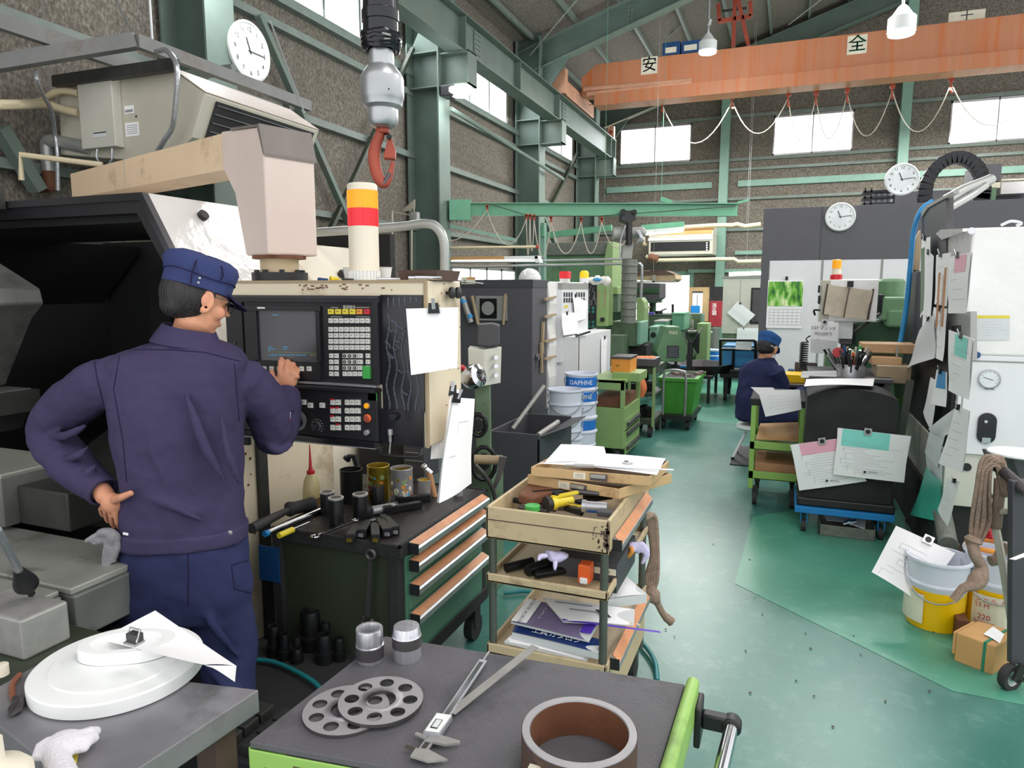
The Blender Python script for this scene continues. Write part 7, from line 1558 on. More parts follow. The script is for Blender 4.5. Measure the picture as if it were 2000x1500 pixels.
m = U('ink_dark'); m.text('7/27 マシンX',PY(1608,641,Yf-.12),(1,0,0),(0,0,1),.032); m.text('95×250°S',PY(1608,652,Yf-.12),(1,0,0),(0,0,1),.032); o = m.build('handwriting',m_)
ppaper('grey lower note hanging under the hand written note',((1583,662),(1636,666),(1635,692),(1583,689)),Yf-.09,bulge=.003,material='paper_grey',lines=2,seed=32)
m = U('black'); P_ = []
a,b = PY(1571,668,Yf),PY(1568,720,Yf)
for k in range(97): t = k/96; P_.append(a.lerp(b,t)+V((math.cos(k*.785)*.03,math.sin(k*.785)*.03,0)))
m.tube([PY(1612,650,Yf+.2),PY(1580,657,Yf),PY(1574,662,Yf)]+P_,.006,6); tag(m.build('coiled_cord'),'black coiled cord hanging beside the white machine panel','cord')
# blue hose, beige spout and stand pipe
pipe_thing('air_hose','bright blue hose curving down in front of the green milling machine','hose',arcpts([PY(1822,392,6.0),PY(1800,410,6.0),PY(1785,450,6.0),PY(1778,520,6.0),PY(1770,600,6.0),PY(1758,672,6.0)],6),.018,'blue_hose')
pipe_thing('exhaust_pipe','thick light grey pipe rising over the dark plate at right','pipe',[PY(1845,392,5.6),PY(1880,372,5.7),PY(1936,350,5.9)],.035,'pipe_grey',n=14)
pipe_thing('exhaust_pipe','thinner grey pipe below the thick one over the dark plate','pipe',[PY(1852,408,5.6),PY(1900,380,5.7),PY(1925,362,5.8)],.025,'pipe_grey',n=12)
m = U('tan_tape'); m.slab([PY(x,y,6.2) for x,y in ((1788,470),(1798,448),(1799,530),(1784,528))],(0,.1,0)); m.use('pipe_grey'); m.tube([PY(1783,528,6.25),PY(1782,580,6.25)],.025); tag(m.build('spout',None,.006),'beige plastic spout on a grey pipe beside the blue hose','spout')
# desk things behind the black cabinet
for nm,lb,ct,bx_,Y,d_,mt in (('wooden_box','long wooden box lid lying on brackets right of the tool jar','box',(1683,672,1790,690),5.7,.25,'wood_light'),('wooden_box','lower wooden box with steel bracket beside the tool jar','box',(1702,698,1762,714),5.6,.25,'wood_light'),('steel_tray','stained steel tray at the right end of the desk','tray',(1712,715,1780,749),5.5,.35,'tan_tape'),('yellow_bin','yellow parts bin in front of the seated worker','bin',(1534,732,1572,748),7.3,.3,'pail_yellow'),('blue_pot','small blue pot behind the yellow bin','pot',(1539,722,1551,734),7.62,.1,'blue_dark'),('grey_screen','grey steel plate standing behind the yellow bin','plate',(1552,708,1596,734),7.75,.05,'gunmetal')):
    pbox(nm,lb,ct,*bx_,Y,d_,mt)
m = U('steel_dull'); bpx(m,1692,678,1696,705,5.65,.02); bpx(m,1750,678,1754,708,5.65,.02); tag(m.build('box_brackets'),'two steel brackets carrying the long wooden box lid','bracket')
zk = zy_(1660,740,5.3); m = U('dark_grey'); m.box(.15,5.36,zk-.03,.68,6.1,zk-.001)
for x in (.18,.65):
    for y in (5.4,6.05): m.box(x-.02,y-.02,0,x+.02,y+.02,zk-.03)
tag(m.build('work_desk',None,.003),'dark steel desk behind the black cabinet carrying trays and the tool jar','desk')
zl = zy_(1553,748,7.3); m = U('gunmetal'); m.box(.0,7.2,zl-.03,.6,7.9,zl-.001)
for x in (.03,.57):
    for y in (7.25,7.85): m.box(x-.02,y-.02,0,x+.02,y+.02,zl-.03)
tag(m.build('low_table',None,.003),'low grey table in front of the seated worker under the yellow bin','table')
q = PY(1660,740,5.45); q.z = zk; root = thing('tool_jar','jar crammed with drills, pens and scissors on the desk','jar',q); r = .095; m = U('steel'); m.lathe(q,[(.001,0),(r,0),(r,.07),(r*.95,.09),(r*.9,.01)],24); m.build('jar',root)
random.seed(8); m = MB()
for k in range(64):
    a = random.random()*6.28; s_ = random.random()*.085; m.use(random.choice(['chrome','steel','black_iron','gunmetal','chrome','black','label_cream'])); p = q+V((math.cos(a)*s_,math.sin(a)*s_,.02)); m.cyl(p,p+V((math.cos(a)*s_*1.3,math.sin(a)*s_,.10+random.random()*.09)),.004+random.random()*.006,n=7)
m.build('drills',root)
for mt,dx,h,nm in (('red_plastic',-.09,.17,'red_disc'),('orange_plastic',.01,.17,'orange_grip'),('green_plastic',.05,.22,'green_pen'),('blue_dark',-.05,.22,'blue_scissors')):
    m = U(mt); p = q+V((dx,-.02,h)); 
    if nm == 'red_disc': m.cyl(p,p-V((0,.012,0)),.035)
    else: m.tube([p-V((0,0,.1)),p],.010)
    m.build(nm,root)
ppaper('curled white drawing lying left on the desk behind the black cabinet',((1566,725),(1634,724),(1634,738),(1564,737)),5.4,bulge=.01,seed=33)
c4 = [PZ(1575,741,1.0),PZ(1708,739,1.0),PZ(1705,753,.985),PZ(1570,757,.985)]
# ---- black cabinet on a blue dolly with two clipped drawings
YK = 4.9; X0,X1 = xr_(1571,880,YK),xr_(1749,880,YK); zt,zb_ = .965,.185
root = thing('black_cabinet','black cloth covered cabinet standing on a blue dolly','cabinet',((X0+X1)/2,YK+.3,.18))
m = U('black_matte')
seg = [X0+(X1-X0)*k/10 for k in range(11)]
def zc_(k): return zt-.06+.06*math.sin(math.pi*k/10)**.7 if 0 < k < 10 else zt-.06
m.add([(x,YK-.012*math.sin(math.pi*k/10),zb_) for k,x in enumerate(seg)]+[(x,YK-.012*math.sin(math.pi*k/10),zc_(k)) for k,x in enumerate(seg)]+[(x,YK+.42,zc_(k)) for k,x in enumerate(seg)]+[(x,YK+.42,zb_) for k,x in enumerate(seg)],
      [(j*11+k,j*11+k+1,((j+1) % 4)*11+k+1,((j+1) % 4)*11+k) for j in range(4) for k in range(10)]+[(0,11,22,33),(10,43,32,21)])
m.build('cover',root,.004)
m = U('black'); m.box(X0-.03,YK-.03,zb_-.005,X1+.02,YK+.45,zb_+.05); m.build('skirt',root,.01)
paper('large white drawing bulging over the top of the black cabinet',c4,bulge=.012,seed=34)
root = thing('blue_dolly','blue four wheeled dolly under the black cabinet','dolly',((X0+X1)/2,YK+.2,0)); m = U('blue_paint'); m.box(X0-.04,YK-.05,.135,X1+.02,YK+.48,.178); m.build('frame',root,.004)
for x in (X0+.02,X1-.05):
    for y in (YK-.0,YK+.40): m = U('rubber'); m.cyl((x-.015,y,.042),(x+.015,y,.042),.042,n=18); m.use('jib_green'); m.cyl((x-.017,y,.042),(x+.017,y,.042),.018,n=12); m.use('blue_paint'); m.box(x-.022,y-.02,.06,x-.016,y+.02,.135); m.box(x+.016,y-.02,.06,x+.022,y+.02,.135); m.build('castor',root)
def pk(q): return [PY(x,y,YK-.035) for x,y in q]
def logo(o,px,py,Y):
    m = U('ink_dark'); a = PY(px,py,Y); m.cyl(a,a-V((0,.001,0)),.008,n=12); m.text('株式会社',PY(px+16,py+1,Y),(1,0,.0),(0,0,1),.014); m.build('title_block',o)
o = paper('drawing with pink translucent patch clipped at left on the black cabinet',[PY(x,y,YK-.03) for x,y in ((1545,869),(1642,856),(1693,940),(1561,958))],bulge=.006,clip=(.63,'magnet'),stack=2,patch=('pink',.16,.0,.98,.26),lines=12,seed=41); logo(o,1615,939,YK-.05)
o = paper('drawing with turquoise translucent patch clipped at right on the black cabinet',[PY(x,y,YK-.06) for x,y in ((1638,836),(1776,852),(1766,943),(1627,926))],bulge=.006,clip=(.42,'magnet'),stack=2,patch=('aqua',.06,.0,.74,.36),lines=16,seed=42); logo(o,1689,922,YK-.085)
c = PZ(1655,1050,0); root = thing('oil_pan','rusty steel pan holding grey paper and a chrome fitting under the blue dolly','pan',c); a,b = PZ(1612,1055,0),PZ(1706,1050,0); w2 = .13; H_ = .075
m = U('duct'); x0,x1,y0,y1 = c.x-.17,c.x+.16,c.y-.02,c.y+.20
for q in ((x0,y0,x1,y0+.008),(x0,y1-.008,x1,y1),(x0,y0,x0+.008,y1),(x1-.008,y0,x1,y1)): m.box(q[0],q[1],0.002,q[2],q[3],H_)
m.box(x0,y0,.002,x1,y1,.008); m.build('pan_body',root,.003); m = MB(); sheet(m,(x0+.03,y1-.03,H_+.012),(x1-.04,y1-.02,H_+.02),(x1-.06,y0+.04,H_-.01),(x0+.05,y0+.05,H_-.01),bulge=.02,material='paper_grey'); m.build('crumpled_paper',root); m = U('chrome'); m.cyl((c.x-.03,y0+.06,H_+.0),(c.x+.05,y0+.09,H_+.018),.016); m.cyl((c.x,y0+.07,H_),(c.x+.02,y0+.08,H_+.01),.024,n=6); m.build('fitting',root)
# ---- green cart next to the seated worker
Yq = 5.35; X0,X1 = xr_(1465,850,Yq),xr_(1572,850,Yq); root = thing('shelf_trolley','light green three shelf trolley beside the seated worker','trolley',((X0+X1)/2,Yq+.3,0))
zA,zB,zC = zy_(1500,785,Yq),zy_(1500,872,Yq),zy_(1500,930,Yq); m = U('cart_green')
for x,y in ((X0,Yq),(X1-.04,Yq),(X0,Yq+.55),(X1-.04,Yq+.55)): m.box(x,y,.13,x+.035,y+.03,zA)
for z in (zB,zC): m.box(X0,Yq,z-.03,X1,Yq+.02,z+.03); m.box(X0,Yq+.56,z-.03,X1,Yq+.58,z+.03); m.box(X0,Yq,z-.03,X1,Yq+.58,z-.02); m.box(X0,Yq,z-.03,X0+.02,Yq+.58,z+.03)
m.build('frame',root,.003); m = U('black_matte'); m.box(X0-.01,Yq-.01,zA-.03,X1,Yq+.6,zA+.02); m.build('cloth_top',root,.006)
for x in (X0+.05,X1-.06):
    for y in (Yq+.05,Yq+.5): m = U('rubber'); m.cyl((x-.015,y,.055),(x+.015,y,.055),.055,n=16); m.box(x-.02,y-.02,.06,x+.02,y+.02,.14); m.build('castor',root)
m = U('cardboard'); m.slab([(X0+.04,Yq+.05,zB+.035),(X1-.02,Yq+.03,zB+.05),(X1-.04,Yq+.5,zB+.10),(X0+.05,Yq+.5,zB+.07)],(0,0,.006)); tag(m.build('cardboard_sheet'),'brown cardboard sheet on the middle shelf of the green trolley','cardboard')
m = U('wood'); m.box(X0+.04,Yq+.03,zC-.018,X1-.02,Yq+.5,zC+.09); tag(m.build('wooden_crate',None,.004),'brown wooden crate on the bottom shelf of the green trolley','crate')
ppaper('white sheet sliding off the green trolley beside the worker',((1480,762),(1562,761),(1566,800),(1495,814)),Yq-.03,bulge=.01,lines=5,seed=51)
ppaper('second white sheet lying flat behind on the green trolley',((1466,756),(1510,757),(1520,770),(1484,772)),Yq+.1,bulge=.01,seed=52)
# floor mat and stool
m = U('rubber'); P_ = [PZ(1425,908),PZ(1500,915),PZ(1500,872),PZ(1443,873)]; m.slab([p+V((0,0,.001)) for p in P_],(0,0,.008)); tag(m.build('floor_mat'),'black rubber mat on the floor under the white legged stool','mat')
# ---- machine wall at right with many papers
YR = 4.4; XR = .875
root = thing('white_machine','white machine wrapped in clear film with gauge at the right edge','machine',(1.5,4.9,0))
ZR1 = PY(1895,445,YR).z
m = U('white_wrap'); m.box(XR,YR,PY(1940,695,YR).z,2.2,6.0,ZR1); m.build('upper_housing',root,.012)
m = U('white_paint'); zdoor = PY(1940,890,YR).z; m.box(XR,YR,zdoor,2.2,6.0,PY(1940,695,YR).z); m.use('ac_grey'); m.box(XR,YR-.004,PY(1940,706,YR).z-.004,2.2,YR,PY(1940,706,YR).z+.004); m.box(XR+.018,YR-.004,zdoor,XR+.024,YR,PY(1940,706,YR).z); m.build('door',root,.006)
m = U('offwhite'); m.box(XR-.03,YR+.02,.40,2.2,5.9,zdoor-.004); m.use('black'); q = PY(1888,912,YR+.02); m.cyl(q,q-V((0,.008,0)),.018); m.build('base_frame',root,.006)
m = U('black_matte'); m.box(XR-.05,YR+.06,0,2.2,6.3,.40); m.build('plinth',root)
m = U('white_wrap'); m.slab([PX(1838,456,XR+.01),PX(1848,448,XR+.01),PX(1893,446,XR+.01),PX(1893,452,XR+.01),PX(1850,468,XR+.01)],(-.03,0,0)); m.build('film_fold',root)
m = U('dark_grey'); m.slab([PX(1800,424,XR-.01),PX(1812,405,XR-.01),PX(1848,380,XR-.01),PX(1848,520,XR-.01),PX(1800,700,XR-.01)],(.04,0,0)); m.use('ac_grey'); m.slab([PX(1798,415,XR-.02),PX(1810,400,XR-.02),PX(1862,373,XR-.02),PX(1862,378,XR-.02),PX(1812,406,XR-.02),PX(1800,424,XR-.02)],(.03,0,0)); m.build('dark_side_plate',root)
m = U('black'); m.box(XR-.02,YR+.05,.40,XR+.2,6.3,1.72); m.build('side_recess',root)
m = U('blue_dark'); q = PY(1907,693,YR); m.lathe(q,[(.012,0),(.012,.008),(.018,.012),(.016,.022),(.001,.025)],16,(0,-1,0)); m.build('blue_knob',root)
q = PY(1932,740,YR); m = U('alu'); m.lathe(q,[(.001,0),(.052,0),(.052,.015),(.046,.016),(.045,.010)],28,(0,-1,0)); m.use('clock_face'); m.cyl(q-V((0,.006,0)),q-V((0,.0105,0)),.045,n=28); m.use('ink_dark'); m.beam(q-V((.03,.012,-.01)),q+V((.018,-.012,-.006)),.003,.002)
for k in range(9): a = math.radians(-30+k*30); m.bc((q.x+math.cos(a)*.037,q.y-.0115,q.z+math.sin(a)*.037),.003,.001,.003)
bpx(m,1923,759,1942,760.5,YR-.002,.002); m.build('pressure_gauge',root)
m = U('black_gloss'); X0,X1 = xr_(1908,836,YR),xr_(1945,836,YR); Z1,Z0 = zy_(1927,806,YR),zy_(1927,866,YR); rr = (X1-X0)/2; cx2 = (X0+X1)/2
P_ = [(cx2+rr*math.cos(math.pi*k/10),Z1-rr+rr*math.sin(math.pi*k/10)) for k in range(11)]+[(cx2+rr*math.cos(math.pi+math.pi*k/10),Z0+rr+rr*math.sin(math.pi+math.pi*k/10)) for k in range(11)]; m.prism(P_,'y',YR-.012,YR+.01); m.use('chrome'); q = PY(1925,823,YR-.013); m.cyl(q,q-V((0,.01,0)),.008); q = PY(1926,860,YR-.013); m.bc(q,.04,.01,.03); m.build('door_latch',root)
paper('grey note with yellow stripe under the clear film of the white machine',[PY(1906,616,YR-.006),PY(1972,616,YR-.006),PY(1972,664,YR-.006),PY(1906,664,YR-.006)],bulge=.001,material='paper_grey',lines=6,patch=('key_yellow',0,0,1,.12),seed=60)
m = U('chrome'); q = PY(1897,451,YR); m.cyl(q,q-V((0,.01,0)),.018,n=16); m.build('bolt',root)
m = U('paper_grey'); m.tube(arcpts([PY(1955,440,YR+.2),PY(1975,432,YR+.2),PY(1995,436,YR+.2),PY(1985,441,YR+.2)],5),.008); tag(m.build('loose_cable'),'loose white cable on top of the white machine at right','cable')
XP = XR-.05
def rp(lb,q,dx=0,**kw): return paper(lb,[PX(x,y,XP-dx) for x,y in q],**kw)
rp('green printed sheet at the far left edge of the paper cluster, topmost',((1800,468),(1817,462),(1815,600),(1798,622)),clip=(.5,'clip'),bulge=.006,material='paper',patch=('machine_green',.0,.12,.45,.95),seed=61)
rp('long white sheet in front of the green printed sheet',((1810,486),(1823,500),(1813,660),(1801,690)),.02,clip=(.4,'clip'),bulge=.01,seed=62)
rp('white sheet bent outward to the left above the steel tray',((1797,645),(1824,612),(1822,700),(1774,720)),.04,clip=(.7,'clip'),bulge=.02,seed=63,material='paper_grey')
rp('upper white sheet with two wooden rulers hanging over it',((1829,498),(1857,493),(1848,598),(1826,594)),.02,clip=(.4,'clip'),bulge=.006,seed=64,lines=3)
rp('lower white sheet below the two wooden rulers',((1824,600),(1850,603),(1840,706),(1814,690)),.02,clip=(.5,'clip'),bulge=.008,seed=65,lines=4)
rp('white sheet with pink translucent patch near the top of the white machine',((1852,503),(1897,492),(1885,612),(1851,612)),.03,clip=(.5,'clip'),bulge=.008,patch=('pink',.35,.02,.85,.30),seed=66,lines=4,stack=1)
rp('white sheet with turquoise patch in the middle of the paper cluster',((1853,644),(1900,662),(1890,781),(1852,762)),.03,clip=(.6,'clip'),bulge=.010,patch=('aqua',.35,.02,.85,.36),seed=67,lines=5,stack=1)
rp('small sheet with blue patch left of the turquoise patched sheet',((1830,722),(1849,727),(1847,795),(1819,789)),.03,clip=(.5,'clip'),bulge=.006,patch=('blue_bin',.2,.0,.9,.5),seed=68)
rp('narrow white sheet at the left behind the blue patched sheet',((1818,736),(1832,745),(1818,842),(1805,805)),.01,bulge=.006,seed=69)
rp('large white sheet with dark mark at the lower right of the paper cluster',((1868,792),(1892,802),(1878,923),(1838,905)),.05,clip=(.3,'clip'),bulge=.010,seed=70,lines=5,stack=1)
rp('pale sheet bent diagonally across the middle of the paper cluster',((1813,838),(1869,794),(1866,842),(1842,856)),.04,bulge=.012,seed=71,material='paper_grey')
rp('pale square sheet below the diagonal pale sheet',((1818,836),(1846,850),(1830,913),(1805,883)),.03,bulge=.006,seed=72,material='paper_grey',lines=2)
rp('pale sheet directly above the teal sheet',((1808,884),(1842,884),(1838,948),(1812,930)),.02,bulge=.006,seed=73,material='paper_grey')
rp('teal translucent sheet hanging lowest at the left of the cluster',((1811,912),(1836,942),(1829,1018),(1784,1006)),.04,bulge=.016,seed=74,material='teal_sheet',lines=4)
rp('lowest white sheet hanging by a small clip right of the teal sheet',((1852,934),(1874,941),(1850,1028),(1832,995)),.03,clip=(.7,'clip'),bulge=.006,seed=75,lines=3)
for k,(x0,y0,x1,y1) in enumerate(((1835,533,1829,640),(1847,523,1840,638))):
    m = U('wood'); m.beam(PX(x0,y0,XP-.04),PX(x1,y1,XP-.04),.03,.006,(1,0,0)); tag(m.build('wooden_ruler'),['left','right'][k]+' of the two wooden rulers hanging over the white sheets','ruler','wooden rulers')
m = U('ac_grey'); m.slab([PX(1853,612,XP+.02),PX(1895,608,XP+.02),PX(1895,700,XP+.02),PX(1855,690,XP+.02)],(.03,0,0)); m.use('black'); m.slab([PX(1858,636,XP+.015),PX(1875,634,XP+.015),PX(1875,648,XP+.015),PX(1858,648,XP+.015)],(.01,0,0)); tag(m.build('grey_socket_box',None,.003),'grey box with dark slot between the pink and turquoise patched sheets','box')
m = U('duct'); m.tube(arcpts([PX(1838,990,XR-.04),PX(1846,1030,XR-.06),PX(1852,1065,XR-.08)],4),.045,10); tag(m.build('flexible_hose'),'grey ribbed hose descending at the foot of the white machine','hose')
pipe_thing('floor_cable','black cable curving on the floor right of the black cabinet','cable',arcpts([PZ(1745,950,.01),PZ(1770,975,.01),PZ(1785,990,.01),PZ(1768,1020,.01),PZ(1790,1050,.01),PZ(1815,1062,.01)],5),.008,'black')
pipe_thing('air_hose','thin blue hose on the floor beside the left foot of the beige trolley cluster','hose',[PZ(1000,1158,.02),PZ(985,1162,.02)],.006,'blue_hose') if False else None
# ---- pails, box and cart at lower right
def pailat(xc,yb,halfw,ytop,lb,label_u,txt):
    c = PZ(xc,yb,0); v = V((c.x,c.y,0)).normalized(); d = (c-CAM).dot(CF); r = px2m(halfw,d*1.03); c = c+v*r*.9; h = PD(xc,ytop,(c-CAM).dot(FH)).z; c.z = .001
    root = pail(c,r,h,'pail_white','pail_yellow',None,lb,'yellow and white oil pails',True,.60,.0)
    vw = (CAM-c); vw.z = 0; vw.normalize(); rt = V((-vw.y,vw.x,0)); m = U('label_cream')
    def S(a,z,o=1.004): return c+vw*(r*o*math.cos(a))+rt*(r*o*math.sin(a))+V((0,0,z))
    a0,a1 = label_u; n = 8
    for i in range(n): p,q = a0+(a1-a0)*i/n,a0+(a1-a0)*(i+1)/n; m.add([S(p,h*.10),S(q,h*.10),S(q,h*.52),S(p,h*.52)],[(0,1,2,3)])
    m.use('label_red')
    for t,uu,zz_,sz in txt:
        vs,fs = textmesh(t,'LEFT'); m.add([S(a0+uu+v_[0]*sz/r,h*zz_+v_[1]*sz,1.008) for v_ in vs],fs,False)
    for zz_ in (.105,.515): m.add([S(a0,h*zz_,1.006),S(a1,h*zz_,1.006),S(a1,h*zz_+.002,1.006),S(a0,h*zz_+.002,1.006)],[(0,1,2,3)])
    m.build('paper_label',root); return root,c,r,h
pA = pailat(1822,1236,55,1085,'yellow and white pail with a drawing clipped over its rim, left of the pair',(-1.4,-.35),[('S3',.1,.45,.02)])
pB = pailat(1938,1246,60,1075,'yellow and white pail standing right, its label reading 220',(-.66,.8),[('シェル トナ',.1,.46,.030),('S3 M',.1,.385,.030),('220',.2,.24,.036),('危険物第四類',.1,.17,.014),('第三石油類 危険等級',.1,.13,.012)])
m = U('black'); m.tube([PD(1848,1105,3.9),PD(1846,1240,3.86)],.006)
m = U('key_orange'); c = pB[1]+V((-.05,.0,pB[3]+.004)); m.tube([c+V((math.cos(k*.4)*.085,math.sin(k*.4)*.085,.012)) for k in range(17)],.012,8,False); tag(m.build('rim_ring'),'orange and white ring lying on the right yellow pail','ring')
paper('large white drawing clipped over the left yellow pail',[PD(1750,1027,3.38),PD(1866,1080,3.22),PD(1797,1176,3.16),PD(1702,1118,3.28)],bulge=.012,clip=(.55,'magnet'),lines=7,seed=81)
m = U('rust_dark'); q = PD(1862,1085,3.85); m.slab([PD(1845,1066,3.4),PD(1876,1065,3.4),PD(1880,1078,3.4),PD(1858,1082,3.4)],(0,.05,0)); tag(m.build('brown_scrap'),'brown scrap lying on the left yellow pail under the drawing','scrap')
m = U('rust'); P_ = PZ(1865,1250,0); m.box(P_.x-.0,P_.y,0,P_.x+.05,P_.y+.12,.10); tag(m.build('wood_block',None,.003),'brown wood block between the yellow pails and the carton','block')
# cardboard package
a,b,c,d = PZ(1862,1290,0),PZ(1938,1320,0),PZ(1985,1290,0),PZ(1905,1265,0)
root = thing('brown_package','brown wrapped package with green strap on the floor before the pails','package',a); up = V((0,0,.13)); m = U('cardboard'); m.hexa([a,b,c,d,a+up,b+up,c+up,d+up]); m.slab([a+up*.2,a+up*.2+(d-a)*.9,a+up+(d-a)*.9,a+up],(a-b).normalized()*.012); m.build('carton',root,.006)
t = (b-a)*.72; m = U('sign_green'); m.slab([a+t-(d-a).normalized()*.002,a+t+(b-a)*.07-(d-a).normalized()*.002,a+t+(b-a)*.07+up*1.01,a+t+up*1.01],(a-d).normalized()*.002); m.slab([a+t+up*1.012,a+t+(b-a)*.07+up*1.012,d+t+(b-a)*.07+up*1.012,d+t+up*1.012],(0,0,.002)); m.build('strap',root)
paper('small white slip lying on the brown package',[a+(b-a)*.45+(d-a)*.9+up*1.03,a+(b-a)*.85+(d-a)*.7+up*1.03,a+(b-a)*1.0+(d-a)*.2+up*1.03,a+(b-a)*.5+(d-a)*.35+up*1.03],bulge=.004,seed=82)
# steel cart at the right edge
DC = 3.2; q0 = PZ(1975,1345,0); dC = (q0-CAM).dot(FH)
root = thing('steel_cart','grey steel cart cut off by the right edge with rope over its rail','cart',q0)
m = U('dark_grey'); m.slab([PD(x,y,dC) for x,y in ((1978,940),(2060,935),(2060,1298),(1976,1298))],FH*.03); m.build('side_plate',root,.003)
m = U('gunmetal'); m.cyl(PD(1945,908,dC+.15),PD(2010,965,dC-.05),.022); m.cyl(PD(1870,850,dC+.5),PD(1945,908,dC+.15),.022) if False else None; m.build('rail',root)
q = PD(1973,1322,dC); m = U('rubber'); R_ = px2m(28,dC); m.lathe(q-FH*.0-CR*.0,[(R_*.6,-.015),(R_*.95,-.016),(R_,-.008),(R_,.008),(R_*.95,.016),(R_*.6,.015)],28,(FH*-.95+CR*.3)); m.use('alu'); m.lathe(q,[(R_*.62,-.012),(R_*.62,.014),(R_*.5,.010),(.001,.012)],24,(FH*-.95+CR*.3)); m.use('jib_green'); m.lathe(q,[(R_*.25,.012),(.001,.02)],12,(FH*-.95+CR*.3)); m.build('castor',root); m = U('dark_castiron'); m.beam(q-FH*.03,PD(1988,1290,dC)-FH*.03,.03,.012,FH); m.beam(q-FH*.03,PD(2010,1316,dC)-FH*.03,.012,.012,FH); m.build('fork',root)
m = U('ac_beige'); m.tube(arcpts([PD(1925,975,dC+.25),PD(1938,1003,dC+.2),PD(1958,1100,dC+.15),PD(1975,1210,dC+.1)],4),.016); m.tube([PD(1930,1000,dC+.2),PD(1978,998,dC+.1)],.012); m.slab([PD(x,y,dC+.22) for x,y in ((1920,963),(1932,961),(1944,1006),(1932,1010))],FH*.02); m.build('folding_leg',root)
m = U('black'); m.cyl(PD(1923,962,dC+.25),PD(1931,972,dC+.25),.020); m.build('leg_cap',root)
m = U('red_plastic'); a_,b_ = PD(1922,1018,dC+.5),PD(1934,1052,dC+.5); P_ = []
for k in range(60): t = k/59; P_.append(a_.lerp(b_,t)+CR*(math.cos(k*.9)*.022)+FH*(math.sin(k*.9)*.022))
m.tube(P_,.005,6); tag(m.build('red_coil_hose'),'red coiled hose behind the beige folding leg','hose')
m = U('white_plastic'); c = PD(1992,886,dC+.3); m.lathe(c,[(.001,-.006),(.10,-.008),(.12,0),(.118,.006),(.001,.010)],40); tag(m.build('round_plate'),'white round plate lying at the right edge above the steel cart','plate')
m = U('dark_grey'); m.slab([PD(x,y,dC+.25) for x,y in ((1978,897),(2030,897),(2030,955),(1992,940))],FH*.2); tag(m.build('dark_box',None,.004),'dark box under the white round plate at the right edge','box')
root = thing('rope_hank','thick grey brown rope hank hanging over the rail of the steel cart','rope',PD(1925,1000,dC+.2)); m = U('rope')
for k in range(16): j = (k*7 % 16)*.44; e = .02*(k % 3); m.tube(arcpts([PD(1957+j*2,940+k*2,dC+.12+e),PD(1940+j*3,893+k*1.3,dC+.1+e),PD(1917+j*3,900+k*1.2,dC+.1+e),PD(1906+j*4,960,dC+.12+e),PD(1897+j*5.5,1020,dC+.15+e),PD(1896+j*3,1055+(k % 3)*4,dC+.15)],5),.0075,6)
for k in range(4): m.tube(arcpts([PD(1950+k*3,935,dC+.14),PD(1948+k*2,970,dC+.14),PD(1942+k*2,1030,dC+.18)],4),.016,8)
m.tube(arcpts([PD(1904,1050,dC+.1),PD(1900,1062,dC+.1),PD(1905,1085,dC+.08),PD(1916,1105,dC+.08),PD(1914,1125,dC+.06),PD(1900,1142,dC+.05),PD(1880,1150,dC+.05),PD(1862,1172,dC+.05)],4),[.026,.03,.034,.03,.024,.022,.022,.022,.022,.022,.022,.022,.022,.024,.026,.028,.032,.034,.034,.032,.028,.024,.02,.018,.018,.016,.016,.016,.018][:29],10); m.tube(arcpts([PD(1962,1060,dC+.2),PD(1950,1090,dC+.2),PD(1934,1096,dC+.2)],4),.022,10); m.build('strands',root)
m = U('wire_beige'); m.tube(arcpts([PD(1905,935,3.9),PD(1893,990,3.9),PD(1880,1040,3.9),PD(1876,1065,3.9)],4),.006); tag(m.build('thin_cord'),'thin cream cord hanging left of the rope hank','cord')
paper('small white sheet at the right edge beside the steel cart post',[PD(1970,1092,dC-.04),PD(2010,1076,dC-.04),PD(2010,1086,dC-.06),PD(1985,1094,dC-.06)],bulge=.002,seed=83)
m = U('rust_dark'); q = PZ(1755,1085,0); 
for k in range(5): m.bc((q.x+.03*k,q.y+.02*(k % 2),.02+.012*k),.06,.05,.03)
tag(m.build('scrap_heap'),'small heap of brown scrap left of the clipped drawing on the floor','scrap')
# ---- cream machine cabinet with papers, blue bin on black cart
Yz = 13.0; root = thing('cream_machine','cream coloured machine cabinet with black rimmed window left of the seated worker','machine',PY(1448,700,Yz)); root.location.z = 0
m = U('offwhite'); bpx(m,1411,541,1492,652,Yz,1.0); m.use('ac_grey'); bpx(m,1444,545,1445,650,Yz-.004,.004); bpx(m,1408,540,1494,543,Yz-.02,1.0); m.build('cabinet',root,.01)
m = U('machine_green_dull'); m.box(xr_(1411,660,Yz),Yz+.02,0,xr_(1492,660,Yz),Yz+1,zy_(1448,652,Yz)); m.build('base',root)
m = U('black'); bpx(m,1466,562,1490,633,Yz-.02,.02); m.use('gunmetal'); bpx(m,1469,566,1490,629,Yz-.024,.01); m.build('window',root,.02)
root = thing('tube_light','fluorescent tube light above the cream machine cabinet','lamp',PY(1455,535,13.4)); m = U('tube_glow'); m.tube([PY(1424,536,13.4),PY(1486,534,13.4)],.03,8); m.build('tube',root); m = U('white_plastic'); m.beam(PY(1424,533,13.45),PY(1486,531,13.45),.08,.03); m.build('reflector',root)
ppaper('white sheet hung cornerwise like a diamond on the cream machine',((1441,588),(1475,615),(1453,638),(1420,611)),Yz-.04,bulge=.02,clip=(.15,'magnet'),lines=2,seed=91)
ppaper('wide white sheet below the diamond shaped one',((1440,640),(1482,641),(1481,668),(1438,668)),Yz-.04,bulge=.02,clip=(.3,'round'),lines=3,seed=92)
ppaper('white sheet hanging lowest in front of the blue bin',((1438,668),(1469,669),(1467,684),(1436,682)),10.3,bulge=.01,seed=93)
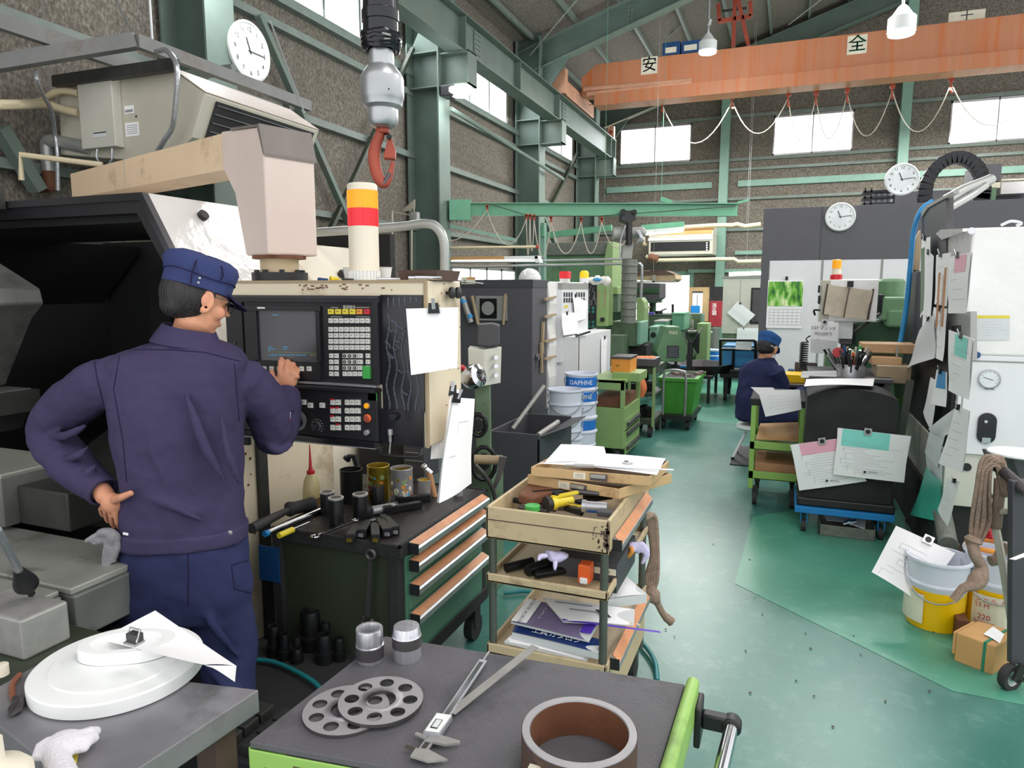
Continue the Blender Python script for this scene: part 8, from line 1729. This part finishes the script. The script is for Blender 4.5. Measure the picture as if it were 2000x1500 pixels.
Yv = 10.6; root = thing('blue_bin','light blue plastic bin standing in a black frame cart','bin',PY(1450,720,Yv)); m = U('blue_bin'); bpx(m,1411,674,1486,719,Yv,.5); m.build('bin_body',root,.03)
root = thing('frame_cart','black frame cart carrying the light blue bin','cart',PZ(1430,755)); m = U('black_iron')
for a_,b_ in (((1407,664),(1475,665)),((1475,665),(1476,720)),((1407,664),(1407,722)),((1407,682),(1486,683)),((1433,683),(1431,722))): m.tube([PY(*a_,Yv-.1),PY(*b_,Yv-.1)],.02)
z = zy_(1430,728,Yv-.1); X0,X1 = xr_(1408,730,Yv-.1),xr_(1486,730,Yv-.1); m.box(X0,Yv-.3,z-.05,X1,Yv+.6,z); m.build('frame',root)
for x in (X0+.08,X1-.08):
    for y in (Yv-.2,Yv+.5): m = U('rubber'); m.cyl((x-.02,y,.08),(x+.02,y,.08),.08,n=16); m.box(x-.03,y-.02,.1,x+.03,y+.02,z-.04); m.build('castor',root)
q = PZ(1392,716,0); pail(q,.15,.36,'pail_white','pail_blue',None,'small blue and white pail beside the white pole in the background',None,False,.9,.3)
# ================================================================ PEOPLE
from mathutils.bvhtree import BVHTree
def soft(o,vox,it=4,folds=0,fs=.12,depth=2):
    md = o.modifiers.new('join','REMESH'); md.mode = 'VOXEL'; md.voxel_size = vox; md.use_smooth_shade = True
    sm = o.modifiers.new('smooth','SMOOTH'); sm.factor = .6; sm.iterations = it
    if folds:
        tx = bpy.data.textures.new('folds','CLOUDS'); tx.noise_scale = fs; tx.noise_depth = depth; d = o.modifiers.new('folds','DISPLACE'); d.texture = tx; d.strength = folds; d.mid_level = .5; d.texture_coords = 'GLOBAL'
    return o
def limb(mb,pts,n=16):   # pts: (point, radius)
    pts = [(V(p),r) for p,r in pts]; mb.tube([p for p,r in pts],[r for p,r in pts],n)
    for p,r in pts[1:-1]: mb.ell(p,(r,0,0),(0,r,0),(0,0,r),12,8)
def curve_r(pts,n=5):
    P_ = arcpts([p for p,r in pts],n); R_ = []
    for i in range(len(pts)-1): R_ += [pts[i][1]+(pts[i+1][1]-pts[i][1])*k/n for k in range(n)]
    return list(zip(P_,R_+[pts[-1][1]]))
def trunk(mb,rings,rt,n=24):
    fw = V((0,0,1)).cross(rt); R_ = []
    for c,hw,hd in rings: R_.append([V(c)+rt*(hw*math.copysign(abs(math.cos(a))**.8,math.cos(a)))+fw*(hd*math.copysign(abs(math.sin(a))**.9,math.sin(a))) for a in [2*math.pi*i/n for i in range(n)]])
    mb.loft(R_)
def seam(o,lines,r,mt,nm,root):
    dg = bpy.context.evaluated_depsgraph_get(); dg.update(); bv = BVHTree.FromObject(o,dg); M_ = o.matrix_world; m = U(mt)
    for ln in lines:
        P_ = []
        for (a,b) in zip(ln,ln[1:]):
            for k in range(10):
                d = ray(a[0]+(b[0]-a[0])*k/10,a[1]+(b[1]-a[1])*k/10).normalized(); h = bv.ray_cast(CAM,d)
                if h[0] is not None: P_.append(h[0]-d*r*.3)
        if len(P_) > 2: m.tube(P_,r,6)
    return m.build(nm,root)
def head(root,skin,c,fd,tilt,s,capm,mask=False,glasses=False):
    """c skull centre, fd level facing direction, tilt forward in radians"""
    c = V(c); fd = V(fd).normalized(); up = V((0,0,1)); f = (fd*math.cos(tilt)-up*math.sin(tilt)); u = (up*math.cos(tilt)+fd*math.sin(tilt)); sd = f.cross(u)
    P = lambda a,b,e: c+(f*a+sd*b+u*e)*s
    def E(mb,q,ra,rb,re,*k): mb.ell(q,f*ra*s,sd*rb*s,u*re*s,*k)
    E(skin,P(0,0,.015),.094,.075,.100,20,14); E(skin,P(.032,0,-.05),.060,.056,.066,16,10); E(skin,P(.062,0,-.096),.026,.028,.020); E(skin,P(.02,.0,-.078),.056,.056,.032)
    skin.tube([P(.086,0,.010),P(.104,0,-.018),P(.108,0,-.032)],[.009*s,.012*s,.013*s],10); E(skin,P(.088,0,-.062),.012,.022,.008)
    for k in (-1,1): E(skin,P(.076,k*.034,.012),.014,.020,.010); E(skin,P(.06,k*.045,-.03),.026,.018,.024)
    for k in (-1,1):
        e = U('skin'); e.tube([P(.012+.016*math.sin(a)-.004,k*(.078+.010*math.sin(a)),-.012+.031*math.cos(a)) for a in [math.pi*(-.12+1.25*j/10)*1.0 for j in range(11)]][::1],.0062*s,8); E(e,P(.006,k*.079,-.006),.013,.006,.022); E(e,P(.004,k*.080,-.036),.007,.005,.009); soft(e.build('ear',root),.0035*s,3)
        y = U('ink_dark'); y.ell(P(.088,k*.032,.006),f*.006*s,sd*.013*s,u*.004*s); y.build('eye',root)
    m = U('hair'); E(m,P(-.014,0,.006),.090,.079,.088,24,16); E(m,P(-.048,0,-.040),.044,.056,.040,16,10)
    for k in (-1,1): m.tube([P(.02,k*.072,.03),P(.022,k*.076,.0),P(.020,k*.075,-.022)],[.016*s,.010*s,.004*s],8)
    soft(m.build('hair',root),.006*s,3)
    m = U(capm); n = 32
    def ring(h,ra,rb,off=0): return [P(off+ra*math.cos(2*math.pi*i/n),rb*math.sin(2*math.pi*i/n),h+.004*math.sin(3*2*math.pi*i/n)*(h > .06)) for i in range(n)]
    m.loft([ring(.022,.093,.080),ring(.024,.102,.088),ring(.060,.103,.089),ring(.062,.105,.091),ring(.095,.113,.098,-.004),ring(.112,.106,.090,-.006),ring(.124,.080,.066,-.004),ring(.130,.03,.03),ring(.131,.002,.002)]); cap = m.build('cap',root)
    m = U(capm if not glasses else 'navy_seam'); g = []
    for j in range(2):
        for i in range(13): a = math.radians(-62+i*124/12); rr = (0,.068)[j]; g.append(P((.095+rr*(.35+.65*math.cos(a*.9)))*math.cos(a*.75),.088*math.sin(a)*(1-.12*j),.028-.02*j*math.cos(a)-.006*j))
    m.add(g+[v+u*.004*s for v in g],[(i,i+1,i+14,i+13) for i in range(12)]+[(i+26,i+39,i+40,i+27) for i in range(12)]+[(i+13,i+14,i+40,i+39) for i in range(12)]+[(i,i+26,i+27,i+1) for i in range(12)]+[(0,13,39,26),(12,38,51,25)],True); m.build('brim',cap)
    m = U('alu'); q = [P(-.03,.0885,.036),P(-.03,.0885,.05),P(-.044,.084,.036),P(-.044,.084,.05)] if glasses else []
    if q:
        for p in q[:2]: m.lathe(p,[(.001,.001),(.0035,.0015),(.004,0)],12,sd)
        m.build('eyelet',cap); m = U('navy_seam'); m.tube([P(-.05,.089,.024),P(-.055,.092,.06),P(-.052,.088,.095),P(-.04,.07,.115)],.0022,6); m.tube([P(.03,.094,.062),P(.03,.098,.08),P(.02,.092,.105)],.0022,6); m.tube(ring(.061,.106,.0925)[:],.0012,5); m.build('cap_seam',cap)
        m = U('chrome'); m.tube([P(.012,.079,.012),P(.08,.068,.010),P(.098,.06,.008)],.0014,6); m.use('black_gloss'); 
        for k in (-1,1): m.tube([P(.104+.0*i,k*.033+.024*math.cos(i*.5236),-.002+.018*math.sin(i*.5236)) for i in range(13)],.0014,6)
        m.build('glasses',root)
    if mask:
        m = U('white_plastic'); E(m,P(.062,0,-.055),.056,.060,.052); m.tube([P(.06,.06,-.03),P(.02,.082,-.002)],.003*s,6); m.tube([P(.02,.084,-.0),P(-.06,.075,-.005)],.004*s,6); m.build('face_mask',root)
# ---- standing worker
W = PD; root = thing('person','standing person from behind in navy jacket and cap, hand on hip, pressing the panel','person',(W(365,1050,2.05).x,W(365,1050,2.05).y,0))
rt = (CR*.985+FH*.17).normalized(); hc = W(380,580,2.06); fd = FH*math.cos(.82)+CR*math.sin(.82)
sk = U('skin'); head(root,sk,hc,fd,.32,.95,'navy_cap',glasses=True)
limb(sk,[(W(386,600,2.07),.050),(W(376,640,2.07),.052),(W(368,690,2.07),.07)])
trunk(sk,[(W(362,680,2.06),.13,.07),(W(350,740,2.06),.16,.09),(W(352,900,2.06),.14,.09),(W(360,1080,2.06),.15,.09)],rt)
AL = [(W(238,735,2.04),.066),(W(168,768,2.07),.072),(W(98,838,2.12),.064),(W(140,908,2.06),.060),(W(196,955,2.0),.044)]
AR = [(W(470,735,2.11),.068),(W(518,790,2.19),.068),(W(536,850,2.26),.062),(W(553,815,2.34),.056),(W(560,776,2.42),.044)]
for A in (AL,AR): limb(sk,[(p,r*.55) for p,r in A])
LL = [(W(298,1140,2.05),.104),(W(286,1240,2.04),.100),(W(283,1350,2.03),.088),(W(300,1480,2.05),.078),(W(302,1570,2.06),.070)]
LR = [(W(425,1140,2.08),.098),(W(440,1240,2.06),.093),(W(450,1350,2.05),.080),(W(457,1480,2.08),.076),(W(458,1575,2.10),.070)]
for A in (LL,LR): limb(sk,[(p,r*.6) for p,r in A])
# left hand on the hip: palm under the cuff, thumb back, fingers forward
limb(sk,[(W(196,955,2.0),.027),(W(208,972,1.985),.027)]); sk.ell(W(218,982,1.975),CR*.030+V((0,0,-.012)),FH*.022,V((.0,0,.030))+CR*.01)
limb(sk,[(W(222,976,1.955),.014),(W(238,971,1.925),.0115),(W(258,962,1.915),.0085)],10)
for k,(x,y,d) in enumerate(((226,1002,1.97),(216,1005,1.98),(206,1001,2.0),(197,994,2.02))): limb(sk,[(W(216-k*3,984,1.98),.011),(W(x,y,d),.0082),(W(x+3,y+20-k*3,d+.015+.01*k),.0078),(W(x+8,y+30-k*5,d+.04),.007)],10)
# right hand on the keys
limb(sk,[(W(560,776,2.42),.027),(W(560,764,2.44),.027)]); sk.ell(W(560,744,2.46),CR*.038,FH*.020+V((0,0,.0)),V((0,0,.040))); sk.ell(W(562,728,2.475),CR*.036,FH*.016,V((0,0,.018)))
for x,y,x2,y2,x3,y3,dd in ((547,724,548,706,551,699,.050),(559,720,562,706,563,704,.052),(570,723,574,711,576,712,.050),(579,730,584,720,586,722,.044)): limb(sk,[(W(x+1,y+10,2.455),.0115),(W(x,y,2.465),.0105),(W(x2,y2,2.49),.0095),(W(x3,y3,2.465+dd),.008)],10)
limb(sk,[(W(541,752,2.45),.014),(W(533,736,2.47),.011),(W(531,724,2.50),.009)],10)
soft(sk.build('body',root),.0045,2)
jk = U('navy')
trunk(jk,[(W(370,650,2.07),.062,.062),(W(368,662,2.07),.080,.075),(W(362,674,2.07),.128,.088),(W(352,688,2.065),.172,.096),(W(347,706,2.06),.200,.102),(W(346,735,2.06),.198,.110),(W(346,780,2.06),.192,.116),(W(350,860,2.06),.184,.12),(W(358,950,2.06),.172,.118),(W(358,1010,2.06),.178,.12),(W(359,1050,2.06),.184,.122)],rt)
for A in (AL,AR): limb(jk,[(p,r*(1.06 if i != 2 else 1.12)) for i,(p,r) in enumerate(curve_r(A,4))][:-1]+[(A[-1][0],A[-1][1])])
rd = random.Random(4)
def ridge(mb,pts,r):  # a cloth fold
    P_ = arcpts([W(*p) for p in pts],4); n = len(P_); mb.tube(P_,[r*math.sin(math.pi*(i+.6)/(n+.2)) for i in range(n)],8)
for pts,r in ((((290,780,1.945),(300,880,1.94),(330,960,1.945)),.014),(((360,760,1.945),(400,870,1.94),(450,960,1.96)),.016),(((250,960,1.95),(330,985,1.94),(400,1020,1.94)),.013),(((430,800,1.96),(445,880,1.955),(470,950,1.97)),.014),(((230,820,1.98),(250,900,1.96),(255,950,1.95)),.013),(((110,790,2.06),(150,800,2.03),(190,785,2.0)),.014),(((90,850,2.06),(130,850,2.02),(170,830,2.02)),.016),(((110,900,2.02),(150,890,1.99),(175,870,2.0)),.014),(((140,940,2.01),(170,925,1.98),(190,905,1.99)),.012),(((500,800,2.14),(530,830,2.17),(570,840,2.22)),.014),(((505,850,2.18),(540,880,2.2),(575,868,2.24)),.014),(((530,790,2.26),(560,800,2.28),(585,795,2.32)),.010)): ridge(jk,pts,r)
jo = soft(jk.build('jacket',root),.0065,5,.016,.10)
m = U('navy'); n = 28; fw = V((0,0,1)).cross(rt); c0,c1 = W(384,640,2.06),W(366,660,2.06)
nd = (W(392,612,2.06)-W(366,660,2.06)).normalized(); 
def cr(c,ra,rb,lift=0): return [c+rt*(ra*math.cos(2*math.pi*i/n))+fw*(rb*math.sin(2*math.pi*i/n))+V((0,0,-.016*math.cos(2*math.pi*i/n)+lift*math.sin(2*math.pi*i/n))) for i in range(n)]
m.loft([cr(W(366,674,2.07),.102,.088),cr(W(367,660,2.07),.090,.078),cr(W(369,646,2.07),.077,.070),cr(W(370,640,2.07),.073,.067),cr(W(370,641,2.07),.068,.062),cr(W(368,660,2.07),.066,.060)],False); m.build('collar',jo)
for nm,A in (('cuff',AL),('cuff',AR)):
    a,b = A[-2][0],A[-1][0]; d = (b-a).normalized(); m = U('navy'); m.lathe(b-d*.03,[(.040,-.01),(.047,0),(.046,.045),(.040,.047),(.038,.02)],24,d); m.build(nm,jo)
m = U('navy'); trunk(m,[(W(359,1024,2.06),.186,.126),(W(359,1056,2.06),.188,.128)],rt); soft(m.build('waistband',jo),.007,2,.006,.08)
seam(jo,[[(205,690),(245,683),(330,683),(400,688),(478,708)],[(182,690),(190,740),(205,800)],[(458,710),(462,760),(468,830)],[(235,685),(222,760),(240,860),(248,950)]],.0016,'navy_seam','stitching',jo)
m = U('alu'); q = W(450,1040,1.93); m.lathe(q,[(.006,0),(.0065,.002),(.001,.003)],14,-FH); m.build('snap_button',jo)
m = U('paper'); m.slab([W(x,y,1.93) for x,y in ((240,1040),(250,1042),(250,1046),(240,1044))],FH*.003); m.use('red_plastic'); m.slab([W(x,y,2.21) for x,y in ((564,818),(567,818),(567,822),(564,822))],FH*.003); m.use('paper'); m.slab([W(x,y,2.21) for x,y in ((564,805),(567,805),(567,817),(564,817))],FH*.003); m.build('label_tag',jo)
tr_ = U('navy_blue'); trunk(tr_,[(W(359,1035,2.06),.174,.114),(W(360,1090,2.06),.192,.130),(W(362,1150,2.06),.200,.132),(W(364,1195,2.06),.196,.12)],rt)
for A in (LL,LR): limb(tr_,curve_r(A,3))
for pts,r in ((((340,1180,1.96),(310,1240,1.95),(260,1290,1.96)),.014),(((390,1180,1.96),(430,1240,1.95),(470,1290,1.98)),.014),(((400,1300,1.97),(440,1340,1.96),(480,1350,1.99)),.012),(((250,1120,1.97),(280,1180,1.95),(270,1240,1.95)),.012)): ridge(tr_,pts,r)
to = soft(tr_.build('trousers',root),.008,5,.02,.12)
seam(to,[[(366,1060),(368,1120),(367,1190)],[(240,1062),(245,1076),(298,1064),(300,1055)],[(452,1104),(498,1090)],[(452,1104),(458,1150),(500,1160)]],.0018,'navy_seam','stitching',to)
for A in (LL,LR):
    p = A[-1][0]; m = U('black'); m.ell(V((p.x,p.y,.045)),rt*.05,V((-rt.y,rt.x,0))*.05,(0,0,.045)); q = V((p.x,p.y,.035))+fw*.08; m.ell(q,rt*.048,fw*.11,(0,0,.035)); m.box(p.x-.045,p.y-.05,0,p.x+.045,p.y+.13,.02); soft(m.build('shoe',root),.008,3)
glove('work_glove','pair of worn grey gloves tucked in the back pocket of the standing worker',[(W(208,1040,1.95),(CR*.030,FH*.016,V((0,0,.014)))),(W(222,1050,1.95),(CR*.020,FH*.016,V((0,0,.02))))],
      [[W(200,1040,1.95),W(182,1050,1.95),W(170,1056,1.95)],[W(210,1050,1.95),W(192,1058,1.95),W(184,1060,1.95)],[W(212,1055,1.95),W(206,1080,1.95),W(203,1105,1.95)],[W(218,1055,1.95),W(216,1080,1.95),W(211,1108,1.95)],[W(228,1050,1.95),W(230,1070,1.95),W(222,1095,1.95)]],.010,'grey_glove',vox=.004)
# ---- seated worker
D0 = 6.5; root = thing('person','seated person with blue cap and white face mask on a stool in the background','person',(W(1480,815,D0).x,W(1480,815,D0).y,0))
fd = CR*.80+FH*.6; rt = (CR*.75-FH*.66).normalized(); sk = U('skin'); head(root,sk,W(1498,678,D0),fd,.45,1.05,'blue_cap',mask=True)
limb(sk,[(W(1500,685,D0),.055),(W(1492,705,D0),.058),(W(1488,725,D0),.07)]); trunk(sk,[(W(1486,715,D0),.13,.08),(W(1484,760,D0),.15,.1),(W(1478,815,D0),.15,.1)],rt)
A1 = [(W(1512,722,6.36),.085),(W(1524,750,6.4),.078),(W(1528,776,6.45),.068),(W(1552,772,6.55),.058),(W(1574,760,6.7),.046)]
A2 = [(W(1460,722,6.62),.085),(W(1470,750,6.8),.072),(W(1490,770,6.95),.066),(W(1530,765,7.0),.056),(W(1560,755,7.0),.046)]
G1 = [(W(1478,812,6.42),.10),(W(1520,810,6.5),.092),(W(1560,812,6.55),.082),(W(1556,850,6.6),.07),(W(1552,895,6.65),.055)]
G2 = [(W(1470,812,6.55),.10),(W(1515,808,6.62),.092),(W(1552,808,6.7),.082),(W(1550,845,6.7),.07),(W(1546,888,6.7),.055)]
for A in (A1,A2,G1,G2): limb(sk,[(p,r*.55) for p,r in A])
for A in (A1,A2):
    p = A[-1][0]; d = (p-A[-2][0]).normalized(); sk.ell(p+d*.04,d*.045,FH*.02,(0,0,.035))
    for k in range(4): limb(sk,[(p+d*.07+V((0,0,.022-.014*k)),.010),(p+d*.10+V((0,0,.018-.014*k)),.009),(p+d*.115+V((0,0,.002-.014*k)),.008)],8)
    limb(sk,[(p+d*.03+V((0,0,.03)),.011),(p+d*.07+V((0,0,.045)),.009)],8)
soft(sk.build('body',root),.008,2)
jk = U('navy_blue'); trunk(jk,[(W(1497,698,D0),.07,.07),(W(1490,710,D0),.15,.10),(W(1486,724,D0),.19,.13),(W(1484,750,D0),.205,.155),(W(1481,785,D0),.205,.165),(W(1478,818,D0),.20,.16)],rt)
for A in (A1,A2): limb(jk,curve_r(A,3))
soft(jk.build('jacket',root),.011,4,.03,.14)
m = U('navy_blue'); trunk(m,[(W(1478,800,D0),.18,.15),(W(1478,822,D0),.18,.15)],rt)
for A in (G1,G2): limb(m,curve_r(A,3))
soft(m.build('trousers',root),.012,4,.02)
for A in (G1,G2): p = A[-1][0]; m = U('black'); m.ell((p.x,p.y,.05),(.05,0,0),(0,.05,0),(0,0,.05)); m.ell(V((p.x,p.y,.04))+fd*.09,fd.normalized()*.11,V((-fd.y,fd.x,0)).normalized()*.045,(0,0,.038)); soft(m.build('shoe',root),.012,2)
c = W(1478,822,D0); z = c.z-.03; root = thing('stool','round stool with white tubular legs under the seated worker','stool',(c.x,c.y,0)); m = U('white_plastic'); m.lathe((c.x,c.y,z-.05),[(.001,0),(.17,0),(.185,.02),(.18,.045),(.001,.05)],28); m.build('seat',root)
for a in (-2.5,-.6,.9,2.4): m = U('white_plastic'); m.tube([(c.x+.10*math.cos(a),c.y+.10*math.sin(a),z-.05),(c.x+.24*math.cos(a),c.y+.24*math.sin(a),.02)],.013,8); m.use('black'); m.cyl((c.x+.24*math.cos(a),c.y+.24*math.sin(a),0),(c.x+.24*math.cos(a),c.y+.24*math.sin(a),.03),.016,n=10); m.build('leg',root)
